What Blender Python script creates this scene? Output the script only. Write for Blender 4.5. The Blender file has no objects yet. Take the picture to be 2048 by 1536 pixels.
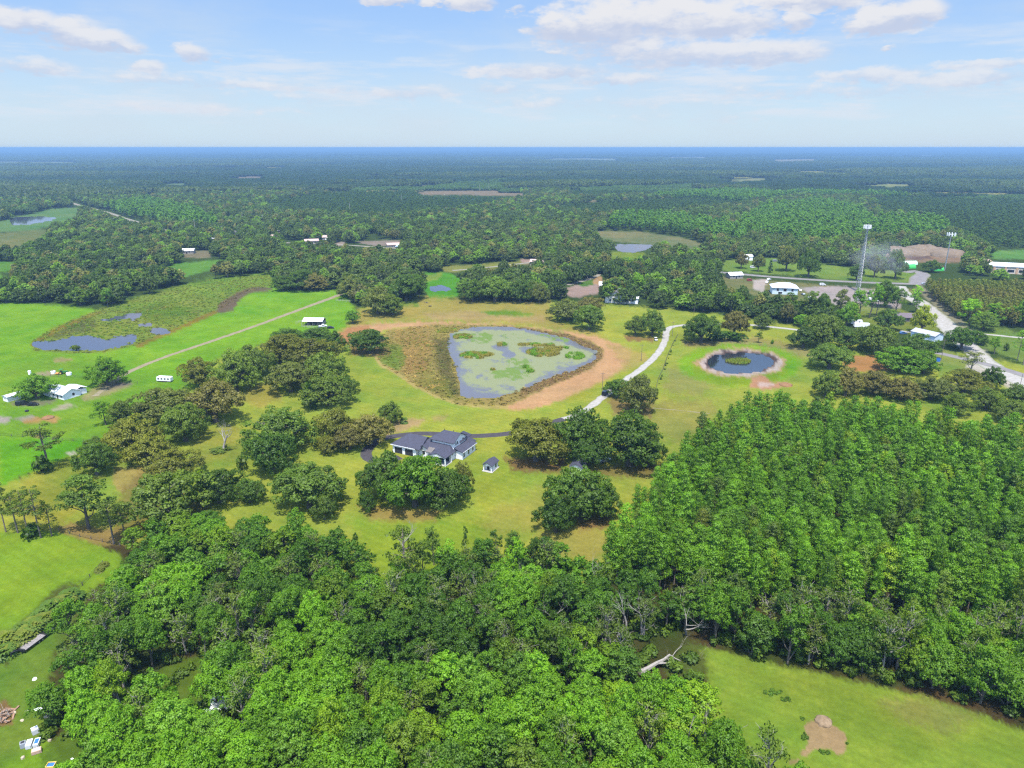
import bpy, math, random
import numpy as np
from mathutils import Vector, Matrix

R = math.radians
SC = bpy.context.scene
COL = SC.collection

# ------------------------------------------------------------------ camera
CAM_H = 110.0
PITCH = R(18.40)
FPX = 1422.0                       # focal length in photo pixels (2048 wide)
cam_d = bpy.data.cameras.new('camera')
cam_d.sensor_width = 36.0
cam_d.lens = 36.0 * FPX / 2048.0
cam_d.clip_start = 0.5
cam_d.clip_end = 200000.0
cam = bpy.data.objects.new('camera', cam_d)
cam.location = (0, 0, CAM_H)
cam.rotation_euler = (math.pi / 2 - PITCH, 0, 0)
COL.objects.link(cam)
SC.camera = cam

# ------------------------------------------------------------------ sun, exposure
SUN_EL = R(70.0)
SUN_AZ = R(-178.0)                 # measured from +Y (view direction) towards +X
SUN_STRENGTH = 2.6
SKY_STRENGTH = 0.15
EXPOSURE = 1.80
sun_d = bpy.data.lights.new('sun', 'SUN')
sun_d.energy = SUN_STRENGTH
sun_d.angle = R(0.5)
sun_d.color = (1.0, 0.95, 0.87)
sun = bpy.data.objects.new('sun', sun_d)
to_sun = Vector((math.sin(SUN_AZ) * math.cos(SUN_EL), math.cos(SUN_AZ) * math.cos(SUN_EL), math.sin(SUN_EL)))
sun.rotation_euler = to_sun.to_track_quat('Z', 'Y').to_euler()
sun.location = (0, 0, 400)
COL.objects.link(sun)
SC.view_settings.view_transform = 'Standard'
SC.view_settings.look = 'None'
SC.view_settings.exposure = EXPOSURE
SC.view_settings.gamma = 1.0
SC.view_settings.use_curve_mapping = False
SC.render.engine = 'CYCLES'
SC.cycles.use_denoising = False
SC.cycles.max_bounces = 6
SC.cycles.diffuse_bounces = 4
SC.cycles.transmission_bounces = 4
SC.cycles.volume_bounces = 0
SC.cycles.sample_clamp_indirect = 4.0
SC.cycles.pixel_filter_type = 'BLACKMAN_HARRIS'
SC.cycles.filter_width = 1.3

# ------------------------------------------------------------------ pixel <-> ground helpers (photo pixels)
cP, sP = math.cos(PITCH), math.sin(PITCH)

def ground(px, py, z=0.0):
    dx = (px - 1024.0) / FPX
    dy = (768.0 - py) / FPX
    ry = cP + dy * sP
    rz = -sP + dy * cP
    t = (z - CAM_H) / rz
    return Vector((dx * t, ry * t, z))

def depth_of(p):
    return p[1] * cP + (CAM_H - p[2]) * sP

def height_at(p, py):
    """height over the ground of the point straight above p seen at photo row py"""
    dy = (768.0 - py) / FPX
    return CAM_H + p[1] * (-sP + dy * cP) / (cP + dy * sP)

def project(X, Y, Z=0.0):
    X = np.asarray(X, float); Y = np.asarray(Y, float)
    dz = Z - CAM_H
    d = Y * cP - dz * sP
    u = Y * sP + dz * cP
    d = np.where(d < 1e-3, np.nan, d)
    return 1024.0 + FPX * X / d, 768.0 - FPX * u / d

def in_poly(px, py, poly):
    px = np.asarray(px, float); py = np.asarray(py, float)
    inside = np.zeros(px.shape, bool)
    n = len(poly)
    j = n - 1
    for i in range(n):
        xi, yi = poly[i]; xj, yj = poly[j]
        if yi != yj:
            c = ((yi > py) != (yj > py)) & (px < (xj - xi) * (py - yi) / (yj - yi) + xi)
            inside ^= c
        j = i
    return inside

def poly_sd(px, py, poly):
    """signed distance to a polygon (positive inside)"""
    d2 = np.full(px.shape, 1e18)
    n = len(poly)
    for i in range(n):
        ax, ay = poly[i]; bx, by = poly[(i + 1) % n]
        ex, ey = bx - ax, by - ay
        L = ex * ex + ey * ey + 1e-9
        t = np.clip(((px - ax) * ex + (py - ay) * ey) / L, 0, 1)
        d2 = np.minimum(d2, (px - ax - t * ex) ** 2 + (py - ay - t * ey) ** 2)
    d = np.sqrt(d2)
    return np.where(in_poly(px, py, poly), d, -d)

def vnoise(x, y, seed=0):
    """smooth value noise 0..1"""
    x = np.asarray(x, float); y = np.asarray(y, float)
    xi = np.floor(x).astype(np.int64); yi = np.floor(y).astype(np.int64)
    xf = x - xi; yf = y - yi
    xf = xf * xf * (3 - 2 * xf); yf = yf * yf * (3 - 2 * yf)
    def h(a, b):
        n = (a * 374761393 + b * 668265263 + seed * 974711) & 0x7fffffff
        n = ((n ^ (n >> 13)) * 1274126177) & 0x7fffffff
        return ((n ^ (n >> 16)) & 0xffff) / 65535.0
    return (h(xi, yi) * (1 - xf) + h(xi + 1, yi) * xf) * (1 - yf) + (h(xi, yi + 1) * (1 - xf) + h(xi + 1, yi + 1) * xf) * yf

def fbm(x, y, seed=0, o=3):
    v = 0; a = 0.5; s = 0
    for k in range(o):
        v = v + a * vnoise(x * 2 ** k, y * 2 ** k, seed + k * 17); s += a; a *= 0.5
    return v / s

# ------------------------------------------------------------------ world: sky with clouds
def build_world():
    w = bpy.data.worlds.new('World')
    SC.world = w
    w.use_nodes = True
    nt = w.node_tree
    nt.nodes.clear()
    N = nt.nodes.new; L = nt.links.new
    def math_(op, a, b=None, c=None, clamp=False):
        n = N('ShaderNodeMath'); n.operation = op; n.use_clamp = clamp
        for i, v in enumerate((a, b, c)):
            if v is None: continue
            if hasattr(v, 'links'): L(v, n.inputs[i])
            else: n.inputs[i].default_value = v
        return n.outputs[0]
    def ramp(v, lo, hi):
        n = N('ShaderNodeMapRange'); n.interpolation_type = 'SMOOTHSTEP'
        L(v, n.inputs[0]); n.inputs[1].default_value = lo; n.inputs[2].default_value = hi
        return n.outputs[0]
    def mix(f, a, b):
        n = N('ShaderNodeMix'); n.data_type = 'RGBA'
        for s, v in ((0, f), (6, a), (7, b)):
            if hasattr(v, 'links'): L(v, n.inputs[s])
            elif s == 0: n.inputs[0].default_value = v
            else: n.inputs[s].default_value = (*v, 1)
        return n.outputs[2]
    sky = N('ShaderNodeTexSky')
    sky.sky_type = 'NISHITA'
    sky.sun_disc = False
    sky.sun_elevation = SUN_EL
    sky.sun_rotation = SUN_AZ
    sky.altitude = 0
    sky.air_density = 1.0
    sky.dust_density = 0.6
    sky.ozone_density = 1.6
    tc = N('ShaderNodeTexCoord')
    sep = N('ShaderNodeSeparateXYZ'); L(tc.outputs['Generated'], sep.inputs[0])
    az = math_('ARCTAN2', sep.outputs[0], sep.outputs[1])
    el = math_('ARCSINE', sep.outputs[2])
    # cloud coordinates: flattened layers seen in perspective
    cb = N('ShaderNodeCombineXYZ'); L(math_('MULTIPLY', az, 1.0), cb.inputs[0]); L(math_('MULTIPLY', el, 2.4), cb.inputs[1])
    def noise(scale, detail, rough, off=0.0):
        n = N('ShaderNodeTexNoise'); n.inputs['Scale'].default_value = scale; n.inputs['Detail'].default_value = detail
        n.inputs['Roughness'].default_value = rough
        m = N('ShaderNodeVectorMath'); m.operation = 'ADD'; L(cb.outputs[0], m.inputs[0]); m.inputs[1].default_value = (off, off * 1.7, off * 0.3)
        L(m.outputs[0], n.inputs['Vector'])
        return n.outputs[0]
    n1 = noise(9.0, 6, 0.62)
    n2 = noise(26.0, 5, 0.6, 3.1)
    n3 = noise(60.0, 4, 0.6, 7.7)
    wa = math_('MULTIPLY', math_('SUBTRACT', n2, 0.5), 0.05)
    we = math_('MULTIPLY', math_('SUBTRACT', n3, 0.5), 0.016)
    azw = math_('ADD', az, wa); elw = math_('ADD', el, we)
    clouds = [  # photo px: cx, cy, half width, half height, opacity
        (1300, 40, 215, 46, 1), (1200, 58, 130, 42, 1), (1440, 52, 120, 34, 1), (1120, 55, 60, 34, .9), (1400, 112, 205, 30, .9), (1540, 108, 120, 26, .9),
        (1260, 96, 150, 26, .8), (1592, 45, 36, 20, 1), (1640, 4, 100, 22, 1), (1560, 2, 70, 14, .9), (1785, 38, 90, 32, 1), (1835, 28, 62, 24, 1), (1750, 50, 60, 22, .9),
        (45, 46, 90, 24, 1), (140, 70, 85, 28, 1), (205, 84, 70, 20, 1), (252, 96, 48, 11, .9), (378, 107, 40, 17, .9), (440, 119, 30, 5, .6), (302, 136, 34, 15, .95),
        (775, 2, 50, 13, 1), (938, 8, 50, 17, 1), (868, 6, 30, 9, .7), (1036, 18, 14, 9, .6),
        (1080, 143, 140, 16, .75), (1240, 160, 100, 13, .7), (60, 134, 105, 15, .7), (330, 160, 150, 13, .55), (500, 168, 150, 10, .5), (820, 186, 105, 14, .6),
        (1750, 154, 135, 17, .8), (1930, 157, 150, 15, .8), (1970, 131, 140, 9, .7), (1700, 182, 300, 16, .5), (640, 178, 120, 9, .45), (1000, 178, 70, 12, .5),
        (1500, 176, 220, 12, .4), (1110, 106, 22, 6, .6), (1260, 122, 30, 7, .6), (1777, 97, 18, 5, .7), (560, 196, 140, 10, .35), (1150, 205, 260, 12, .35), (400, 215, 220, 12, .35), (1450, 235, 200, 12, .3),
        (-160, 60, 150, 34, .9), (-330, 120, 130, 24, .8), (2240, 70, 140, 36, .9), (2430, 130, 160, 24, .8), (200, -90, 170, 40, .9), (1000, -120, 200, 46, .9), (1700, -140, 190, 44, .9)]
    dmax = None; top = None
    for (cx, cy, hw, hh, op) in clouds:
        dx = (cx - 1024) / FPX; dy = (768 - cy) / FPX
        v = Vector((dx, cP + dy * sP, -sP + dy * cP)).normalized()
        a0 = math.atan2(v.x, v.y); e0 = math.asin(v.z)
        k = 1.0 / math.hypot(1, dx) ** 2
        ra = hw / FPX * k * 1.2; re = hh / FPX * 0.95 * 1.28
        x = math_('MULTIPLY', math_('SUBTRACT', azw, a0), 1 / ra)
        y = math_('MULTIPLY', math_('SUBTRACT', elw, e0), 1 / re)
        yb = math_('MAXIMUM', y, math_('MULTIPLY', y, -1.35))     # flatter base
        q = math_('ADD', math_('MULTIPLY', x, x), math_('MULTIPLY', yb, yb))
        d = math_('MULTIPLY', math_('SUBTRACT', 1.0, q, clamp=False), 1.0)
        d = math_('MULTIPLY', math_('MAXIMUM', d, -1.0), op)
        wgt = math_('MULTIPLY', math_('MAXIMUM', d, 0.0), y)
        dmax = d if dmax is None else math_('MAXIMUM', dmax, d)
        top = wgt if top is None else math_('ADD', top, wgt)
    dens = math_('ADD', dmax, math_('MULTIPLY', math_('SUBTRACT', n2, 0.52), 1.7))
    dens = math_('ADD', dens, math_('MULTIPLY', math_('SUBTRACT', n3, 0.5), 0.7))
    cm = ramp(dens, 0.05, 0.75)
    # scattered clouds high overhead, outside the picture too
    hi = ramp(el, 0.26, 0.6)
    cm2 = math_('MULTIPLY', ramp(n1, 0.55, 0.7), hi)
    # thin veil low down
    veil = math_('MULTIPLY', ramp(noise(5.0, 5, 0.6, 11.0), 0.36, 0.7), ramp(el, 0.30, 0.06))
    veil = math_('MULTIPLY', veil, 0.5)
    # streaky layers of thin cloud low in the sky
    cs = N('ShaderNodeCombineXYZ'); L(az, cs.inputs[0]); L(math_('MULTIPLY', el, 7.0), cs.inputs[1])
    sn = N('ShaderNodeTexNoise'); sn.inputs['Scale'].default_value = 5.5; sn.inputs['Detail'].default_value = 6; sn.inputs['Roughness'].default_value = 0.62; L(cs.outputs[0], sn.inputs['Vector'])
    streak = math_('MULTIPLY', ramp(sn.outputs[0], 0.47, 0.66), math_('MULTIPLY', ramp(el, 0.015, 0.05), ramp(el, 0.17, 0.07)))
    K = 1.0 / (SKY_STRENGTH * 2 ** EXPOSURE)
    shade = ramp(math_('ADD', top, math_('MULTIPLY', math_('SUBTRACT', n2, 0.5), 1.6)), -0.45, 0.45)
    ccol = mix(shade, tuple(K * c for c in (0.56, 0.63, 0.80)), tuple(K * c for c in (0.82, 0.83, 0.87)))
    hz = ramp(el, 0.17, 0.0)          # clouds low over the horizon fade into the air
    air = tuple(K * c for c in (0.56, 0.71, 0.85))
    # colour grade of the clear sky by elevation: the photograph's blue
    clear = mix(ramp(el, 0.0, 0.21), (K * 0.47, K * 0.63, K * 0.78), (K * 0.255, K * 0.45, K * 0.83))
    base = mix(0.93, sky.outputs[0], clear)
    lowmix = mix(ramp(el, 0.35, 0.22), sky.outputs[0], base)
    c1 = mix(veil, lowmix, (K * 0.63, K * 0.73, K * 0.84))
    c1 = mix(math_('MULTIPLY', streak, 0.85), c1, (K * 0.74, K * 0.80, K * 0.89))
    c2 = mix(math_('MULTIPLY', cm, math_('SUBTRACT', 1.0, math_('MULTIPLY', hz, 0.45))), c1, ccol)
    c3 = mix(math_('MULTIPLY', cm2, 0.8), c2, (K * 0.8, K * 0.83, K * 0.88))
    bg = N('ShaderNodeBackground'); bg.inputs[1].default_value = SKY_STRENGTH
    L(c3, bg.inputs[0])
    out = N('ShaderNodeOutputWorld'); L(bg.outputs[0], out.inputs[0])
build_world()

# ------------------------------------------------------------------ tagging
def tag(o, label=None, cat=None, group=None, kind=None):
    if label: o['label'] = label
    if cat: o['category'] = cat
    if group: o['group'] = group
    if kind: o['kind'] = kind
    return o

def empty(name, loc=(0, 0, 0), rz=0.0, label=None, cat=None, group=None, scale=None):
    o = bpy.data.objects.new(name, None)
    o.empty_display_size = 0.3
    COL.objects.link(o)
    o.location = loc; o.rotation_euler = (0, 0, rz)
    if scale: o.scale = scale
    return tag(o, label, cat, group)

def mesh_obj(name, me, parent=None, color=None):
    o = bpy.data.objects.new(name, me)
    COL.objects.link(o)
    if parent: o.parent = parent
    if color is not None: o.color = (*color, 1.0)
    return o

# ------------------------------------------------------------------ materials
def new_mat(name):
    m = bpy.data.materials.new(name); m.use_nodes = True
    nt = m.node_tree; nt.nodes.clear()
    return m, nt

def nset(nt):
    N = nt.nodes.new; L = nt.links.new
    def M(op, a, b=None, clamp=False):
        n = N('ShaderNodeMath'); n.operation = op; n.use_clamp = clamp
        for i, v in enumerate((a, b)):
            if v is None: continue
            if hasattr(v, 'links'): L(v, n.inputs[i])
            else: n.inputs[i].default_value = v
        return n.outputs[0]
    def mixc(f, a, b, blend='MIX'):
        n = N('ShaderNodeMix'); n.data_type = 'RGBA'; n.blend_type = blend
        for s, v in ((0, f), (6, a), (7, b)):
            if hasattr(v, 'links'): L(v, n.inputs[s])
            elif s == 0: n.inputs[0].default_value = v
            else: n.inputs[s].default_value = (*v, 1)
        return n.outputs[2]
    def rng(v, a, b, c, d):
        n = N('ShaderNodeMapRange'); L(v, n.inputs[0])
        for i, x in enumerate((a, b, c, d)): n.inputs[i + 1].default_value = x
        return n.outputs[0]
    def noise(scale, detail=3, rough=0.6, vec=None):
        n = N('ShaderNodeTexNoise'); n.inputs['Scale'].default_value = scale
        n.inputs['Detail'].default_value = detail; n.inputs['Roughness'].default_value = rough
        if vec is not None: L(vec, n.inputs['Vector'])
        return n.outputs[0]
    return N, L, M, mixc, rng, noise

_mats = {}
def mat(name, color, rough=0.7, var=0.15, scale=2.0, metal=0.0, spec=0.3):
    """plain painted / weathered surface with a little procedural wear"""
    if name in _mats: return _mats[name]
    m, nt = new_mat(name)
    N, L, M, mixc, rng, noise = nset(nt)
    tc = N('ShaderNodeTexCoord')
    n = noise(scale, 4, 0.65, tc.outputs['Object'])
    f = rng(n, 0.3, 0.7, 1 - var, 1 + var)
    c = mixc(1.0, color, f, 'MULTIPLY')
    b = N('ShaderNodeBsdfPrincipled')
    L(c, b.inputs['Base Color'])
    L(rng(n, 0.2, 0.8, max(0.03, rough - 0.08), min(1, rough + 0.08)), b.inputs['Roughness'])
    b.inputs['Metallic'].default_value = metal
    b.inputs['Specular IOR Level'].default_value = spec
    o = N('ShaderNodeOutputMaterial'); L(b.outputs[0], o.inputs[0])
    _mats[name] = m
    return m

def striped_mat(name, color, period, axis='Z', depth=0.35, rough=0.8, var=0.15):
    """courses (shingles, ribbed metal, lap siding) as fine relief"""
    if name in _mats: return _mats[name]
    m, nt = new_mat(name)
    N, L, M, mixc, rng, noise = nset(nt)
    tc = N('ShaderNodeTexCoord')
    w = N('ShaderNodeTexWave'); w.wave_type = 'BANDS'; w.bands_direction = axis; w.wave_profile = 'SAW'
    w.inputs['Scale'].default_value = 0.314 / period; w.inputs['Distortion'].default_value = 0.3
    L(tc.outputs['Object'], w.inputs['Vector'])
    n = noise(1.2, 5, 0.7, tc.outputs['Object'])
    n2 = noise(9.0, 3, 0.7, tc.outputs['Object'])
    f = M('MULTIPLY', rng(n, 0.3, 0.7, 1 - var, 1 + var), rng(n2, 0.2, 0.8, 1 - var, 1 + var))
    f = M('MULTIPLY', f, rng(w.outputs[1], 0, 1, 1 - depth * 0.4, 1.0))
    b = N('ShaderNodeBsdfPrincipled'); L(mixc(1.0, color, f, 'MULTIPLY'), b.inputs['Base Color'])
    b.inputs['Roughness'].default_value = rough
    b.inputs['Specular IOR Level'].default_value = 0.3
    bp = N('ShaderNodeBump'); bp.inputs['Strength'].default_value = depth; bp.inputs['Distance'].default_value = 0.04
    L(w.outputs[1], bp.inputs['Height']); L(bp.outputs[0], b.inputs['Normal'])
    o = N('ShaderNodeOutputMaterial'); L(b.outputs[0], o.inputs[0])
    _mats[name] = m
    return m

def leaf_mat(name, source, transl=0.48, amp=0.22, yellow=(1.16, 1.08, 0.7)):
    """foliage: colour from the object (source OBJ) or from the instance (source INST), varied per tree and per leaf clump"""
    m, nt = new_mat(name)
    N, L, M, mixc, rng, noise = nset(nt)
    oi = N('ShaderNodeObjectInfo')
    if source == 'OBJ':
        col = oi.outputs['Color']
    else:
        at = N('ShaderNodeAttribute'); at.attribute_type = 'INSTANCER'; at.attribute_name = 'tint'
        col = at.outputs['Color']
    va = N('ShaderNodeAttribute'); va.attribute_name = 'var'
    v = va.outputs['Fac']
    r = oi.outputs['Random']
    c = mixc(1.0, mixc(1.0, col, (1.08, 1.08, 0.62), 'MULTIPLY'), rng(v, 0, 1, 1 - amp, 1 + amp), 'MULTIPLY')
    c = mixc(rng(v, 0.4, 1.0, 0.0, 0.55), c, mixc(1.0, c, yellow, 'MULTIPLY'))
    c = mixc(1.0, c, rng(r, 0, 1, 0.86, 1.14), 'MULTIPLY')
    d = N('ShaderNodeBsdfDiffuse'); L(c, d.inputs[0])
    t = N('ShaderNodeBsdfTranslucent'); L(mixc(1.0, c, (1.35, 1.5, 0.55), 'MULTIPLY'), t.inputs[0])
    g = N('ShaderNodeBsdfGlossy'); g.inputs['Roughness'].default_value = 0.5; g.inputs[0].default_value = (0.9, 0.95, 1.0, 1)
    ms = N('ShaderNodeMixShader'); ms.inputs[0].default_value = transl
    L(d.outputs[0], ms.inputs[1]); L(t.outputs[0], ms.inputs[2])
    ms2 = N('ShaderNodeMixShader'); ms2.inputs[0].default_value = 0.012
    L(ms.outputs[0], ms2.inputs[1]); L(g.outputs[0], ms2.inputs[2])
    o = N('ShaderNodeOutputMaterial'); L(ms2.outputs[0], o.inputs[0])
    return m

LEAF_OBJ = leaf_mat('leaves', 'OBJ')
LEAF_INST = leaf_mat('leaves_scattered', 'INST')
BARK = mat('bark', (0.10, 0.085, 0.066), 0.9, 0.3, 3.0)
BARK_PINE = mat('pine_bark', (0.15, 0.125, 0.10), 0.9, 0.25, 2.0)
BARK_PALE = mat('bleached_wood', (0.22, 0.20, 0.175), 0.85, 0.25, 2.5)
BARK_RUST = mat('dead_brown_wood', (0.24, 0.12, 0.055), 0.9, 0.25, 2.5)
WHITE = mat('white_paint', (0.80, 0.80, 0.79), 0.6, 0.05, 0.8)
TRIM = mat('white_trim', (0.78, 0.78, 0.77), 0.5, 0.04, 2.0)
SIDING = striped_mat('white_siding', (0.80, 0.80, 0.79), 0.25, 'Z', 0.25, 0.6, 0.04)
SHINGLE = striped_mat('dark_shingle', (0.046, 0.047, 0.068), 0.3, 'Z', 0.5, 0.85, 0.18)
SHINGLE_GREY = striped_mat('grey_shingle', (0.10, 0.097, 0.10), 0.3, 'Z', 0.5, 0.85, 0.2)
SHINGLE_TAN = striped_mat('weathered_tan_roof', (0.13, 0.115, 0.105), 0.3, 'Z', 0.4, 0.85, 0.2)
METAL_ROOF = striped_mat('ribbed_metal_roof', (0.62, 0.63, 0.66), 0.4, 'X', 0.4, 0.4, 0.08)
METAL_DARK = mat('dark_metal', (0.03, 0.03, 0.032), 0.5, 0.2, 3.0, 0.3)
GALV = mat('galvanised_steel', (0.34, 0.35, 0.36), 0.45, 0.15, 2.0, 0.6)
GLASS = mat('dark_glass', (0.02, 0.025, 0.035), 0.08, 0.1, 1.0, 0.0, 0.6)
DARK = mat('dark_opening', (0.025, 0.026, 0.03), 0.8, 0.2, 2.0)
TYRE = mat('tyre_rubber', (0.02, 0.02, 0.02), 0.9, 0.2, 4.0)
POLE_WOOD = mat('weathered_pole_wood', (0.13, 0.105, 0.085), 0.9, 0.2, 2.0)
POLE_GREY = mat('grey_pole_wood', (0.34, 0.32, 0.30), 0.9, 0.2, 2.0)
PLANK = mat('grey_deck_planks', (0.20, 0.18, 0.17), 0.85, 0.25, 1.5)
RUST = mat('rusty_steel', (0.15, 0.07, 0.045), 0.9, 0.35, 1.5)
CONCRETE = mat('pale_concrete', (0.28, 0.27, 0.25), 0.9, 0.15, 1.0)

# ------------------------------------------------------------------ mesh builder
class MB:
    def __init__(self):
        self.v = []; self.f = []
    def add(self, vs, fs):
        b = len(self.v)
        self.v += [tuple(x) for x in vs]
        self.f += [tuple(b + i for i in f) for f in fs]
        return self
    def box(self, x0, x1, y0, y1, z0, z1):
        vs = [(x, y, z) for z in (z0, z1) for y in (y0, y1) for x in (x0, x1)]
        return self.add(vs, [(0, 2, 3, 1), (4, 5, 7, 6), (0, 1, 5, 4), (2, 6, 7, 3), (0, 4, 6, 2), (1, 3, 7, 5)])
    def tube(self, pts, rad, sides=6, cap=True):
        pts = [Vector(p) for p in pts]
        if not isinstance(rad, (list, tuple)): rad = [rad] * len(pts)
        rings = []
        ref = Vector((0.31, 0.95, 0.05))
        for i, p in enumerate(pts):
            d = (pts[min(i + 1, len(pts) - 1)] - pts[max(i - 1, 0)])
            d = d.normalized() if d.length > 1e-9 else Vector((0, 0, 1))
            a = d.cross(ref)
            if a.length < 1e-3: a = d.cross(Vector((1, 0, 0)))
            a.normalize(); b = d.cross(a)
            rings.append([p + (a * math.cos(2 * math.pi * k / sides) + b * math.sin(2 * math.pi * k / sides)) * rad[i] for k in range(sides)])
        vs = [q for r in rings for q in r]; fs = []
        for i in range(len(pts) - 1):
            for k in range(sides):
                k2 = (k + 1) % sides
                fs.append((i * sides + k, i * sides + k2, (i + 1) * sides + k2, (i + 1) * sides + k))
        if cap:
            fs.append(tuple(range(sides))[::-1]); fs.append(tuple((len(pts) - 1) * sides + k for k in range(sides)))
        return self.add(vs, fs)
    def prism_x(self, prof, x0, x1):
        """profile in (y, z) extruded along x"""
        n = len(prof)
        vs = [(x0, a, b) for a, b in prof] + [(x1, a, b) for a, b in prof]
        fs = [(i, (i + 1) % n, n + (i + 1) % n, n + i) for i in range(n)] + [tuple(range(n))[::-1], tuple(range(n, 2 * n))]
        return self.add(vs, fs)
    def prism_y(self, prof, y0, y1):
        n = len(prof)
        vs = [(a, y0, b) for a, b in prof] + [(a, y1, b) for a, b in prof]
        fs = [(i, (i + 1) % n, n + (i + 1) % n, n + i) for i in range(n)] + [tuple(range(n))[::-1], tuple(range(n, 2 * n))]
        return self.add(vs, fs)
    def cyl(self, c, r, h, axis='Z', sides=12):
        c = Vector(c); d = {'X': Vector((1, 0, 0)), 'Y': Vector((0, 1, 0)), 'Z': Vector((0, 0, 1))}[axis] * (h / 2)
        return self.tube([c - d, c + d], r, sides)
    def gable_roof(self, x0, x1, y0, y1, ze, zr, axis='X', th=0.18, hip0=0.0, hip1=0.0):
        """roof solid over a rectangle, ridge along axis; hip0/hip1 pull the ridge ends in (0 = gable)"""
        if axis == 'X':
            ym = (y0 + y1) / 2
            c = [(x0, y0), (x1, y0), (x1, y1), (x0, y1)]; r = [(x0 + hip0, ym), (x1 - hip1, ym)]
        else:
            xm = (x0 + x1) / 2
            c = [(x0, y0), (x1, y0), (x1, y1), (x0, y1)]; r = [(xm, y0 + hip0), (xm, y1 - hip1)]
        vs = [(a, b, ze) for a, b in c] + [(a, b, zr) for a, b in r] + [(a, b, ze - th) for a, b in c] + [(a, b, zr - th - 0.02) for a, b in r]
        if axis == 'X':
            top = [(0, 1, 5, 4), (2, 3, 4, 5), (3, 0, 4), (1, 2, 5)]
        else:
            top = [(1, 2, 5, 4), (3, 0, 4, 5), (0, 1, 4), (2, 3, 5)]
        hips = (hip0, hip1); fs = []
        for i, f in enumerate(top):
            if i >= 2 and hips[i - 2] == 0.0:
                continue
            fs.append(f); fs.append(tuple(x + 6 for x in f)[::-1])
        for i in range(4):
            j = (i + 1) % 4
            e = (3, 1) if axis == 'X' else (0, 2)
            if i == e[0] and hip0 == 0.0:
                k = 4; fs += [(i, k, k + 6, i + 6), (k, j, j + 6, k + 6)]
            elif i == e[1] and hip1 == 0.0:
                k = 5; fs += [(i, k, k + 6, i + 6), (k, j, j + 6, k + 6)]
            else:
                fs.append((i, j, j + 6, i + 6))
        return self.add(vs, fs)
    def build(self, name, material, parent=None, smooth=False, link=True):
        me = bpy.data.meshes.new(name)
        me.from_pydata(self.v, [], self.f)
        me.update()
        if material: me.materials.append(material)
        if smooth:
            for p in me.polygons: p.use_smooth = True
        if not link: return me
        return mesh_obj(name, me, parent)

def copy_tree(o, parent=None):
    c = o.copy(); COL.objects.link(c)
    if parent: c.parent = parent
    for ch in o.children:
        copy_tree(ch, c)
    return c
# ------------------------------------------------------------------ vegetation prototypes
def leaf_quads(rng, P, Nn, size, stretch=1.3):
    """arrays of leaf-spray quads at P facing Nn"""
    n = len(P)
    Nn = Nn / (np.linalg.norm(Nn, axis=1, keepdims=True) + 1e-9)
    t = np.cross(Nn, rng.normal(size=(n, 3)))
    t /= (np.linalg.norm(t, axis=1, keepdims=True) + 1e-9)
    b = np.cross(Nn, t)
    s = (size * rng.uniform(0.6, 1.35, n))[:, None] * 0.5
    sk = rng.uniform(-0.5, 0.5, (n, 1))
    bend = Nn * s * rng.uniform(-0.4, 0.4, (n, 1))
    V = np.stack([P - t * s * stretch, P - b * s + t * s * sk + bend, P + t * s * stretch, P + b * s - t * s * sk + bend], axis=1)
    g = np.cross(V[:, 2] - V[:, 0], V[:, 3] - V[:, 1])
    flip = (g * Nn).sum(1) < 0
    V[flip] = V[flip][:, ::-1]
    return V

def clump_leaves(rng, centres, radii, var, per_area, size, jitter=0.55, low=-0.5, fill=0.25, heart=None, hw=0.0):
    """leaf sprays on the shells of many ellipsoid clumps; returns quads and a colour-variation value for each"""
    Vs, vs, Ns = [], [], []
    for c, r, v in zip(centres, radii, var):
        r = np.asarray(r, float) * np.ones(3)
        area = 4 * math.pi * (r.mean() ** 2)
        n = max(6, int(area * per_area))
        d = rng.normal(size=(int(n * 1.7), 3)); d /= np.linalg.norm(d, axis=1, keepdims=True)
        d = d[d[:, 2] > low][:n]
        rad = rng.uniform(0.82, 1.12, len(d))
        k = rng.random(len(d)) < fill
        rad[k] = rng.uniform(0.2, 0.85, k.sum())
        P = np.asarray(c) + d * r * rad[:, None]
        Nn = d / r + rng.normal(size=d.shape) * jitter / r.mean() + np.array([0, 0, 0.35]) / r.mean()
        Vs.append(leaf_quads(rng, P, Nn, size))
        vs.append(np.clip(v + rng.normal(0, 0.16, len(d)), 0, 1))
        sm = d / r * r.mean() + np.array([0, 0, 0.3]) + 0.35 * rng.normal(size=d.shape)
        if heart is not None:
            q = P - np.array(heart(P) if callable(heart) else heart)
            sm = sm + hw * q / (np.linalg.norm(q, axis=1, keepdims=True) + 1e-6)
        Ns.append(sm / np.linalg.norm(sm, axis=1, keepdims=True))
    return np.concatenate(Vs), np.concatenate(vs), np.concatenate(Ns)

def soft_normals(me, Nq, nv0=0):
    """leaf sprays shade like the rounded clump they belong to"""
    me.polygons.foreach_set('use_smooth', np.ones(len(me.polygons), bool))
    nn = np.repeat(Nq, 4, axis=0)
    if nv0: nn = np.concatenate([np.zeros((nv0, 3)), nn])
    me.normals_split_custom_set_from_vertices(nn.astype(np.float32))

def quads_mesh(name, V, var, material, Nq=None):
    n = len(V)
    me = bpy.data.meshes.new(name)
    me.vertices.add(n * 4); me.loops.add(n * 4); me.polygons.add(n)
    me.vertices.foreach_set('co', V.reshape(-1).astype(np.float32))
    me.loops.foreach_set('vertex_index', np.arange(n * 4, dtype=np.int32))
    me.polygons.foreach_set('loop_start', np.arange(0, n * 4, 4, dtype=np.int32))
    a = me.attributes.new('var', 'FLOAT', 'FACE')
    a.data.foreach_set('value', var.astype(np.float32))
    me.materials.append(material)
    me.update(calc_edges=True)
    if Nq is not None: soft_normals(me, Nq)
    return me

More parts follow.
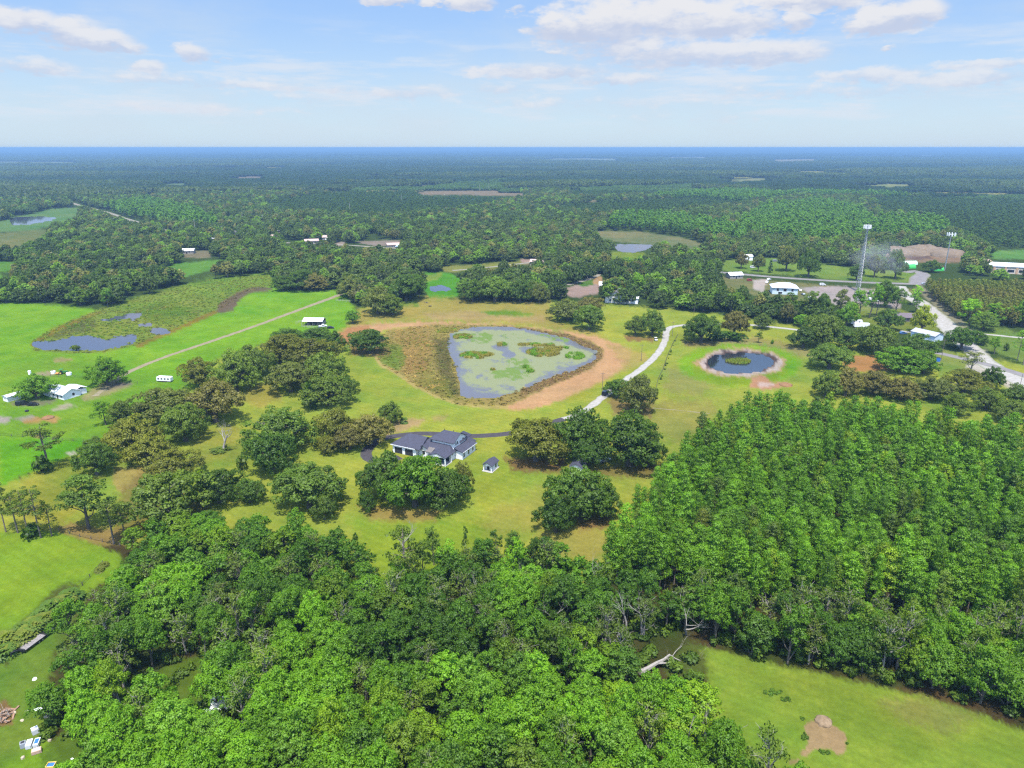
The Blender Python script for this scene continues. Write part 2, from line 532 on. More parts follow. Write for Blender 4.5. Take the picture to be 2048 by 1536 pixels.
def joined(name, wood, crown, m_wood, m_leaf, keep_wood=True):
    """one mesh holding wood and leaves (for trees too small to show their parts)"""
    mb_v = np.array(wood.v, float) if keep_wood and wood.v else np.zeros((0, 3))
    V, var, Nq = crown
    nv = len(mb_v)
    lv = V.reshape(-1, 3)
    allv = np.concatenate([mb_v, lv])
    faces = [tuple(f) for f in (wood.f if keep_wood else [])]
    loops = [i for f in faces for i in f]
    starts, tot = [], 0
    for f in faces:
        starts.append(tot); tot += len(f)
    n = len(V)
    li = np.concatenate([np.array(loops, dtype=np.int32), nv + np.arange(n * 4, dtype=np.int32)]).astype(np.int32)
    ls = np.concatenate([np.array(starts, dtype=np.int32), tot + np.arange(0, n * 4, 4, dtype=np.int32)]).astype(np.int32)
    me = bpy.data.meshes.new(name)
    me.vertices.add(len(allv)); me.loops.add(len(li)); me.polygons.add(len(ls))
    me.vertices.foreach_set('co', allv.reshape(-1).astype(np.float32))
    me.loops.foreach_set('vertex_index', li)
    me.polygons.foreach_set('loop_start', ls)
    a = me.attributes.new('var', 'FLOAT', 'FACE')
    a.data.foreach_set('value', np.concatenate([np.full(len(faces), 0.5), var]).astype(np.float32))
    me.materials.append(m_leaf); me.materials.append(m_wood)
    me.polygons.foreach_set('material_index', np.concatenate([np.ones(len(faces), np.int32), np.zeros(n, np.int32)]))
    me.update(calc_edges=True)
    soft_normals(me, Nq, nv)
    return me

def limb(mb, rng, a, b, r0, r1, wob=0.08, n=4, sides=5):
    a = np.array(a, float); b = np.array(b, float)
    L = np.linalg.norm(b - a)
    pts, rad = [], []
    for i in range(n + 1):
        t = i / n
        p = a + (b - a) * t + (rng.normal(size=3) * L * wob * (1 if 0 < i < n else 0))
        p[2] += 0.10 * L * math.sin(math.pi * t) * 0.5
        pts.append(p); rad.append(r0 + (r1 - r0) * t)
    mb.tube(pts, rad, sides)
    return pts

def proto_oak(seed, dens=5.6, leaf=0.37):
    """spreading live oak, about 16 m across and 11 m high"""
    rng = np.random.default_rng(seed)
    wood = MB(); H = 11.0; RX = 7.6
    nl = rng.integers(5, 8)
    lobes = []
    for i in range(nl):
        a = 2 * math.pi * (i + rng.uniform(-0.3, 0.3)) / nl
        rr = RX * rng.uniform(0.46, 0.62)
        lobes.append((rr * math.cos(a), rr * math.sin(a), H * rng.uniform(0.36, 0.52), rng.uniform(3.1, 4.0)))
    for i in range(3):
        a = rng.uniform(0, 6.28); rr = rng.uniform(0.6, 2.6)
        lobes.append((rr * math.cos(a), rr * math.sin(a), H * rng.uniform(0.58, 0.68), rng.uniform(3.0, 3.8)))
    wood.tube([(0, 0, -0.4), (0.05, 0.03, 1.0), (0.1, 0.1, 2.3)], [0.85, 0.62, 0.55], 8)
    C, Rr, Va = [], [], []
    for (x, y, z, r) in lobes:
        pts = limb(wood, rng, (0.1, 0.1, 2.0), (x * 0.85, y * 0.85, z * 0.95), 0.36, 0.12, 0.07, 4)
        for k in range(2):
            a = rng.uniform(0, 6.28)
            limb(wood, rng, pts[2], (x + r * 0.7 * math.cos(a), y + r * 0.7 * math.sin(a), z + rng.uniform(0, r * 0.6)), 0.16, 0.04, 0.08, 3, 4)
        lv = rng.uniform(0.25, 0.75)
        m = int(14 + r * 4.2)
        for k in range(m):
            d = rng.normal(size=3); d /= np.linalg.norm(d)
            if d[2] < -0.6: d[2] = -0.6 * rng.random()
            q = rng.uniform(0.72, 1.0)
            C.append((x + d[0] * r * q, y + d[1] * r * q, z + d[2] * r * 0.92 * q))
            Rr.append(np.array([1, 1, 0.8]) * rng.uniform(0.6, 1.15)); Va.append(np.clip(lv + rng.normal(0, 0.18), 0, 1))
    crown = clump_leaves(rng, C, Rr, Va, dens, leaf, 0.7, -0.55, 0.3, (0, 0, 2.0), 0.7)
    P = crown[0]
    keep = P[:, :, 2].min(axis=1) > 0.5
    return wood, (P[keep], crown[1][keep], crown[2][keep])

def proto_hardwood(seed, dens=7.6, leaf=0.30, thin=0.0):
    """woodland broadleaf tree, about 9 m across and 14 m high"""
    rng = np.random.default_rng(seed)
    wood = MB(); H = 14.0
    lean = rng.normal(0, 0.5, 2)
    wood.tube([(0, 0, -0.4), (lean[0] * 0.2, lean[1] * 0.2, 3), (lean[0] * 0.6, lean[1] * 0.6, 7), (lean[0], lean[1], 10.5)], [0.3, 0.22, 0.17, 0.07], 6)
    C, Rr, Va = [], [], []
    nl = rng.integers(6, 9)
    for i in range(nl):
        t = (i + 0.5) / nl
        z = 5.2 + 7.0 * t ** 0.9 + rng.uniform(-0.5, 0.5)
        rad = 2.6 * math.sin(min(1.0, 0.30 + 1.0 * (1 - abs(t - 0.42))) * math.pi / 2) * (1.05 - 0.72 * t)
        a = i * 2.4 + rng.uniform(-0.4, 0.4)
        x, y = lean[0] * z / 12 + rad * math.cos(a), lean[1] * z / 12 + rad * math.sin(a)
        pts = limb(wood, rng, (lean[0] * 0.3, lean[1] * 0.3, max(2.5, z - 3.2)), (x, y, z), 0.13, 0.04, 0.06, 3, 5)
        if thin > 0:
            for k in range(4):
                d = rng.normal(size=3); d[2] = abs(d[2]) * 0.8; d /= np.linalg.norm(d)
                limb(wood, rng, pts[2], np.array(pts[3]) + d * rng.uniform(1.2, 2.6), 0.06, 0.015, 0.1, 3, 4)
        lv = rng.uniform(0.25, 0.8)
        r = rng.uniform(1.7, 2.4)
        for k in range(int(rng.integers(12, 18) * (1 - thin * 0.45))):
            d = rng.normal(size=3); d /= np.linalg.norm(d)
            if d[2] < -0.4: d[2] = -0.4 * rng.random()
            q = rng.uniform(0.55, 0.95)
            C.append((x + d[0] * r * q, y + d[1] * r * q, z + d[2] * r * q))
            Rr.append(np.array([1, 1, 0.82]) * rng.uniform(0.42, 0.85)); Va.append(np.clip(lv + rng.normal(0, 0.15), 0, 1))
    crown = clump_leaves(rng, C, Rr, Va, dens * (1 - 0.5 * thin), leaf, 0.7, -0.6, 0.3, (lean[0] * .5, lean[1] * .5, 6.5), 0.7)
    return wood, crown

def proto_dome(seed, dens=8.0, leaf=0.285):
    """full rounded broadleaf crown, about 10 m across and 13 m high"""
    rng = np.random.default_rng(seed)
    wood = MB()
    wood.tube([(0, 0, -0.4), (0.1, 0, 3), (0.15, 0.1, 7)], [0.34, 0.25, 0.15], 6)
    C, Rr, Va = [], [], []
    nl = rng.integers(7, 10)
    lobes = [(0, 0, 9.8, 2.6)]
    for i in range(nl):
        a = 2 * math.pi * i / nl * 1.0 + rng.uniform(-0.3, 0.3)
        lv = 1 if i % 2 else 0
        rr = rng.uniform(2.4, 3.1) if lv == 0 else rng.uniform(1.4, 2.2)
        lobes.append((rr * math.cos(a), rr * math.sin(a), rng.uniform(6.2, 7.4) if lv == 0 else rng.uniform(8.0, 9.4), rng.uniform(1.8, 2.5)))
    for (x, y, z, r) in lobes:
        limb(wood, rng, (0.1, 0.05, max(2.2, z - 4)), (x, y, z), 0.15, 0.04, 0.06, 3, 5)
        lv = rng.uniform(0.3, 0.75)
        for k in range(int(12 + r * 5)):
            d = rng.normal(size=3); d /= np.linalg.norm(d)
            if d[2] < -0.3: d[2] = -0.3 * rng.random()
            q = rng.uniform(0.7, 1.0)
            C.append((x + d[0] * r * q, y + d[1] * r * q, z + d[2] * r * q))
            Rr.append(np.array([1, 1, 0.85]) * rng.uniform(0.42, 0.78)); Va.append(np.clip(lv + rng.normal(0, 0.13), 0, 1))
    return wood, clump_leaves(rng, C, Rr, Va, dens, leaf, 0.6, -0.6, 0.3, (0, 0, 5.5), 0.8)

def proto_pine(seed, dens=9.0, leaf=0.28):
    """plantation pine with a long narrow crown, 19 m high"""
    rng = np.random.default_rng(seed)
    wood = MB(); H = 19.0
    wood.tube([(0, 0, -0.3), (rng.normal(0, .1), rng.normal(0, .1), 7), (rng.normal(0, .15), rng.normal(0, .15), 13), (0, 0, 18)], [0.24, 0.19, 0.13, 0.04], 6)
    C, Rr, Va = [], [], []
    z = rng.uniform(5.5, 7.5)
    while z < H - 0.4:
        t = (z - 5.5) / (H - 5.5)
        rad = 2.5 * (1 - t ** 3.2) ** 0.62 * (0.62 + 0.38 * min(1, t * 3)) + 0.25
        n = 5 if t < 0.8 else 3
        a0 = rng.uniform(0, 6.28)
        for k in range(n):
            if rng.random() < 0.12 + 0.22 * (1 - t): continue
            a = a0 + 6.28 * k / n + rng.uniform(-.35, .35)
            q = rad * rng.uniform(0.55, 0.92)
            zz = z + rng.uniform(-0.3, 0.3)
            C.append((q * math.cos(a), q * math.sin(a), zz)); Rr.append(np.array([1, 1, 0.55]) * rng.uniform(0.75, 1.15) * (1.05 - 0.15 * t))
            Va.append(np.clip(0.35 + 0.4 * rng.random(), 0, 1))
            if t < 0.45: wood.tube([(0, 0, zz - 0.4), (q * math.cos(a), q * math.sin(a), zz)], [0.05, 0.015], 4, False)
        if t > 0.25: C.append((0, 0, z)); Rr.append(np.array([1, 1, 0.9]) * (0.75 * rad / 2 + 0.3)); Va.append(0.4)
        z += rng.uniform(0.95, 1.35)
    C.append((0, 0, H - 0.7)); Rr.append(np.array([1.15, 1.15, 0.8])); Va.append(0.6)
    return wood, clump_leaves(rng, C, Rr, Va, dens, leaf, 0.65, -0.6, 0.3, lambda P: np.stack([0 * P[:, 0], 0 * P[:, 0], P[:, 2] - 1.2], 1), 0.9)

def proto_leggy_pine(seed):
    """tall open pine: bare trunk and a flat airy crown, 17 m high"""
    rng = np.random.default_rng(seed)
    wood = MB()
    wood.tube([(0, 0, -0.3), (0.1, 0, 6), (-0.1, 0.1, 12), (0.1, 0, 16)], [0.27, 0.22, 0.16, 0.06], 6)
    C, Rr, Va = [], [], []
    for k in range(26):
        z = rng.uniform(7.6, 16.6); a = k * 2.4; q = rng.uniform(0.9, 3.2) * (1.2 - 0.45 * max(0, z - 10.5) / 6)
        p = (q * math.cos(a), q * math.sin(a), z)
        limb(wood, rng, (0, 0, z - 1.0), p, 0.08, 0.02, 0.05, 3, 4)
        for j in range(2):
            C.append(np.array(p) + rng.normal(0, 0.5, 3)); Rr.append(np.array([1, 1, .55]) * rng.uniform(0.6, 1.0)); Va.append(rng.uniform(0.2, 0.8))
    for k in range(3):
        a = rng.uniform(0, 6.28); z = rng.uniform(7, 10)
        limb(wood, rng, (0, 0, z), (2.2 * math.cos(a), 2.2 * math.sin(a), z + 0.3), 0.06, 0.02, 0.08, 3, 4)
    return wood, clump_leaves(rng, C, Rr, Va, 5.5, 0.32, 0.9, -0.8, 0.4, (0, 0, 9.0), 0.6)

def branch_rec(mb, rng, p, d, L, r, depth, spread=0.55, up=0.12, sides=6):
    n = 4; pts = [np.array(p, float)]; rad = [r]
    d = np.array(d, float)
    for i in range(n):
        d = d + rng.normal(size=3) * 0.13 + np.array([0, 0, up * 0.3]); d /= np.linalg.norm(d)
        pts.append(pts[-1] + d * L / n); rad.append(r * (1 - 0.62 * (i + 1) / n))
    mb.tube(pts, rad, max(3, sides))
    if depth == 0: return
    for k in range(rng.integers(2, 4)):
        i = rng.integers(2, n + 1)
        dd = d + rng.normal(size=3) * spread + np.array([0, 0, up]); dd /= np.linalg.norm(dd)
        branch_rec(mb, rng, pts[i], dd, L * rng.uniform(0.5, 0.75), rad[i] * 0.72, depth - 1, spread, up, sides - 1)

def proto_snag(seed, L=5.0, r=0.3, depth=4, spread=0.6):
    rng = np.random.default_rng(seed)
    wood = MB()
    branch_rec(wood, rng, (0, 0, -0.3), (rng.normal(0, .08), rng.normal(0, .08), 1), L, r, depth, spread, 0.2)
    return wood

def proto_palm(seed, trunk_h=4.0, fronds=26, L=2.0):
    """cabbage palm: stubby trunk, round head of fan fronds with drooping tips"""
    rng = np.random.default_rng(seed)
    wood = MB()
    wood.tube([(0, 0, -0.2), (0.08, 0, trunk_h * .5), (0, 0.05, trunk_h)], [0.22, 0.19, 0.17], 7)
    Vs, va = [], []
    for k in range(fronds):
        a = k * 2.399 + rng.uniform(-.2, .2); e = rng.uniform(-0.7, 1.3)
        d = np.array([math.cos(a) * math.cos(e), math.sin(a) * math.cos(e), math.sin(e)])
        side = np.cross(d, [0, 0, 1.0]); side /= np.linalg.norm(side) + 1e-9
        up = np.cross(side, d)
        o = np.array([0, 0, trunk_h]); hub = o + d * L * 0.5
        v0 = rng.uniform(0.1, 0.55) if e > -0.1 else rng.uniform(0.6, 1.0)
        for j in range(7):                                   # leaflets of the fan, tips hanging
            f = (j - 3) / 3.0
            t = d * math.cos(f * 1.25) + side * math.sin(f * 1.25)
            p1 = hub + t * L * 0.34 + up * 0.03; p2 = p1 + t * L * 0.22 - np.array([0, 0, 0.20 * L])
            w = np.cross(t, up); w /= np.linalg.norm(w) + 1e-9; w = w * 0.085 * L
            Vs.append([hub - w * .3, hub + w * .3, p1 + w, p1 - w]); Vs.append([p1 - w, p1 + w, p2 + w * .25, p2 - w * .25])
            va += [np.clip(v0 + rng.normal(0, .08), 0, 1)] * 2
        w = side * 0.03; Vs.append([o - w, o + w, hub + w, hub - w]); va.append(0.5)
    Vs = np.array(Vs); nn = Vs.mean(axis=1) - np.array([0, 0, trunk_h - 1.6]); nn /= np.linalg.norm(nn, axis=1, keepdims=True)
    return wood, (Vs, np.array(va), nn)

def proto_shrub(seed, dens=3.0, leaf=0.5):
    rng = np.random.default_rng(seed)
    wood = MB()
    C, Rr, Va = [], [], []
    for k in range(9):
        a = rng.uniform(0, 6.28); q = rng.uniform(0, 1.5)
        c = (q * math.cos(a), q * math.sin(a), rng.uniform(0.5, 2.0 - 0.5 * q))
        wood.tube([(0, 0, -0.1), c], [0.05, 0.02], 4, False)
        C.append(c); Rr.append(rng.uniform(0.5, 0.95)); Va.append(rng.uniform(0.2, 0.8))
    V, va, nn = clump_leaves(rng, C, Rr, Va, dens, leaf, 0.7, -0.8, 0.3)
    k = V[:, :, 2].min(axis=1) > 0.02
    return wood, (V[k], va[k], nn[k])

def proto_cedar(seed):
    rng = np.random.default_rng(seed)
    wood = MB(); wood.tube([(0, 0, -.2), (0, 0, 8)], [0.2, 0.03], 6)
    C, Rr, Va = [], [], []
    for k in range(48):
        z = rng.uniform(0.8, 8.6); rad = 2.1 * (1 - z / 9.4) ** 0.8; a = k * 2.4
        C.append((rad * .7 * math.cos(a), rad * .7 * math.sin(a), z)); Rr.append(np.array([.8, .8, 1.0]) * (0.35 + rad * 0.28)); Va.append(rng.uniform(.2, .7))
    return wood, clump_leaves(rng, C, Rr, Va, 3.2, 0.42, 0.7, -0.9, 0.2)

def proto_reed(seed):
    """tuft of marsh grass"""
    rng = np.random.default_rng(seed)
    n = 46
    a = rng.uniform(0, 6.28, n); q = rng.uniform(0, 0.75, n)
    P0 = np.stack([q * np.cos(a), q * np.sin(a), np.zeros(n)], 1)
    lean = rng.normal(0, 0.35, (n, 3)); lean[:, 2] = 0
    h = rng.uniform(0.5, 1.25, n)[:, None]
    P1 = P0 + lean * h + np.array([0, 0, 1.0]) * h
    s = rng.normal(size=(n, 3)); s[:, 2] = 0; s /= np.linalg.norm(s, axis=1, keepdims=True)
    w = 0.10
    V = np.stack([P0 - s * w, P0 + s * w, P1 + s * w * .45, P1 - s * w * .45], 1)
    nn = lean * 0.8 + np.array([0, 0, 1.0]); nn /= np.linalg.norm(nn, axis=1, keepdims=True)
    return MB(), (V, rng.uniform(0, 1, n), nn)

# ---- build every prototype once
def parts_of(proto, nm, wood_mat):
    wood, crown = proto
    return (wood.build(nm + '_trunk', wood_mat, link=False) if wood.v else None, quads_mesh(nm + '_crown', crown[0], crown[1], LEAF_OBJ, crown[2]))

OAKS = [proto_oak(s) for s in (11, 12, 13, 14, 15, 116, 117, 118)]
HARD = [proto_hardwood(s) for s in (21, 22, 23, 24, 125, 126)]
THIN = [proto_hardwood(s, thin=0.8) for s in (31, 32, 33, 134)]
DOME = [proto_dome(s) for s in (41, 42, 43, 44, 145, 146, 147)]
PINE = [proto_pine(s) for s in (51, 52, 53, 54, 55, 156, 157, 158)]
LEGGY = [proto_leggy_pine(s) for s in (61, 62)]
SHRUB = [proto_shrub(s) for s in (71, 72, 73)]
CEDAR = [proto_cedar(81)]
PALM = [proto_palm(91, 4.0), proto_palm(92, 1.2, 30, 2.4), proto_palm(93, 0.7, 24, 1.9)]
M_OAK = [parts_of(p, 'oak', BARK) for p in OAKS]
M_HARD = [parts_of(p, 'hardwood', BARK) for p in HARD]
M_THIN = [parts_of(p, 'thin', BARK_PALE) for p in THIN]
M_DOME = [parts_of(p, 'dome', BARK) for p in DOME]
M_PINE = [parts_of(p, 'pine', BARK_PINE) for p in PINE]
M_LEGGY = [parts_of(p, 'leggy', BARK_PINE) for p in LEGGY]
M_SHRUB = [parts_of(p, 'shrub', BARK) for p in SHRUB]
M_CEDAR = [parts_of(p, 'cedar', BARK) for p in CEDAR]
M_PALM = [parts_of(p, 'palm', BARK) for p in PALM]
# coarser, whole-tree meshes for trees half a kilometre and more away
LOD_OAK = [proto_oak(s, 0.75, 1.05) for s in (16, 17, 18)]
LOD_HARD = [proto_hardwood(s, 0.9, 0.9) for s in (25, 26, 27)]
LOD_DOME = [proto_dome(s, 0.9, 0.85) for s in (45, 46)]
LOD_PINE = [proto_pine(s, 0.8, 1.0) for s in (56, 57)]
M_LOD = {'oak': [joined('oak_whole', p[0], p[1], BARK, LEAF_OBJ) for p in LOD_OAK],
         'hard': [joined('hardwood_whole', p[0], p[1], BARK, LEAF_OBJ) for p in LOD_HARD],
         'dome': [joined('dome_whole', p[0], p[1], BARK, LEAF_OBJ) for p in LOD_DOME],
         'pine': [joined('pine_whole', p[0], p[1], BARK_PINE, LEAF_OBJ) for p in LOD_PINE]}
SIZES = {'oak': (15.6, 10.4), 'hard': (8.4, 14.0), 'thin': (8.4, 14.0), 'dome': (9.6, 12.6), 'pine': (5.4, 19.0), 'leggy': (7.2, 17.0),
         'shrub': (4.0, 2.6), 'cedar': (4.0, 9.0), 'palm': (4.2, 5.6)}
KITS = {'oak': M_OAK, 'hard': M_HARD, 'thin': M_THIN, 'dome': M_DOME, 'pine': M_PINE, 'leggy': M_LEGGY, 'shrub': M_SHRUB, 'cedar': M_CEDAR, 'palm': M_PALM}
_rng = random.Random(5)

def plant(kit, name, p, w, h, tint, label, cat='tree', group=None, idx=None, rz=None, trunk_name='trunk'):
    """one tree: an Empty at its foot with a crown and a trunk; w, h in metres"""
    W0, H0 = SIZES[kit]
    ms = KITS[kit]
    wood, crown = ms[_rng.randrange(len(ms)) if idx is None else idx % len(ms)]
    sq = _rng.uniform(0.9, 1.1)
    root = empty(name, p, _rng.uniform(0, 6.28) if rz is None else rz, label, cat, group, (w / W0 * sq, w / W0 / sq, h / H0))
    mesh_obj('crown', crown, root, tint)
    if wood: mesh_obj(trunk_name, wood, root)
    return root

# ------------------------------------------------------------------ scattered masses (geometry nodes, one object each)
def gn_group(name, coll):
    ng = bpy.data.node_groups.new(name, 'GeometryNodeTree')
    ng.interface.new_socket('Geometry', in_out='INPUT', socket_type='NodeSocketGeometry')
    ng.interface.new_socket('Geometry', in_out='OUTPUT', socket_type='NodeSocketGeometry')
    N = ng.nodes.new; L = ng.links.new
    gi = N('NodeGroupInput'); go = N('NodeGroupOutput')
    ci = N('GeometryNodeCollectionInfo'); ci.inputs['Collection'].default_value = coll
    ci.inputs['Separate Children'].default_value = True; ci.inputs['Reset Children'].default_value = True
    iop = N('GeometryNodeInstanceOnPoints'); iop.inputs['Pick Instance'].default_value = True
    def attr(nm, t):
        n = N('GeometryNodeInputNamedAttribute'); n.data_type = t; n.inputs['Name'].default_value = nm
        return n.outputs['Attribute']
    cx = N('ShaderNodeCombineXYZ'); L(attr('rz', 'FLOAT'), cx.inputs[2])
    er = N('FunctionNodeEulerToRotation'); L(cx.outputs[0], er.inputs[0])
    L(gi.outputs[0], iop.inputs['Points']); L(ci.outputs[0], iop.inputs['Instance'])
    L(attr('idx', 'INT'), iop.inputs['Instance Index'])
    L(er.outputs[0], iop.inputs['Rotation']); L(attr('scl', 'FLOAT_VECTOR'), iop.inputs['Scale'])
    L(iop.outputs[0], go.inputs[0])
    return ng

_nscat = 0
def scatter(name, meshes, P, rz, scl, idx, tint, label, cat=None, parent=None):
    """ONE object that instances meshes over points"""
    global _nscat
    _nscat += 1
    coll = bpy.data.collections.new('kit%d' % _nscat)       # not linked to the scene
    for i, me in enumerate(meshes):
        coll.objects.link(bpy.data.objects.new('k%02d_%03d' % (_nscat, i), me))
    me = bpy.data.meshes.new(name)
    n = len(P)
    me.vertices.add(n)
    me.vertices.foreach_set('co', np.asarray(P, np.float32).reshape(-1))
    for nm, t, arr, key in (('rz', 'FLOAT', rz, 'value'), ('scl', 'FLOAT_VECTOR', scl, 'vector'), ('idx', 'INT', idx, 'value')):
        a = me.attributes.new(nm, t, 'POINT')
        a.data.foreach_set(key, np.asarray(arr, np.int32 if t == 'INT' else np.float32).reshape(-1))
    a = me.attributes.new('tint', 'FLOAT_COLOR', 'POINT')
    a.data.foreach_set('color', np.concatenate([np.asarray(tint, np.float32), np.ones((n, 1), np.float32)], 1).reshape(-1))
    o = mesh_obj(name, me, parent)
    md = o.modifiers.new('scatter', 'NODES'); md.node_group = gn_group(name, coll)
    tag(o, label, cat, None, 'stuff')
    return o

def inst_mesh(nm, p, wood_mat=BARK):
    return joined(nm, p[0], p[1], wood_mat, LEAF_INST)

def jitter_grid(x0, x1, y0, y1, step, seed, jit=0.45):
    rng = np.random.default_rng(seed)
    gx, gy = np.meshgrid(np.arange(x0, x1, step), np.arange(y0, y1, step * 0.87))
    gx = gx + (np.arange(gx.shape[0]) % 2)[:, None] * step * 0.5
    x = gx.ravel() + rng.uniform(-jit, jit, gx.size) * step
    y = gy.ravel() + rng.uniform(-jit, jit, gx.size) * step
    return x, y

def _count():
    return sum(len(p.data.polygons) for p in bpy.data.objects if p.type == 'MESH')
# ------------------------------------------------------------------ ground
def s2l(c):
    c = np.asarray(c, float) / 255.0
    return np.where(c <= 0.04045, c / 12.92, ((c + 0.055) / 1.055) ** 2.4)
GK = 3.95                           # how much brighter a level sunlit surface shows than its base colour
def A(r, g, b):
    return tuple(float(x) for x in np.clip(s2l((r, g, b)) / GK, 0.004, 0.5))

# outlines, in photo pixels on the ground plane
POND = [(898, 669), (919, 660), (951, 654.5), (990, 653), (1043, 657), (1091, 666), (1135, 677), (1162, 690), (1195, 703), (1188, 722), (1151, 737), (1120, 746),
        (1083, 761), (1030, 782), (990, 794), (951, 795.5), (922, 791), (919, 764), (909, 727), (898, 700)]
def ell(cx, cy, rx, ry, n=28, w=0.0, seed=0):
    r = random.Random(seed); out = []
    ph = [r.uniform(0, 6.28) for _ in range(3)]
    for i in range(n):
        a = 2 * math.pi * i / n
        k = 1 + w * (math.sin(2 * a + ph[0]) + 0.6 * math.sin(3 * a + ph[1]) + 0.5 * math.sin(5 * a + ph[2]))
        out.append((cx + rx * k * math.cos(a), cy + ry * k * math.sin(a)))
    return out
ROUND_POND = ell(1481, 725.5, 64, 19.5, 28, 0.02, 3)
WET_MAIN = [(66, 692), (71, 684), (114, 681.5), (147, 672.6), (178, 671), (203, 677.7), (216, 680), (233, 674), (274, 669), (269, 684), (228, 694), (208, 699), (142, 700.6), (89, 698)]
WET_2 = [(200, 640), (236, 634), (241, 633), (254, 628), (287, 624.4), (274, 634.6), (269, 639), (249, 637), (239, 639), (205, 642)]
WET_3 = [(275, 648), (310, 646.5), (298, 653), (277, 652.5)]
WET_4 = [(299, 666), (303, 660), (315, 656), (327, 657), (345, 663), (318, 669)]
FAR_POND = [(22, 436), (60, 434), (108, 434.5), (104, 441), (60, 448), (24, 449)]
MID_POND = [(1231, 489.5), (1262, 488.5), (1304, 491), (1300, 497), (1270, 503), (1238, 501.5), (1230, 496)]
REED_POND = [(858, 573), (885, 571), (905, 577), (880, 582), (860, 581)]
WATERS = [POND, ROUND_POND, WET_MAIN, WET_2, WET_3, WET_4, FAR_POND, MID_POND, REED_POND]

WETLAND = [(60, 690), (75, 674), (110, 654), (170, 630), (215, 612), (260, 600), (340, 576), (420, 560), (540, 548), (545, 572), (500, 582), (472, 592), (470, 606), (430, 621), (380, 641),
           (330, 666), (270, 691), (210, 705), (140, 707), (70, 701)]
MARSH = [(772, 662), (850, 650), (930, 649), (1000, 651), (1060, 657), (1130, 667), (1180, 682), (1208, 700), (1204, 716), (1182, 737), (1142, 756), (1090, 776), (1050, 797), (1022, 810), (960, 812),
         (915, 808), (870, 791), (830, 771), (795, 746), (762, 729), (753, 714), (762, 690), (752, 680)]
PASTURE = [(-600, 607), (0, 607), (60, 606), (140, 611), (200, 620), (260, 600), (420, 560), (540, 548), (560, 580), (660, 579), (690, 583), (700, 600), (716, 630), (690, 655), (668, 668), (600, 665),
           (520, 690), (430, 720), (370, 765), (330, 800), (250, 850), (200, 900), (160, 915), (95, 925), (60, 945), (0, 972), (-600, 1200)]
LAWN = [(668, 668), (700, 640), (720, 615), (790, 605), (860, 596), (930, 600), (1100, 605), (1200, 608), (1330, 617), (1420, 627), (1560, 648), (1700, 660), (1760, 700), (1880, 700), (2048, 730),
        (2300, 760), (2300, 900), (1900, 920), (1490, 872), (1330, 980), (1225, 1165), (1110, 1165), (1000, 1175), (780, 1205), (700, 1150), (560, 1095), (430, 1075), (300, 1085), (200, 1090), (110, 1060),
        (0, 1066), (-600, 1250), (-600, 1200), (0, 972), (60, 945), (95, 925), (160, 915), (250, 850), (330, 800), (370, 765), (430, 720), (520, 690), (600, 665)]
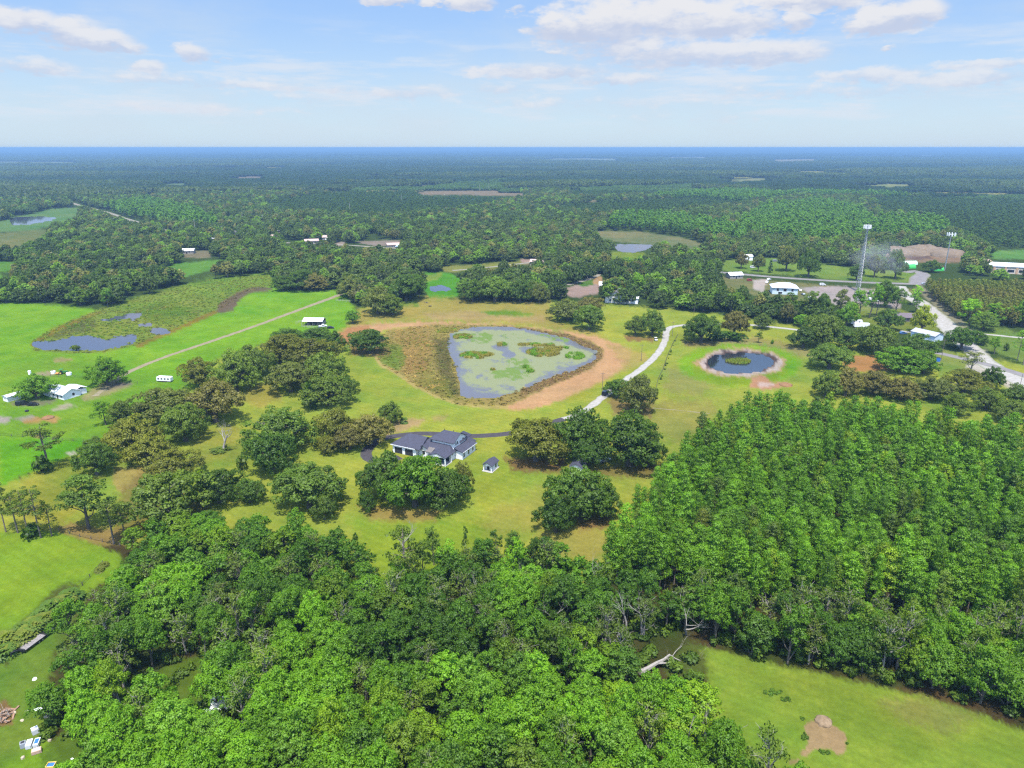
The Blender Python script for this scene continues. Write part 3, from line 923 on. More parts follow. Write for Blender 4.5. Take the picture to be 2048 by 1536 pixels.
ZONES = [
    # polygon, displayed colour, edge softness (px), edge wander (px), strength
    # --- far clearings and fields
    ([(0, 442), (100, 418), (160, 414), (162, 440), (60, 462), (-400, 480), (-400, 470)], (128, 165, 88), 1.5, 3, 1),
    ([(-400, 470), (0, 465), (105, 457), (96, 482), (42, 499), (0, 500), (-400, 520)], (142, 150, 84), 2, 3, 1),
    ([(-400, 522), (0, 522), (36, 524), (40, 540), (0, 545), (-400, 550)], (120, 170, 60), 2, 4, 1),
    ([(327, 536), (350, 527), (455, 518), (442, 535), (362, 556)], (118, 172, 64), 1.5, 2, 1),
    ([(-800, 323), (0, 323), (160, 324), (150, 327.5), (0, 328.5), (-800, 329)], (190, 200, 160), .5, .7, 1),
    ([(453, 353.5), (545, 352.5), (540, 356), (460, 357)], (165, 150, 125), .5, .7, 1),
    ([(830, 384), (900, 380.5), (985, 380), (1052, 388), (1040, 393), (940, 390), (850, 390)], (172, 152, 118), .7, 1, 1),
    ([(833, 367), (868, 366), (860, 370), (836, 370.5)], (170, 155, 120), .5, .7, 1),
    ([(660, 366), (690, 364.5), (682, 368)], (150, 160, 120), .5, .5, 1),
    ([(1080, 318), (1160, 316.5), (1240, 317.5), (1235, 321), (1100, 321.5)], (165, 175, 140), .4, .6, 1),
    ([(1330, 314), (1418, 313.5), (1415, 317), (1335, 317.5)], (175, 178, 150), .4, .6, 1),
    ([(1540, 319), (1640, 317.5), (1635, 323), (1545, 324.5)], (180, 170, 130), .4, .6, 1),
    ([(1700, 371), (1780, 367), (1842, 370), (1830, 374), (1710, 373)], (170, 178, 105), .7, .8, 1),
    ([(1430, 360), (1530, 356), (1560, 359), (1480, 364)], (165, 170, 110), .6, .8, 1),
    ([(1165, 402), (1200, 398), (1196, 403), (1170, 404)], (160, 150, 110), .6, .8, 1),
    ([(310, 368), (400, 365), (395, 370), (320, 371)], (135, 160, 105), .6, .8, 1),
    ([(1700, 312), (1900, 310), (1890, 312.5), (1710, 314)], (165, 172, 140), .3, .4, 1),
    ([(1180, 462), (1280, 463), (1370, 476), (1420, 490), (1390, 500), (1320, 492), (1250, 486), (1200, 480)], (150, 152, 98), 2, 3, 1),
    ([(1215, 503), (1240, 503), (1290, 505), (1290, 520), (1250, 521), (1212, 516)], (150, 170, 60), 1.5, 2, 1),
    ([(1448, 520), (1560, 516), (1700, 535), (1835, 545), (1840, 566), (1700, 562), (1560, 549), (1445, 540)], (140, 172, 72), 2, 4, 1),
    ([(1445, 553), (1560, 562), (1700, 575), (1835, 578), (1838, 600), (1700, 612), (1560, 600), (1440, 575)], (150, 150, 92), 2, 3, 1),
    ([(1505, 560), (1535, 558), (1528, 585), (1508, 580)], (222, 206, 190), 1, 1, 1),
    ([(1600, 575), (1680, 572), (1800, 585), (1802, 620), (1700, 622), (1640, 600)], (206, 192, 182), 1.5, 2, 1),
    ([(1765, 515), (1790, 499), (1850, 500), (1930, 513), (1925, 527), (1860, 525), (1800, 528)], (176, 148, 116), 1.5, 3, 1),
    ([(1805, 512), (1850, 509), (1865, 516), (1825, 521)], (140, 118, 105), 1, 1.5, 1),
    ([(1985, 502), (2048, 500), (2200, 505), (2200, 520), (1985, 518)], (128, 178, 80), 1, 2, 1),
    ([(845, 545), (900, 545), (925, 560), (930, 585), (905, 595), (860, 598), (845, 575)], (108, 178, 48), 2, 3, 1),
    ([(840, 552), (885, 545), (880, 558), (845, 566)], (160, 180, 70), 2, 3, 1),
    ([(880, 533), (960, 528), (1050, 520), (1060, 530), (960, 540), (890, 545)], (160, 165, 80), 2, 3, .9),
    ([(1128, 576), (1190, 560), (1218, 562), (1204, 584), (1160, 594), (1125, 590)], (206, 176, 160), 2, 4, .95),
    ([(1150, 566), (1185, 560), (1200, 566), (1165, 574)], (110, 150, 60), 1, 2, 1),
    ([(1190, 550), (1205, 553), (1200, 570), (1185, 566)], (215, 175, 125), 1, 2, 1),
    ([(1040, 518), (1070, 517), (1065, 527), (1045, 528)], (200, 170, 150), 1, 2, 1),
    ([(660, 486), (690, 484), (688, 492), (664, 493)], (200, 180, 160), 1, 1, 1),
    ([(700, 482), (805, 480), (805, 490), (750, 492)], (195, 172, 155), 1, 2, .8),
    ([(365, 503), (425, 500), (420, 516), (370, 515)], (160, 150, 112), 1.5, 2, 1),
    ([(-300, 548), (0, 548), (30, 560), (0, 585), (-300, 600)], (120, 168, 62), 2, 4, 1),
    # --- big near zones
    (LAWN, (176, 192, 72), 4, 6, 1),
    (PASTURE, (144, 197, 48), 4, 5, 1),
    ([(0, 720), (120, 700), (250, 745), (400, 770), (330, 800), (250, 850), (200, 900), (90, 880), (0, 880)], (138, 184, 54), 20, 18, .75),
    ([(0, 880), (90, 876), (165, 880), (175, 905), (100, 925), (60, 945), (0, 972)], (112, 188, 14), 6, 5, .9),
    ([(170, 895), (250, 850), (240, 900), (210, 960), (130, 1050), (40, 1040), (0, 1010), (60, 955)], (176, 176, 66), 8, 8, .8),
    ([(230, 935), (300, 930), (300, 975), (240, 985), (225, 965)], (205, 182, 98), 6, 8, .95),
    ([(90, 1060), (130, 1045), (250, 1060), (260, 1085), (190, 1092)], (186, 160, 92), 6, 8, .95),
    (WETLAND, (150, 170, 66), 2.5, 4, 1),
    ([(90, 674), (160, 640), (190, 640), (190, 662), (150, 668), (110, 678)], (110, 118, 64), 4, 5, .9),
    ([(60, 692), (75, 676), (110, 655), (200, 621), (206, 624), (120, 660), (84, 682), (70, 694)], (160, 138, 52), 2, 3, .9),
    ([(270, 690), (330, 664), (430, 620), (470, 605), (476, 609), (430, 628), (330, 672), (275, 696)], (168, 138, 58), 2, 3, .9),
    ([(430, 622), (440, 606), (470, 588), (495, 576), (545, 575), (542, 582), (500, 586), (474, 604), (468, 620), (445, 628)], (136, 116, 92), 2, 4, .95),
    ([(400, 560), (540, 548), (538, 566), (460, 580), (380, 590), (300, 605)], (142, 178, 62), 8, 8, .7),
    ([(290, 610), (350, 600), (390, 625), (340, 650), (290, 640)], (122, 150, 44), 6, 8, .8),
    # lawn round the pond: dry gold to the north, greener by the house
    ([(720, 620), (790, 605), (860, 596), (1100, 606), (1110, 640), (1200, 668), (1230, 690), (1120, 662), (1000, 648), (850, 642), (750, 644), (680, 664)], (196, 176, 88), 8, 8, .9),
    ([(850, 628), (930, 622), (1090, 632), (1090, 645), (990, 642), (860, 640)], (208, 178, 116), 5, 5, .8),
    ([(960, 625), (1010, 621), (1068, 628), (1066, 632), (990, 631)], (130, 168, 40), 1.5, 3, .9),
    ([(760, 602), (790, 604), (830, 600), (840, 612), (780, 616), (740, 625)], (120, 166, 52), 4, 4, .8),
    ([(1120, 615), (1340, 617), (1560, 650), (1600, 680), (1360, 690), (1330, 750), (1260, 790), (1170, 815), (1200, 760), (1262, 715), (1240, 690), (1200, 672), (1180, 640)], (178, 192, 72), 8, 8, .6),
    ([(1320, 690), (1400, 680), (1600, 700), (1690, 740), (1690, 780), (1560, 790), (1440, 830), (1380, 900), (1320, 960), (1250, 1000), (1250, 960), (1330, 850), (1320, 760)], (172, 188, 74), 10, 10, .8),
    ([(1330, 735), (1400, 730), (1440, 760), (1400, 790), (1330, 780)], (178, 172, 98), 10, 12, .7),
    ([(1300, 800), (1430, 800), (1430, 850), (1370, 890), (1300, 870)], (176, 168, 88), 12, 12, .7),
    ([(1360, 685), (1480, 670), (1600, 690), (1660, 720), (1590, 712), (1480, 690), (1400, 697)], (180, 164, 104), 5, 8, .8),
    (ell(1480, 729, 122, 42), (138, 194, 30), 6, 4, .85),
    (ell(1480, 737, 96, 34), (150, 178, 48), 6, 4, .9),
    (ell(1482, 726, 90, 29), (214, 180, 130), 3, 8, .95),
    (ell(1482, 726, 83, 26.5), (226, 208, 194), 2.5, 10, .95),
    (ell(1482, 724, 72, 22), (96, 76, 72), 2, 12, .92),
    ([(1503, 754), (1530, 750), (1540, 764), (1578, 766), (1574, 774), (1540, 779), (1500, 776)], (222, 166, 128), 2, 4, .95),
    ([(1515, 766), (1550, 766), (1545, 773), (1520, 774)], (240, 214, 196), 2, 3, .9),
    ([(1690, 712), (1750, 710), (1790, 722), (1790, 742), (1700, 744), (1685, 730)], (216, 160, 96), 2, 3, 1),
    # sand ring
    ([(668, 670), (700, 654), (760, 646), (850, 643), (950, 646), (1050, 653), (1130, 662), (1195, 674), (1240, 690), (1264, 707), (1256, 728), (1226, 752), (1182, 777), (1130, 799), (1080, 814),
      (1040, 820), (1016, 820), (1010, 811), (1024, 808), (1052, 795), (1092, 774), (1142, 754), (1182, 734), (1203, 716), (1206, 700), (1180, 683), (1130, 667), (1060, 658), (1000, 653), (930, 651),
      (850, 652), (790, 656), (740, 668), (690, 685), (676, 680)], (234, 186, 132), 2.5, 3, 1),
    ([(1210, 690), (1250, 694), (1290, 706), (1300, 722), (1260, 740), (1225, 752), (1250, 725)], (206, 182, 104), 6, 7, .75),
    ([(1130, 797), (1230, 752), (1290, 725), (1300, 735), (1220, 770), (1140, 806)], (188, 192, 66), 5, 5, .8),
    ([(668, 671), (700, 655), (740, 650), (735, 665), (700, 688), (680, 690)], (216, 158, 104), 2, 3, 1),
    (MARSH, (182, 164, 92), 2, 3, 1),
    ([(790, 668), (850, 662), (870, 700), (850, 735), (800, 720), (800, 690)], (186, 152, 86), 8, 10, .8),
    ([(765, 690), (800, 690), (815, 720), (795, 742), (765, 728), (756, 712)], (140, 162, 62), 6, 6, .9),
    ([(800, 715), (850, 722), (860, 745), (815, 745)], (190, 150, 88), 6, 8, .8),
    ([(865, 680), (898, 675), (905, 740), (920, 790), (900, 790), (875, 740)], (118, 110, 66), 6, 6, .85),
    ([(850, 745), (900, 760), (910, 800), (870, 788), (830, 768)], (140, 142, 58), 8, 8, .7),
    ([(1040, 770), (1100, 745), (1150, 735), (1190, 712), (1204, 702), (1206, 714), (1182, 735), (1142, 755), (1090, 775), (1040, 796)], (152, 122, 82), 2.5, 4, .95),
    ([(1000, 652), (1060, 657), (1130, 667), (1180, 683), (1206, 700), (1190, 702), (1160, 690), (1130, 677), (1060, 661)], (146, 120, 84), 2, 3, .9),
    ([(752, 706), (757, 716), (764, 726), (797, 744), (832, 769), (872, 789), (917, 806), (962, 811), (1018, 811), (1016, 818), (960, 816.5), (912, 810), (866, 793), (826, 773), (790, 748), (757, 730), (749, 714)], (212, 190, 112), 1.5, 1.5, .95),
    # near lawn, dry patches, oak litter
    ([(1000, 1000), (1070, 985), (1100, 960), (1090, 1060), (1000, 1070), (960, 1060)], (190, 178, 88), 16, 14, .5),
    ([(1080, 1060), (1200, 1050), (1220, 1080), (1190, 1130), (1060, 1090)], (186, 168, 90), 10, 12, .6),
    ([(950, 920), (1040, 930), (1050, 990), (960, 1020)], (164, 184, 58), 14, 10, .6),
    ([(700, 1040), (960, 1040), (980, 1150), (760, 1190)], (148, 182, 52), 18, 14, .85),
    ([(720, 1010), (880, 1020), (870, 1042), (740, 1040)], (184, 156, 88), 6, 8, .8),
    ([(640, 870), (740, 860), (740, 905), (640, 915)], (158, 178, 62), 10, 8, .7),
    ([(800, 838), (850, 838), (840, 852), (770, 872), (765, 862)], (208, 178, 128), 4, 6, .85),
    ([(862, 832), (895, 830), (890, 842), (868, 842)], (200, 180, 110), 3, 4, .7),
    ([(500, 770), (560, 760), (560, 800), (520, 815), (480, 800)], (182, 170, 78), 6, 8, .8),
    ([(380, 870), (470, 850), (500, 880), (470, 920), (390, 930)], (174, 172, 72), 8, 8, .7),
    ([(240, 985), (300, 930), (420, 1010), (420, 1060), (300, 1080), (230, 1060)], (150, 130, 72), 10, 10, .7),
    ([(1010, 915), (1130, 915), (1130, 945), (1030, 945)], (150, 108, 74), 6, 8, .85),
    ([(1150, 1035), (1220, 1030), (1222, 1055), (1160, 1060)], (156, 116, 78), 5, 6, .8),
    ([(1170, 935), (1330, 925), (1320, 955), (1180, 955)], (142, 112, 74), 6, 6, .7),
    ([(700, 690), (780, 695), (780, 712), (700, 712)], (170, 130, 86), 3, 4, .8),
    ([(1210, 790), (1310, 800), (1300, 835), (1230, 830)], (164, 134, 88), 6, 6, .8),
    ([(1250, 672), (1310, 675), (1305, 683), (1255, 682)], (164, 120, 84), 2, 3, .8),
    ([(1370, 682), (1430, 680), (1432, 694), (1372, 693)], (150, 130, 84), 3, 3, .8),
    # farm yard
    ([(105, 720), (125, 715), (143, 719), (130, 724), (108, 724)], (196, 176, 120), 2, 2, .9),
    ([(68, 748), (110, 741), (108, 750), (72, 752)], (206, 184, 150), 2, 2, .9),
    ([(160, 795), (215, 758), (262, 768), (268, 770), (215, 790), (170, 802)], (194, 176, 124), 3, 3, .8),
    ([(208, 765), (262, 764), (266, 770), (230, 778), (205, 780)], (150, 138, 122), 2, 3, .95),
    ([(105, 818), (135, 806), (152, 811), (130, 818), (100, 824)], (212, 200, 168), 2, 2, .9),
    ([(-60, 834), (0, 832), (20, 834), (18, 845), (0, 848), (-60, 850)], (206, 192, 176), 2, 2, .95),
    ([(28, 838), (66, 830), (72, 836), (46, 844)], (196, 184, 164), 2, 2, .9),
    ([(44, 840), (88, 833), (112, 832), (120, 838), (112, 848), (92, 842), (50, 848)], (222, 176, 108), 2, 2, .95),
    ([(62, 870), (84, 869), (88, 874), (76, 877)], (214, 184, 110), 1.5, 2, .9),
    ([(132, 906), (152, 902), (154, 908), (140, 912)], (226, 214, 190), 1.5, 2, .9),
    ([(20, 805), (60, 800), (110, 800), (118, 805), (60, 812), (24, 812)], (150, 138, 120), 2, 3, .8),
    # --- fields at the near corners
    ([(-600, 1250), (0, 1066), (110, 1060), (200, 1092), (245, 1112), (235, 1150), (180, 1180), (110, 1275), (85, 1400), (98, 1480), (135, 1540), (60, 1900), (-600, 1900)], (148, 188, 52), 6, 6, 1),
    ([(-100, 1290), (100, 1230), (160, 1200), (150, 1260), (100, 1340), (85, 1400), (95, 1470), (0, 1536), (-100, 1536)], (134, 164, 62), 12, 14, .85),
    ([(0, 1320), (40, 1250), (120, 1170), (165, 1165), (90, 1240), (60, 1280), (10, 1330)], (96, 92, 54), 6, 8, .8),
    ([(-60, 1405), (10, 1400), (30, 1425), (24, 1450), (-60, 1465)], (170, 128, 88), 5, 8, .85),
    ([(1400, 1292), (1520, 1322), (1645, 1347), (1750, 1372), (1850, 1388), (1950, 1423), (2048, 1462), (2400, 1560), (2400, 1900), (1400, 1900), (1440, 1560), (1400, 1500), (1418, 1420), (1412, 1340)], (156, 184, 64), 6, 8, 1),
    ([(1480, 1330), (1700, 1380), (1800, 1420), (1900, 1480), (1800, 1536), (1650, 1420), (1500, 1380)], (146, 172, 58), 20, 20, .7),
    ([(1760, 1400), (1860, 1395), (1960, 1430), (1900, 1470), (1800, 1440)], (150, 150, 84), 14, 14, .6),
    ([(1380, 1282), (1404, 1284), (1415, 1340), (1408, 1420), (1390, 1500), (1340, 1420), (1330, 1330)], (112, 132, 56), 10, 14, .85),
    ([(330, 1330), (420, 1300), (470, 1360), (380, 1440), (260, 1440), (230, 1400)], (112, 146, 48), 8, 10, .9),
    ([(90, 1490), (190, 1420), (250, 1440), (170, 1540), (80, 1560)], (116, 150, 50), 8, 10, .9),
    ([(1780, 1376), (1850, 1370), (1960, 1410), (1950, 1425), (1850, 1392)], (104, 82, 52), 6, 8, .85),
    ([(1612, 1448), (1634, 1440), (1662, 1450), (1693, 1466), (1690, 1506), (1670, 1509), (1660, 1496), (1630, 1499), (1612, 1511), (1599, 1511), (1619, 1484), (1609, 1463)], (206, 174, 126), 2, 5, .97),
    ([(1578, 1520), (1600, 1518), (1602, 1526), (1580, 1528)], (196, 170, 120), 2, 3, .9),
    # --- roadside at right
    ([(1880, 655), (1940, 640), (2048, 668), (2300, 700), (2300, 790), (2048, 735), (1990, 700), (1930, 690)], (142, 172, 76), 4, 6, .9),
    ([(1840, 690), (1900, 700), (1960, 740), (1900, 745), (1850, 720)], (150, 168, 82), 4, 6, .8),
    ([(1870, 735), (1915, 728), (1935, 745), (1880, 755)], (140, 172, 70), 3, 4, .9),
    ([(1700, 605), (1800, 618), (1880, 650), (1880, 672), (1760, 660), (1690, 640)], (164, 172, 74), 3, 5, .9),
    ([(1925, 742), (1970, 698), (1992, 735), (2048, 765), (2120, 790), (2120, 830), (2030, 780), (1990, 760), (1950, 752)], (236, 226, 208), 3, 5, .95),
    ([(1830, 575), (1842, 570), (1935, 650), (1950, 665), (1925, 672)], (196, 184, 150), 3, 4, .7),
]

def build_ground():
    ys = np.concatenate([np.arange(1900, 620, -4.0), np.arange(620, 330, -2.5), np.arange(330, 300.5, -1.0)])
    r = np.array([ground(1024, y).y for y in ys])
    r = np.concatenate([[12.0, 40.0], r[r > 45], [32000.0, 42000.0]])
    az_f = np.radians(np.arange(-47, 47.001, 0.14))
    az_c = np.radians(np.arange(53, 308, 6.0))
    az = np.concatenate([az_f, az_c])
    na, nr = len(az), len(r)
    Rr, Az = np.meshgrid(r, az, indexing='ij')
    X = Rr * np.sin(Az); Y = Rr * np.cos(Az); Z = np.zeros_like(X)
    front = np.cos(Az) > 0.5
    px, py = project(X, np.where(front, Y, 1.0))
    px = np.where(front, px, -9999.0); py = np.where(front, py, 5000.0)
    # colours
    floor_near = np.array(A(98, 84, 52)); floor_far = np.array(A(86, 108, 50))
    col = np.empty(X.shape + (3,))
    k = np.clip((Rr - 230) / 120, 0, 1)[..., None]
    col[:] = floor_near * (1 - k) + floor_far * k
    g = fbm(X / 9.0, Y / 9.0, 3, 3)[..., None]
    col = np.where(Rr[..., None] < 260, col * (1 - np.clip(g * 1.6 - 0.45, 0, 1)) + np.array(A(72, 104, 36)) * np.clip(g * 1.6 - 0.45, 0, 1), col)
    col = col * (0.8 + 0.4 * fbm(X / 60.0, Y / 60.0, 9, 2))[..., None]
    wx = fbm(px / 14.0, py / 7.0, 21, 3) - 0.5; wy = fbm(px / 14.0 + 40, py / 7.0 + 9, 22, 3) - 0.5
    rag = fbm(px / 5.0, py / 2.5, 23, 2) - 0.5
    grass = np.zeros(X.shape)
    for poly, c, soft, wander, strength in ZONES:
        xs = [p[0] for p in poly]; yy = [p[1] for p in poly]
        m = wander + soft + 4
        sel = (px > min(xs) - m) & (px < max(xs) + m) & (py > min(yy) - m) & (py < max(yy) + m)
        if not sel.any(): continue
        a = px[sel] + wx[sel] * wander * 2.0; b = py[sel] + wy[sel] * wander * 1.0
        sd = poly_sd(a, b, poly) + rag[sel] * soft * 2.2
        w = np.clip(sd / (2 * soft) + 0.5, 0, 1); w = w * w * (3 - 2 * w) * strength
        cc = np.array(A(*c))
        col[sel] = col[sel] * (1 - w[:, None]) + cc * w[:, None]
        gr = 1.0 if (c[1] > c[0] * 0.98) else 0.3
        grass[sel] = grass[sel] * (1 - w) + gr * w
    # wandering green / dry tone over the fields
    big = fbm(X / 38.0, Y / 38.0, 31, 4) - 0.5
    sm = fbm(X / 7.0, Y / 7.0, 37, 3) - 0.5
    t = (big * 0.9 + sm * 0.6)[..., None] * grass[..., None]
    col = col * (1 + t * np.array([0.85, 0.30, 0.4]))
    # dished pond beds
    for poly in WATERS:
        xs = [p[0] for p in poly]; yy = [p[1] for p in poly]
        sel = (px > min(xs) - 12) & (px < max(xs) + 12) & (py > min(yy) - 8) & (py < max(yy) + 8)
        if not sel.any(): continue
        sd = poly_sd(px[sel] + wx[sel] * 9 + rag[sel] * 5, py[sel] + wy[sel] * 5 + rag[sel] * 2.5, poly)
        Z[sel] = np.minimum(Z[sel], np.clip(-(sd + 0.8) * 0.30, -1.0, 0.0))
    nfine = len(az_f)
    idx = np.arange(nr * na).reshape(nr, na)
    i2 = np.concatenate([idx, idx[:, :1]], axis=1)
    q = np.stack([i2[:-1, :-1], i2[:-1, 1:], i2[1:, 1:], i2[1:, :-1]], axis=-1).reshape(-1, 4)[:, ::-1]
    V = np.stack([X, Y, Z], -1).reshape(-1, 3)
    V = np.concatenate([V, [[0, 0, 0]]])
    cen = len(V) - 1
    fan = np.stack([np.full(na, cen), i2[0, 1:], i2[0, :-1]], -1)
    nq, nf = len(q), len(fan)
    me = bpy.data.meshes.new('ground')
    me.vertices.add(len(V)); me.loops.add(nq * 4 + nf * 3); me.polygons.add(nq + nf)
    me.vertices.foreach_set('co', V.reshape(-1).astype(np.float32))
    me.loops.foreach_set('vertex_index', np.concatenate([q.reshape(-1), fan.reshape(-1)]).astype(np.int32))
    me.polygons.foreach_set('loop_start', np.concatenate([np.arange(0, nq * 4, 4), nq * 4 + np.arange(0, nf * 3, 3)]).astype(np.int32))
    cc = np.concatenate([col.reshape(-1, 3), [[0.05, 0.06, 0.02]]])
    cc = np.clip(np.concatenate([cc, np.ones((len(cc), 1))], 1), 0.003, 0.6)
    a = me.attributes.new('zone', 'FLOAT_COLOR', 'POINT'); a.data.foreach_set('color', cc.reshape(-1).astype(np.float32))
    a = me.attributes.new('grass', 'FLOAT', 'POINT'); a.data.foreach_set('value', np.concatenate([grass.reshape(-1), [0]]).astype(np.float32))
    me.update(calc_edges=True)
    m, nt = new_mat('ground')
    N, L, M, mixc, rng, noise = nset(nt)
    geo = N('ShaderNodeNewGeometry')
    at = N('ShaderNodeAttribute'); at.attribute_name = 'zone'
    ag = N('ShaderNodeAttribute'); ag.attribute_name = 'grass'
    n1 = noise(0.9, 5, 0.75, geo.outputs['Position'])
    n2 = noise(0.16, 4, 0.7, geo.outputs['Position'])
    n3 = noise(0.045, 4, 0.65, geo.outputs['Position'])
    f = M('MULTIPLY', M('MULTIPLY', rng(n1, 0.25, 0.75, 0.80, 1.20), rng(n2, 0.3, 0.7, 0.88, 1.12)), rng(n3, 0.3, 0.7, 0.88, 1.12))
    # mowing lines
    mp = N('ShaderNodeMapping'); mp.inputs['Rotation'].default_value = (0, 0, R(-58)); L(geo.outputs['Position'], mp.inputs[0])
    wv = N('ShaderNodeTexWave'); wv.inputs['Scale'].default_value = 0.11; wv.inputs['Distortion'].default_value = 2.5; wv.inputs['Detail'].default_value = 2; wv.inputs['Detail Scale'].default_value = 0.25
    L(mp.outputs[0], wv.inputs['Vector'])
    mow = M('MULTIPLY', M('SUBTRACT', wv.outputs['Fac'], 0.5), M('MULTIPLY', ag.outputs['Fac'], 0.075))
    f = M('MULTIPLY', f, M('ADD', mow, 1.0))
    c = mixc(1.0, at.outputs['Color'], f, 'MULTIPLY')
    # tufts of drier and greener grass
    dry = M('MULTIPLY', rng(noise(0.32, 5, 0.7, geo.outputs['Position']), 0.52, 0.72, 0, 1), M('MULTIPLY', ag.outputs['Fac'], 0.28))
    c = mixc(dry, c, mixc(1.0, c, (1.45, 1.08, 1.25), 'MULTIPLY'))
    d = N('ShaderNodeBsdfDiffuse'); L(c, d.inputs[0]); d.inputs['Roughness'].default_value = 1.0
    bp = N('ShaderNodeBump'); bp.inputs['Strength'].default_value = 0.6; bp.inputs['Distance'].default_value = 0.25
    L(n1, bp.inputs['Height']); L(bp.outputs[0], d.inputs['Normal'])
    o = N('ShaderNodeOutputMaterial'); L(d.outputs[0], o.inputs[0])
    me.materials.append(m)
    tag(mesh_obj('ground', me), kind='structure')
build_ground()

# ------------------------------------------------------------------ water
def water_mat(name, murk, rough=0.06, weed=None):
    m, nt = new_mat(name)
    N, L, M, mixc, rng, noise = nset(nt)
    geo = N('ShaderNodeNewGeometry')
    b = N('ShaderNodeBsdfPrincipled')
    b.inputs['Base Color'].default_value = (*murk, 1); b.inputs['Roughness'].default_value = rough
    b.inputs['IOR'].default_value = 1.33; b.inputs['Specular IOR Level'].default_value = 0.5
    bp = N('ShaderNodeBump'); bp.inputs['Strength'].default_value = 0.06; bp.inputs['Distance'].default_value = 0.05
    L(noise(1.6, 3, 0.6, geo.outputs['Position']), bp.inputs['Height']); L(bp.outputs[0], b.inputs['Normal'])
    o = N('ShaderNodeOutputMaterial')
    if weed is None:
        L(b.outputs[0], o.inputs[0])
    else:
        at = N('ShaderNodeAttribute'); at.attribute_name = 'weed'
        al = N('ShaderNodeAttribute'); al.attribute_name = 'lily'
        n1 = noise(0.35, 5, 0.7, geo.outputs['Position']); n2 = noise(1.4, 4, 0.7, geo.outputs['Position'])
        f = rng(M('ADD', at.outputs['Fac'], M('MULTIPLY', M('SUBTRACT', M('ADD', M('MULTIPLY', n1, 0.6), M('MULTIPLY', n2, 0.4)), 0.5), 1.6)), 0.32, 0.62, 0, 1)
        fl = rng(M('ADD', al.outputs['Fac'], M('MULTIPLY', M('SUBTRACT', n2, 0.5), 2.2)), 0.45, 0.7, 0, 1)
        wc = mixc(rng(n2, 0.3, 0.7, 0, 1), weed[0], weed[1])
        wc = mixc(fl, wc, mixc(n2, weed[2], weed[3]))
        d = N('ShaderNodeBsdfPrincipled'); L(wc, d.inputs['Base Color']); d.inputs['Roughness'].default_value = 0.7; d.inputs['Specular IOR Level'].default_value = 0.2
        ff = M('MAXIMUM', f, fl)
        ms = N('ShaderNodeMixShader'); L(M('MULTIPLY', ff, 0.92), ms.inputs[0]); L(b.outputs[0], ms.inputs[1]); L(d.outputs[0], ms.inputs[2])
        L(ms.outputs[0], o.inputs[0])
    return m

def poly_mesh(name, poly, z, m, grow=0.0, kind='structure', grid=None):
    """flat sheet over a px polygon; grid = step in px makes it a fine sheet"""
    if grid is None:
        P = [ground(x, y, z) for x, y in poly]
        me = bpy.data.meshes.new(name); me.from_pydata([tuple(p) for p in P], [], [tuple(range(len(P)))])
        me.update()
        if me.polygons[0].normal.z < 0: me.flip_normals()
    else:
        xs = [p[0] for p in poly]; yy = [p[1] for p in poly]
        gx = np.arange(min(xs) - grow - grid[0], max(xs) + grow + grid[0] * 2, grid[0]); gy = np.arange(min(yy) - grow - grid[1], max(yy) + grow + grid[1] * 2, grid[1])
        GX, GY = np.meshgrid(gx, gy)
        sd = poly_sd(GX, GY, poly) + grow
        ok = sd > -0.5
        vid = np.full(GX.shape, -1); vs, fs = [], []
        use = ok[:-1, :-1] | ok[1:, :-1] | ok[:-1, 1:] | ok[1:, 1:]
        for i, j in zip(*np.nonzero(use)):
            f = []
            for a, b in ((i, j), (i + 1, j), (i + 1, j + 1), (i, j + 1)):
                if vid[a, b] < 0:
                    vid[a, b] = len(vs); vs.append(tuple(ground(GX[a, b], GY[a, b], z)))
                f.append(vid[a, b])
            fs.append(tuple(int(x) for x in f))
        me = bpy.data.meshes.new(name); me.from_pydata(vs, [], fs); me.update()
    me.materials.append(m)
    return tag(mesh_obj(name, me), kind=kind)

def add_attr(me, nm, fn):
    co = np.empty(len(me.vertices) * 3, np.float32); me.vertices.foreach_get('co', co); co = co.reshape(-1, 3)
    px, py = project(co[:, 0], co[:, 1])
    a = me.attributes.new(nm, 'FLOAT', 'POINT'); a.data.foreach_set('value', fn(px, py).astype(np.float32))

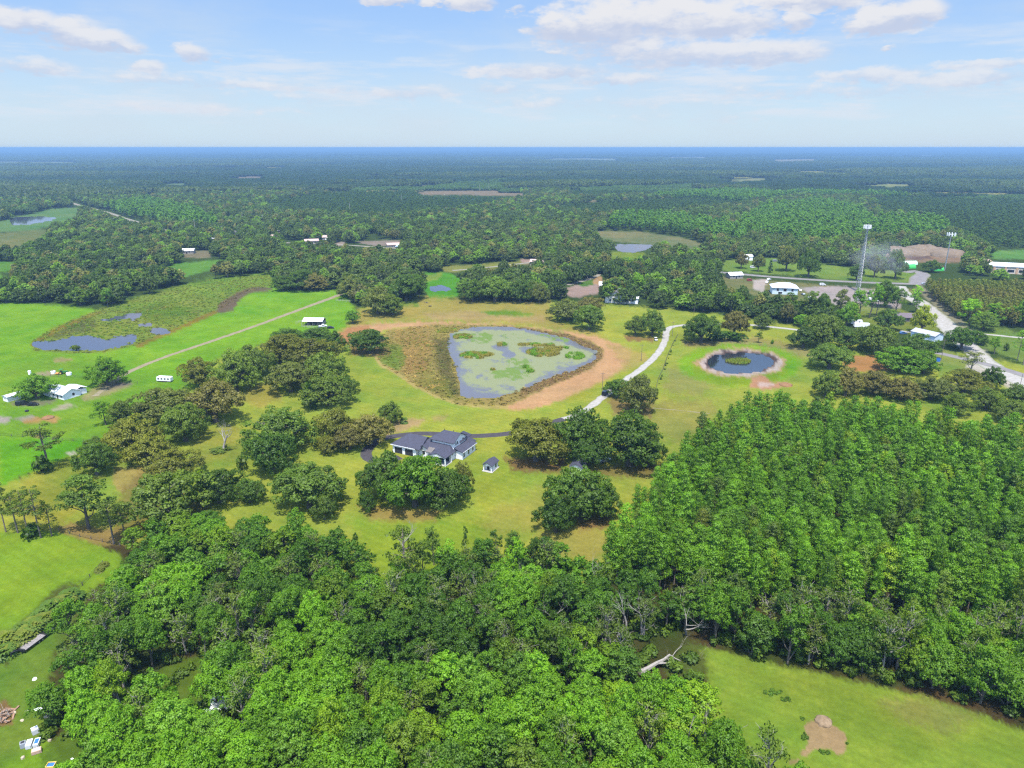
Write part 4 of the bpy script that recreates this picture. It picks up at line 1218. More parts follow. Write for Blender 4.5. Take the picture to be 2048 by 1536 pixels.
WATER = water_mat('pond_water', (0.045, 0.05, 0.07))
WATER_DARK = water_mat('dark_pond_water', (0.012, 0.014, 0.02), 0.02)
WEEDY = water_mat('weedy_water', (0.075, 0.072, 0.078), 0.3, [A(208, 210, 152), A(182, 196, 118), A(176, 202, 60), A(118, 168, 34)])
ZW = -0.14
for nm, poly, m in (('wetland_water', WET_MAIN, WATER), ('wetland_water', WET_2, WATER), ('wetland_water', WET_3, WATER), ('wetland_water', WET_4, WATER),
                    ('far_pond_water', FAR_POND, WATER), ('far_pond_water', MID_POND, WATER), ('reed_pond_water', REED_POND, WATER), ('round_pond_water', ROUND_POND, WATER_DARK)):
    poly_mesh(nm, poly, ZW, m, grow=3.0, grid=(4, 2))
lake = poly_mesh('pond_water', POND, ZW, WEEDY, grow=3.0, grid=(3, 2))
def weed_fn(px, py):
    sd = poly_sd(px, py, POND)
    w = 0.85 + (fbm(px / 18, py / 7, 51, 4) - 0.5) * 1.5
    edge_l = np.clip((px - (899 + (py - 669) * 0.20)) / 34.0, 0, 1)             # open water along the western shore
    low = np.clip((788 - py + (px - 940) * 0.10) / 26.0, 0, 1)                   # and along the south
    se = np.clip((sd - 4) / 9.0, 0, 1)
    n_edge = np.clip((py - 658) / 6.0, 0, 1)
    w = w * (0.25 + 0.75 * edge_l) * (0.2 + 0.8 * low) * (0.35 + 0.65 * np.where(px > 1050, se, 1)) * (0.3 + 0.7 * n_edge)
    for cx, cy, rx, ry in ((1000, 694, 22, 8), (1018, 708, 14, 8), (1060, 700, 26, 9)):
        w = w * (1 - 0.75 * np.clip(1.3 - ((px - cx) / rx) ** 2 - ((py - cy) / ry) ** 2, 0, 1))
    return w
def lily_fn(px, py):
    w = np.zeros_like(px)
    for cx, cy, rx, ry, s in ((962, 675, 24, 11, .8), (1035, 725, 22, 10, .85), (1018, 748, 34, 12, .8), (1100, 672, 28, 6, .55), (1045, 738, 26, 18, .5), (1120, 680, 20, 6, .5), (1030, 672, 40, 8, .3), (1155, 710, 14, 8, .95)):
        w = np.maximum(w, s * np.clip(1.7 - ((px - cx) / rx) ** 2 - ((py - cy) / ry) ** 2, 0, 1.2))
    n = fbm(px / 9.0, py / 3.5, 57, 4)
    return np.clip(w * (0.25 + 1.5 * np.clip((n - 0.34) * 2.6, 0, 1)), 0, 1.1)
add_attr(lake.data, 'weed', weed_fn); add_attr(lake.data, 'lily', lily_fn)

# ------------------------------------------------------------------ roads and tracks
def ribbon(name, pts, width, z, m, wob=0.15, step=3.0, kind='structure', seed=1):
    """road strip along px points; width in metres (a number or one per point)"""
    P = [ground(x, y, 0) for x, y in pts]
    Wd = width if isinstance(width, (list, tuple)) else [width] * len(P)
    rr = random.Random(seed)
    out = []
    for i in range(len(P) - 1):                       # Catmull-Rom through the points
        p0 = P[max(0, i - 1)]; p1 = P[i]; p2 = P[i + 1]; p3 = P[min(len(P) - 1, i + 2)]
        n = max(2, int((p2 - p1).length / step))
        for k in range(n):
            t = k / n
            q = 0.5 * ((2 * p1) + (p2 - p0) * t + (2 * p0 - 5 * p1 + 4 * p2 - p3) * t * t + (3 * p1 - p0 - 3 * p2 + p3) * t ** 3)
            out.append((q, Wd[i] * (1 - t) + Wd[i + 1] * t))
    out.append((P[-1], Wd[-1]))
    vs, fs = [], []
    for i, (q, w) in enumerate(out):
        d = out[min(i + 1, len(out) - 1)][0] - out[max(i - 1, 0)][0]; d.z = 0; d.normalize()
        s = Vector((d.y, -d.x, 0))
        for k in (-0.5, -0.17, 0.17, 0.5):
            e = (rr.uniform(-wob, wob) if abs(k) == 0.5 else 0)
            v = q + s * (w * k + e); vs.append((v.x, v.y, z))
        if i:
            b = 4 * i
            for k in range(3): fs.append((b - 4 + k, b - 3 + k, b + 1 + k, b + k))
    me = bpy.data.meshes.new(name); me.from_pydata(vs, [], fs); me.update()
    if me.polygons[0].normal.z < 0: me.flip_normals()
    at = me.attributes.new('mid', 'FLOAT', 'POINT'); at.data.foreach_set('value', np.tile([0, 1, 1, 0], len(vs) // 4).astype(np.float32))
    me.materials.append(m)
    return tag(mesh_obj(name, me), kind=kind)

def road_mat(name, c1, c2, scale=0.5, verge=0.7):
    m, nt = new_mat(name)
    N, L, M, mixc, rng, noise = nset(nt)
    geo = N('ShaderNodeNewGeometry')
    c = mixc(rng(noise(scale, 5, 0.7, geo.outputs['Position']), 0.35, 0.65, 0, 1), c1, c2)
    c = mixc(1.0, c, rng(noise(4.0, 3, 0.7, geo.outputs['Position']), 0.2, 0.8, 0.85, 1.15), 'MULTIPLY')
    at = N('ShaderNodeAttribute'); at.attribute_name = 'mid'
    # worn wheel tracks between weedy verges
    edge = M('SUBTRACT', 1.0, at.outputs['Fac'])
    weed = rng(M('ADD', M('MULTIPLY', edge, 0.62), M('MULTIPLY', noise(0.8, 4, 0.7, geo.outputs['Position']), 0.6)), 0.66, 0.92, 0.0, verge)
    c = mixc(weed, c, (0.10, 0.115, 0.035))
    d = N('ShaderNodeBsdfDiffuse'); L(c, d.inputs[0])
    o = N('ShaderNodeOutputMaterial'); L(d.outputs[0], o.inputs[0])
    return m
LIMEROCK = road_mat('white_limerock', (0.29, 0.275, 0.25), (0.20, 0.185, 0.16))
ASPHALT = road_mat('asphalt', (0.040, 0.036, 0.040), (0.055, 0.05, 0.052), 0.5, 0.15)
ASPHALT_OLD = road_mat('old_asphalt', (0.13, 0.12, 0.118), (0.17, 0.158, 0.152), 0.2)
SANDTRACK = road_mat('sand_track', (0.20, 0.165, 0.11), (0.14, 0.125, 0.07), 0.4)
GRAVEL_FAR = road_mat('pale_gravel', (0.20, 0.18, 0.15), (0.15, 0.14, 0.11), 0.3)
ribbon('white_driveway', [(1128, 838), (1148, 832), (1170, 821), (1210, 791), (1253.5, 758), (1286, 735), (1311, 712), (1326, 690), (1331.5, 673), (1334, 661), (1345, 653.5), (1368, 650.3), (1405, 648.5), (1441, 648),
                          (1500, 650), (1540, 653.6), (1596, 660), (1640, 668), (1700, 678)], 4.2, 0.030, LIMEROCK, 0.35)
ribbon('asphalt_driveway', [(1128, 838), (1100, 846), (1060, 857), (1018, 867), (980, 870.5), (944, 872), (900, 869.5), (850, 867), (815, 869), (776, 874.6), (751, 884), (736, 898), (732, 911), (745, 921), (772, 922), (800, 914)],
       4.3, 0.022, ASPHALT, 0.05)
ribbon('farm_track', [(190, 792), (225, 765), (256, 745), (330, 714), (420, 683.5), (520, 648.5), (600, 619), (652, 600), (684, 588)], [3, 3.4, 3.6, 3.6, 3.8, 4, 4.4, 4.8, 5.2], 0.020, SANDTRACK, 0.45)
ribbon('highway', [(1250, 528), (1330, 536), (1445, 545), (1560, 555), (1700, 563.5), (1835, 568), (2048, 572), (2300, 575)], 9.0, 0.020, ASPHALT_OLD, 0.1, 8)
ribbon('limerock_road', [(1800, 572), (1812, 590), (1840, 605), (1865, 626), (1890, 648), (1915, 672), (1945, 700), (1968, 722), (2000, 742), (2060, 772), (2130, 800)], [9, 11, 13, 14, 14, 13, 12, 12, 12, 13, 14], 0.026, LIMEROCK, 0.6, 4)
ribbon('paved_side_road', [(1865, 704), (1900, 711), (1945, 722), (1990, 733), (2048, 751), (2150, 785)], 6.5, 0.036, ASPHALT_OLD, 0.08, 4)
ribbon('cross_lane', [(1800, 662), (1850, 667), (1900, 670), (1960, 668), (2048, 676), (2200, 688)], 4.0, 0.015, LIMEROCK, 0.4, 5)
ribbon('school_drive', [(1835, 568), (1838, 556), (1846, 548), (1830, 542), (1812, 545)], [14, 15, 12, 10, 8], 0.032, ASPHALT_OLD, 0.2, 6)
ribbon('forest_road', [(140, 402), (150, 408), (215, 425), (250, 437), (290, 448), (335, 461), (352, 465)], 9.0, 0.02, GRAVEL_FAR, 0.6, 12)
ribbon('village_street', [(320, 470), (440, 478), (560, 485), (670, 489), (800, 497), (900, 505), (1000, 500), (1045, 497)], 7.0, 0.02, GRAVEL_FAR, 0.5, 12)
ribbon('village_lane', [(905, 541), (940, 538), (1000, 532), (1060, 525), (1100, 520)], 5.0, 0.018, GRAVEL_FAR, 0.5, 8)
ribbon('nursery_lane', [(1135, 570), (1165, 562), (1185, 556), (1200, 548)], 5.0, 0.018, GRAVEL_FAR, 0.5, 8)
ribbon('worn_path', [(1305, 816), (1350, 820), (1420, 827)], 0.7, 0.012, SANDTRACK, 0.3, 2)
# ------------------------------------------------------------------ trees placed one by one
T = {'D': (0.060, 0.102, 0.028), 'K': (0.046, 0.088, 0.020), 'G': (0.088, 0.122, 0.042), 'O': (0.118, 0.122, 0.042), 'M': (0.126, 0.112, 0.074), 'B': (0.086, 0.165, 0.020),
     'S': (0.082, 0.125, 0.046), 'Y': (0.195, 0.220, 0.026), 'L': (0.135, 0.245, 0.026), 'E': (0.100, 0.114, 0.062)}
# kit, crown centre x, top y, foot y, crown width (photo px), tint, label
for _k in T: T[_k] = (T[_k][0] * 1.22, T[_k][1] * 1.28, T[_k][2] * 0.78)
GROVE = 'oaks of the grove west of the pond'
HAND = [
    ('oak', 75, 752, 804, 86, 'B', 'round dark green shade tree over the white farmhouse'),
    ('oak', 216, 715, 776, 80, 'B', 'round dark green tree standing alone at the end of the farm track'),
    ('leggy', 97, 846, 940, 62, 'G', 'tall thin open pine with bare lower trunk at the pasture corner'),
    ('shrub', 88, 908, 946, 46, 'D', 'dark bushy shrub at the foot of the tall thin pasture pine'),
    ('shrub', 153, 687, 700, 24, 'G', 'small bush in the wetland water'),
    ('oak', 738, 657, 712, 82, 'D', 'dark dome-shaped oak standing alone beside the reedy end of the pond'),
    ('oak', 575, 656, 693, 72, 'D', 'dark oak at the western start of the dark row behind the olive grove'),
    ('oak', 625, 655, 696, 84, 'D', 'dark oak in the middle of the dark row behind the olive grove'),
    ('oak', 668, 663, 707, 54, 'D', 'dark oak ending the row beside the sandy track corner'),
    ('oak', 558, 668, 738, 112, 'O', 'olive brown oak below the dark row, second from its sandy end'),
    ('oak', 622, 676, 742, 120, 'O', 'olive brown oak below the dark row, next to the lawn'),
    ('oak', 508, 692, 762, 84, 'G', 'grey green oak at the top of the western grove by the pasture'),
    ('oak', 474, 702, 792, 104, 'G', 'tall grey green oak with dark inside at the grove edge by the horse trailer'),
    ('oak', 402, 716, 782, 78, 'O', 'yellowish olive oak nearest the horse trailer'),
    ('oak', 582, 722, 792, 104, 'E', 'grey green oak in the heart of the long grove beside the pond lawn'),
    ('oak', 650, 706, 782, 112, 'G', 'wide grey green oak above the spear-shaped cedar'),
    ('oak', 690, 752, 788, 66, 'D', 'low dark oak sticking out onto the pond lawn'),
    ('oak', 658, 752, 820, 116, 'G', 'large grey green oak at the southern tip of the long grove'),
    ('cedar', 622, 762, 816, 34, 'K', 'dark narrow cedar in front of the grey green grove'),
    ('oak', 432, 764, 856, 128, 'M', 'brownish grey mossy oak behind the bleached dead tree'),
    ('oak', 338, 776, 866, 132, 'E', 'broad grey oak above the olive oaks by the farm'),
    ('oak', 372, 806, 892, 96, 'G', 'grey green oak with visible trunk beside the mossy brown oak'),
    ('oak', 258, 800, 862, 84, 'G', 'grey green oak at the pasture edge of the western grove'),
    ('hard', 212, 800, 850, 44, 'B', 'slender dark green leaning tree at the pasture edge of the grove'),
    ('palm', 180, 862, 900, 26, 'S', 'cabbage palm at the pasture edge of the grove'),
    ('palm', 192, 848, 888, 24, 'S', 'cabbage palm behind the first palm at the grove edge'),
    ('oak', 272, 838, 922, 132, 'O', 'big olive yellow oak in the western grove'),
    ('oak', 300, 872, 938, 104, 'O', 'lower olive brown oak of the western grove above the dry clearing'),
    ('oak', 195, 884, 958, 82, 'D', 'dark green oak beside the dry clearing of the grove'),
    ('oak', 352, 900, 968, 118, 'O', 'olive brown oak below the dry clearing of the grove'),
    ('hard', 178, 946, 1058, 104, 'S', 'tall blue green broadleaf tree standing in the dry clearing'),
    ('oak', 342, 946, 1068, 172, 'G', 'wide spreading oak with dark trunk showing at the wood corner'),
    ('oak', 440, 940, 1018, 108, 'D', 'dark oak east of the wide spreading oak'),
    ('oak', 500, 958, 1012, 66, 'D', 'small dark oak at the eastern end beside the lawn gap'),
    ('leggy', 12, 966, 1064, 36, 'G', 'thin pine at the western end of the pasture pine clump'),
    ('leggy', 36, 982, 1066, 40, 'G', 'second thin pine of the pasture pine clump'),
    ('leggy', 58, 974, 1072, 42, 'G', 'third thin pine of the pasture pine clump'),
    ('leggy', 82, 972, 1076, 44, 'G', 'tallest thin pine of the pasture pine clump'),
    ('leggy', 104, 1012, 1072, 36, 'G', 'short thin pine at the eastern end of the pasture pine clump'),
    ('shrub', 62, 1040, 1074, 44, 'K', 'dark undergrowth bush under the pasture pine clump'),
    ('leggy', 228, 1004, 1088, 58, 'G', 'feathery pine at the wood corner beside the blue green tree'),
    ('leggy', 250, 1006, 1074, 44, 'G', 'shorter feathery pine beside the wide spreading oak'),
    ('oak', 566, 818, 916, 148, 'S', 'large fresh green domed oak west of the curved driveway'),
    ('oak', 546, 866, 957, 108, 'K', 'very dark oak in front of the fresh green domed oak'),
    ('shrub', 484, 905, 940, 30, 'G', 'small bush beside the very dark oak'),
    ('oak', 672, 816, 896, 86, 'O', 'olive oak next to the fresh green domed oak'),
    ('oak', 742, 828, 898, 92, 'M', 'brown grey mossy oak above the curved driveway'),
    ('oak', 700, 850, 906, 74, 'M', 'low mossy brown oak between the olive oak and the driveway'),
    ('oak', 660, 872, 910, 54, 'O', 'small olive bush oak below the olive oak'),
    ('oak', 782, 804, 852, 48, 'G', 'small scrubby oak on bare ground above the driveway'),
    ('palm', 808, 826, 846, 18, 'S', 'small cabbage palm on the bare ground above the driveway'),
    ('oak', 620, 930, 1034, 148, 'S', 'wide bluish green oak in the open lawn west of the house trees'),
    ('oak', 650, 990, 1046, 60, 'S', 'small bluish oak at the foot of the wide bluish oak'),
    ('oak', 775, 908, 1012, 112, 'D', 'dark oak at the western side of the clump hiding the house front'),
    ('oak', 830, 908, 1030, 140, 'B', 'tallest green oak of the clump hiding the house front'),
    ('oak', 890, 938, 1026, 104, 'D', 'dark oak at the eastern side of the clump hiding the house front'),
    ('oak', 924, 926, 992, 50, 'O', 'olive mossy small oak beside the garden shed clump'),
    ('oak', 736, 982, 1030, 42, 'K', 'small dark round oak at the foot of the house clump'),
    ('oak', 1072, 836, 936, 134, 'O', 'yellow olive oak between the garden shed and the dark oaks'),
    ('oak', 1160, 818, 926, 112, 'D', 'dark oak above the white driveway end'),
    ('oak', 1176, 872, 940, 92, 'K', 'dark low oak in the middle of the dark oak trio'),
    ('oak', 1258, 826, 948, 142, 'D', 'largest dark oak east of the white driveway end'),
    ('oak', 1296, 862, 940, 66, 'D', 'dark oak on the lawn side facing the pine plantation'),
    ('oak', 1158, 934, 1052, 138, 'D', 'broad dark oak hiding the second shed'),
    ('oak', 1112, 994, 1076, 92, 'K', 'small very dark oak at the foot of the broad dark oak'),
    ('oak', 1200, 972, 1048, 86, 'D', 'dark oak facing the pines beside the broad dark oak'),
    ('oak', 1272, 750, 832, 86, 'E', 'grey oak hanging over the white driveway'),
    ('oak', 1236, 758, 800, 58, 'D', 'darker small oak touching the driveway under the grey oak'),
    ('oak', 1136, 600, 646, 86, 'E', 'grey mossy oak at the north shore of the pond'),
    ('oak', 1178, 608, 664, 70, 'S', 'round green oak at the north-east shore of the pond'),
    ('oak', 1180, 592, 640, 60, 'M', 'mossy oak peeking over the round green shore oak'),
    ('oak', 1270, 632, 674, 44, 'G', 'smaller oak of the pair beside the white buggy'),
    ('oak', 1304, 620, 676, 58, 'S', 'taller oak of the pair beside the white buggy'),
    ('oak', 1402, 627, 690, 82, 'D', 'dark oak on the fence line above the round pond'),
    ('oak', 1468, 620, 676, 60, 'M', 'pale mossy oak beside the upper driveway'),
    ('shrub', 1438, 658, 682, 56, 'K', 'dark bush between the fence line oak and the mossy oak'),
    ('shrub', 1468, 660, 682, 44, 'K', 'dark bush under the pale mossy oak'),
    ('oak', 1524, 627, 660, 40, 'G', 'small round oak by the upper driveway'),
    ('hard', 1516, 662, 686, 18, 'S', 'young slim tree on the fence line above the round pond'),
    ('shrub', 1544, 676, 688, 8, 'B', 'tiny shrub on the fence line above the round pond'),
    ('oak', 1642, 626, 700, 82, 'G', 'large grey green oak where the upper driveway ends'),
    ('oak', 1606, 652, 700, 66, 'D', 'dark oak on the pond side of the driveway end'),
    ('oak', 1604, 628, 656, 36, 'B', 'round bright bush tree on the upper driveway'),
    ('oak', 1690, 654, 704, 74, 'D', 'dark oak south of the parked white trailers'),
    ('oak', 1748, 650, 712, 92, 'G', 'spreading oak with pale limbs above the tan riding ring'),
    ('oak', 1658, 688, 744, 90, 'S', 'bluish oak at the edge of the tan riding ring'),
    ('oak', 1802, 694, 752, 112, 'B', 'green oak with thick dark trunk at the corner of the tan riding ring'),
    ('oak', 1846, 702, 752, 62, 'B', 'bright low oak behind the thick trunked oak'),
    ('oak', 1830, 668, 724, 82, 'D', 'dark oak between the riding ring and the blue shed'),
    ('oak', 1690, 736, 798, 66, 'M', 'pale oak with white forked trunk above the plantation corner'),
    ('oak', 1650, 742, 798, 66, 'G', 'green oak touching the plantation corner'),
    ('oak', 1745, 742, 796, 84, 'M', 'mossy grey brown oak south of the riding ring'),
    ('oak', 1800, 756, 806, 76, 'M', 'second mossy brown oak south of the riding ring'),
    ('oak', 1862, 754, 806, 82, 'E', 'grey oak above the plantation beside the limerock lot'),
    ('oak', 1926, 742, 792, 88, 'O', 'olive oak facing the white limerock lot'),
    ('oak', 1982, 734, 784, 48, 'D', 'dark oak at the edge of the white limerock lot'),
    ('oak', 1970, 776, 826, 72, 'G', 'grey green oak below the white limerock lot'),
    ('oak', 2028, 768, 820, 62, 'S', 'dark bluish oak beside the road at the picture edge'),
    ('oak', 1910, 786, 836, 66, 'G', 'green oak tucked behind the plantation tops'),
    ('oak', 2020, 800, 850, 70, 'G', 'lower oak behind the plantation tops by the road'),
    ('thin', 1940, 698, 748, 56, 'E', 'sparse half bare tree standing in the white limerock lot'),
    ('oak', 1922, 654, 704, 70, 'K', 'dark round oak at the road crossing'),
    ('oak', 1962, 668, 692, 32, 'K', 'small dark oak beside the road crossing'),
    ('oak', 1842, 610, 668, 48, 'Y', 'yellow green tree next to the brown roofed house'),
    ('oak', 1776, 619, 664, 56, 'D', 'dark green tree in the yard of the brown roofed house'),
    ('hard', 1938, 596, 652, 44, 'L', 'bright lime tree in front of the young pine stand'),
    ('hard', 1998, 606, 652, 46, 'L', 'bright lime tree in front of the eastern pine stand'),
    ('oak', 2042, 602, 656, 52, 'B', 'green tree at the eastern end of the young pine stand'),
    ('oak', 1966, 626, 664, 60, 'S', 'grey green tree below the young pine stand'),
    ('hard', 1988, 672, 708, 22, 'B', 'small tree on the roadside grass'),
    ('shrub', 2012, 684, 702, 14, 'G', 'little round tree on the roadside grass'),
    ('leggy', 2034, 660, 722, 22, 'L', 'slim roadside pine with bright needles'),
    ('leggy', 2046, 664, 730, 24, 'L', 'second slim roadside pine with bright needles'),
    ('oak', 702, 552, 600, 56, 'E', 'grey oak at the far end of the farm track'),
    ('oak', 756, 572, 632, 84, 'E', 'broad grey oak above the sandy corner of the ring'),
    ('oak', 812, 548, 606, 86, 'D', 'dark oak north-west of the dry lawn'),
    ('oak', 784, 590, 634, 62, 'G', 'green oak bordering the dry lawn'),
    ('oak', 706, 620, 649, 34, 'B', 'small round bright tree beside the open barn'),
    ('oak', 945, 560, 607, 56, 'D', 'dark oak at the western end of the row behind the dry lawn'),
    ('oak', 990, 552, 607, 70, 'S', 'widest green oak of the row behind the dry lawn'),
    ('oak', 1040, 560, 607, 60, 'D', 'dark oak in the row behind the dry lawn, east of the widest'),
    ('oak', 1078, 566, 608, 46, 'E', 'grey oak at the eastern end of the row behind the dry lawn'),
    ('hard', 846, 1072, 1172, 44, 'S', 'slim bluish tree hiding the stem of the umbrella pine'),
    ('dome', 800, 1112, 1196, 50, 'B', 'round tree below the umbrella pine'),
    ('oak', 598, 542, 584, 84, 'D', 'dark oak on the far pasture edge'),
    ('oak', 632, 548, 584, 62, 'M', 'brown grey oak on the far pasture edge'),
    ('oak', 566, 552, 584, 46, 'D', 'small dark oak on the far pasture edge'),
    ('hard', 216, 574, 614, 26, 'B', 'bright slim tree at the edge of the wetland wood'),
    ('hard', 1273, 543, 592, 28, 'L', 'bright green upright tree beside the grey roofed house'),
    ('oak', 1482, 503, 538, 28, 'M', 'purplish bare-looking oak beside the highway'),
    ('oak', 1516, 505, 544, 26, 'E', 'grey round oak beside the highway'),
    ('cedar', 1540, 520, 545, 13, 'K', 'dark conical cedar beside the highway'),
    ('oak', 1572, 490, 544, 46, 'E', 'tall grey oak beside the highway'),
    ('oak', 1616, 498, 556, 50, 'D', 'tall dark oak beside the highway'),
    ('oak', 1712, 528, 562, 34, 'D', 'dark oak at the foot of the lattice tower'),
    ('oak', 1748, 508, 556, 36, 'E', 'hazy grey oak east of the lattice tower'),
    ('oak', 1790, 500, 560, 46, 'S', 'bluish green oak between the tower and the dirt mounds'),
    ('oak', 1862, 520, 546, 36, 'D', 'dark bushy tree near the green bins'),
    ('hard', 1718, 574, 640, 40, 'B', 'leaning tall tree in front of the parking lot'),
    ('oak', 1768, 560, 618, 54, 'D', 'dark tall tree at the eastern end of the parking lot'),
    ('hard', 1752, 570, 632, 30, 'K', 'ivy covered dark tree beside the parking lot'),
    ('hard', 1824, 570, 610, 26, 'L', 'bright sapling at the highway corner'),
    ('hard', 1580, 584, 634, 36, 'D', 'dark tree between the pale blue house and the belt oaks'),
    ('hard', 1612, 578, 640, 40, 'S', 'bluish tree at the western end of the parking lot'),
    ('oak', 1648, 588, 646, 46, 'D', 'dark oak screening the parking lot'),
    ('hard', 1678, 576, 640, 34, 'E', 'grey half bare tree screening the parking lot'),
    ('oak', 1692, 604, 654, 44, 'B', 'green oak at the lawn side of the parking lot'),
    ('hard', 1738, 566, 636, 34, 'B', 'tall tree with bare stem at the parking lot lawn'),
    ('hard', 1790, 575, 628, 36, 'D', 'dark tree between the parking lot and the limerock road'),
    ('palm', 1795, 610, 640, 18, 'Y', 'yellowish palm behind the brown roofed house'),
    ('hard', 1830, 592, 625, 24, 'B', 'small green tree on the limerock road verge'),
]
for kit, cx, ty, by, w, t, lab in HAND:
    p = ground(cx, by)
    r = w / FPX * depth_of(p)                     # crown width in metres
    if kit == 'oak':
        p = ground(cx, by - 0.26 * w * CAM_H / math.hypot(p.y, CAM_H))   # the skirt of the crown, not the trunk, touches the lower line
        r = w / FPX * depth_of(p)
    h = max(1.2, height_at(p, ty))
    if kit == 'oak': h = min(h, 1.1 * r + 3)
    jt = _rng.uniform(0.93, 1.08)
    nm = {'oak': 'live_oak', 'hard': 'broadleaf_tree', 'dome': 'broadleaf_tree', 'thin': 'bare_tree', 'leggy': 'tall_pine', 'shrub': 'shrub', 'cedar': 'cedar_tree', 'palm': 'cabbage_palm'}[kit]
    plant(kit, nm, p, r, h, tuple(c * jt for c in T[t]), lab, 'shrub' if kit == 'shrub' else ('palm' if kit == 'palm' else 'tree'))

LANDMARKS = [(70, 1285, 'the flatbed trailer'), (75, 1225, 'the row of palms'), (60, 1480, 'the dumped appliances'), (1300, 1340, 'the fallen dead tree'), (1414, 1480, 'the bleached forked snag'), (865, 1250, 'the orange brown dead tree'),
             (812, 1190, 'the umbrella pine'), (1647, 1444, 'the sand mound'), (1222, 1165, 'the plantation corner'), (350, 1066, 'the wide spreading oak'), (694, 1235, 'the thin white dead tree'), (243, 1418, 'the slim grey trunk'), (790, 1370, 'the leaning pale bare tree'),
             (440, 1425, 'the hidden white pickup'), (1110, 1076, 'the very dark small oak'), (1282, 1275, 'the pale forked bare tree'), (1762, 1310, 'the white dead trunk'), (1740, 1215, 'the grey spreading bare tree'), (1158, 1052, 'the broad dark oak'), (1270, 948, 'the largest dark oak'),
             (1545, 770, 'the sand spill'), (1800, 755, 'the thick trunked oak'), (1690, 798, 'the pale forked oak'), (1960, 750, 'the limerock lot'), (620, 1030, 'the wide bluish oak'), (1560, 1530, 'the rough field corner'), (1960, 1420, 'the rough field end'), (398, 1250, 'the grey bare western tree'),
             (738, 712, 'the dome shaped oak'), (620, 650, 'the open barn'), (265, 630, 'the wetland pools'), (390, 540, 'the small meadow'), (65, 441, 'the distant western pond'), (880, 575, 'the reedy pond'), (1265, 496, 'the mid pond'), (1225, 600, 'the grey shingled house'),
             (1555, 588, 'the pale blue house'), (1716, 582, 'the lattice tower'), (1889, 541, 'the antenna pole'), (1150, 640, 'the shore oaks'), (790, 496, 'the village clearing'), (1000, 605, 'the dry lawn'), (1500, 540, 'the highway'), (130, 600, 'the bright far pasture'), (600, 584, 'the far pasture edge'),
             (1400, 690, 'the fence line oak'), (1560, 655, 'the upper driveway'), (470, 595, 'the brown marsh strip'), (1990, 545, 'the tan school building')]
LMW = [(ground(a, b), s) for a, b, s in LANDMARKS]
def beside(x, y):
    """phrase that places a point by the landmark nearest to it"""
    best = min(LMW, key=lambda q: (q[0].x - x) ** 2 + (q[0].y - y) ** 2)
    dx, dy = x - best[0].x, y - best[0].y
    D = math.hypot(dx, dy); near = 0.045 * math.hypot(x, y)
    if D < near: return 'beside ' + best[1]
    far = '' if D < 2.2 * near else 'well '
    if abs(dy) > abs(dx) * 1.4: s = 'behind' if dy > 0 else 'before'
    elif abs(dx) > abs(dy) * 1.4: s = 'east of' if dx > 0 else 'west of'
    else: s = ('behind and ' if dy > 0 else 'before and ') + ('east of' if dx > 0 else 'west of')
    return far + s + ' ' + best[1]

# dead trees and snags
def snag(px, by, ty, seed, matl, label, name='dead_tree', depth=4, spread=0.6, L0=5.0, tilt=None, rad=0.3):
    p = ground(px, by); h = max(2.0, height_at(p, ty))
    w = proto_snag(seed, 5.0, rad, depth, spread)
    zmax = max(v[2] for v in w.v)
    o = w.build(name, matl)
    tag(o, label, 'dead tree')
    k = h / zmax; o.scale = (k, k, k); o.location = p
    o.rotation_euler = (0, 0, _rng.uniform(0, 6.28)) if tilt is None else tilt
    return o
snag(447, 902, 828, 103, BARK_PALE, 'large bleached dead tree with twisted limbs standing in the grove lawn', depth=5, spread=0.8, rad=0.33)
shr = plant('shrub', 'shrub', ground(442, 902), 10, 1.4, T['G'], 'low weeds round the foot of the bleached dead tree', 'shrub')
snag(243, 1418, 1345, 104, BARK_PALE, 'slim grey dead trunk in the gap by the rubbish field', depth=3, spread=0.4)
snag(1414, 1480, 1400, 105, BARK_PALE, 'bleached forked snag at the edge of the rough field', depth=3, spread=0.8, rad=0.42)
snag(1432, 1478, 1420, 114, BARK_PALE, 'broken lower snag beside the bleached forked snag', depth=3, spread=0.9)
snag(1282, 1275, 1178, 106, BARK_PALE, 'pale forked bare tree above the fallen trunk', depth=4, spread=0.5)
snag(1252, 1280, 1160, 107, BARK_PALE, 'tall thin pale bare tree west of the forked bare tree', depth=4, spread=0.35)
snag(1372, 1268, 1195, 108, BARK_PALE, 'bushy bare grey tree at the corner of the rough field', depth=5, spread=0.9)
snag(865, 1250, 1182, 109, BARK_RUST, 'orange brown dead tree in the middle of the wood', depth=5, spread=0.55)
snag(694, 1235, 1184, 110, BARK_PALE, 'thin white dead tree in the middle of the wood', depth=3, spread=0.5)
snag(1195, 1220, 1162, 111, BARK_PALE, 'twiggy grey bare tree beside the plantation corner', depth=5, spread=0.4)
snag(928, 1185, 1135, 112, BARK_PALE, 'twiggy pale bare tree near the lawn edge of the wood', depth=5, spread=0.4)
snag(392, 1090, 1058, 113, BARK_PALE, 'short broken white trunk below the wide spreading oak', depth=3, spread=0.5)
snag(790, 1370, 1318, 115, BARK_PALE, 'leaning pale bare tree in the lower wood', depth=4, spread=0.7)
snag(1762, 1310, 1225, 116, BARK_PALE, 'white dead trunk at the hardwood edge of the rough field', depth=3, spread=0.5)
snag(1740, 1215, 1140, 117, BARK_PALE, 'grey bare spreading tree in front of the plantation', depth=5, spread=0.7)
snag(398, 1250, 1185, 118, BARK_PALE, 'grey bare tree near the western wood edge', depth=5, spread=0.45)
snag(486, 1180, 1110, 119, BARK_PALE, 'pale twiggy tree below the lawn corner of the wood', depth=5, spread=0.5)
snag(1368, 1520, 1420, 120, BARK_PALE, 'pale forked trunk among the trees by the rough field', depth=3, spread=0.3)
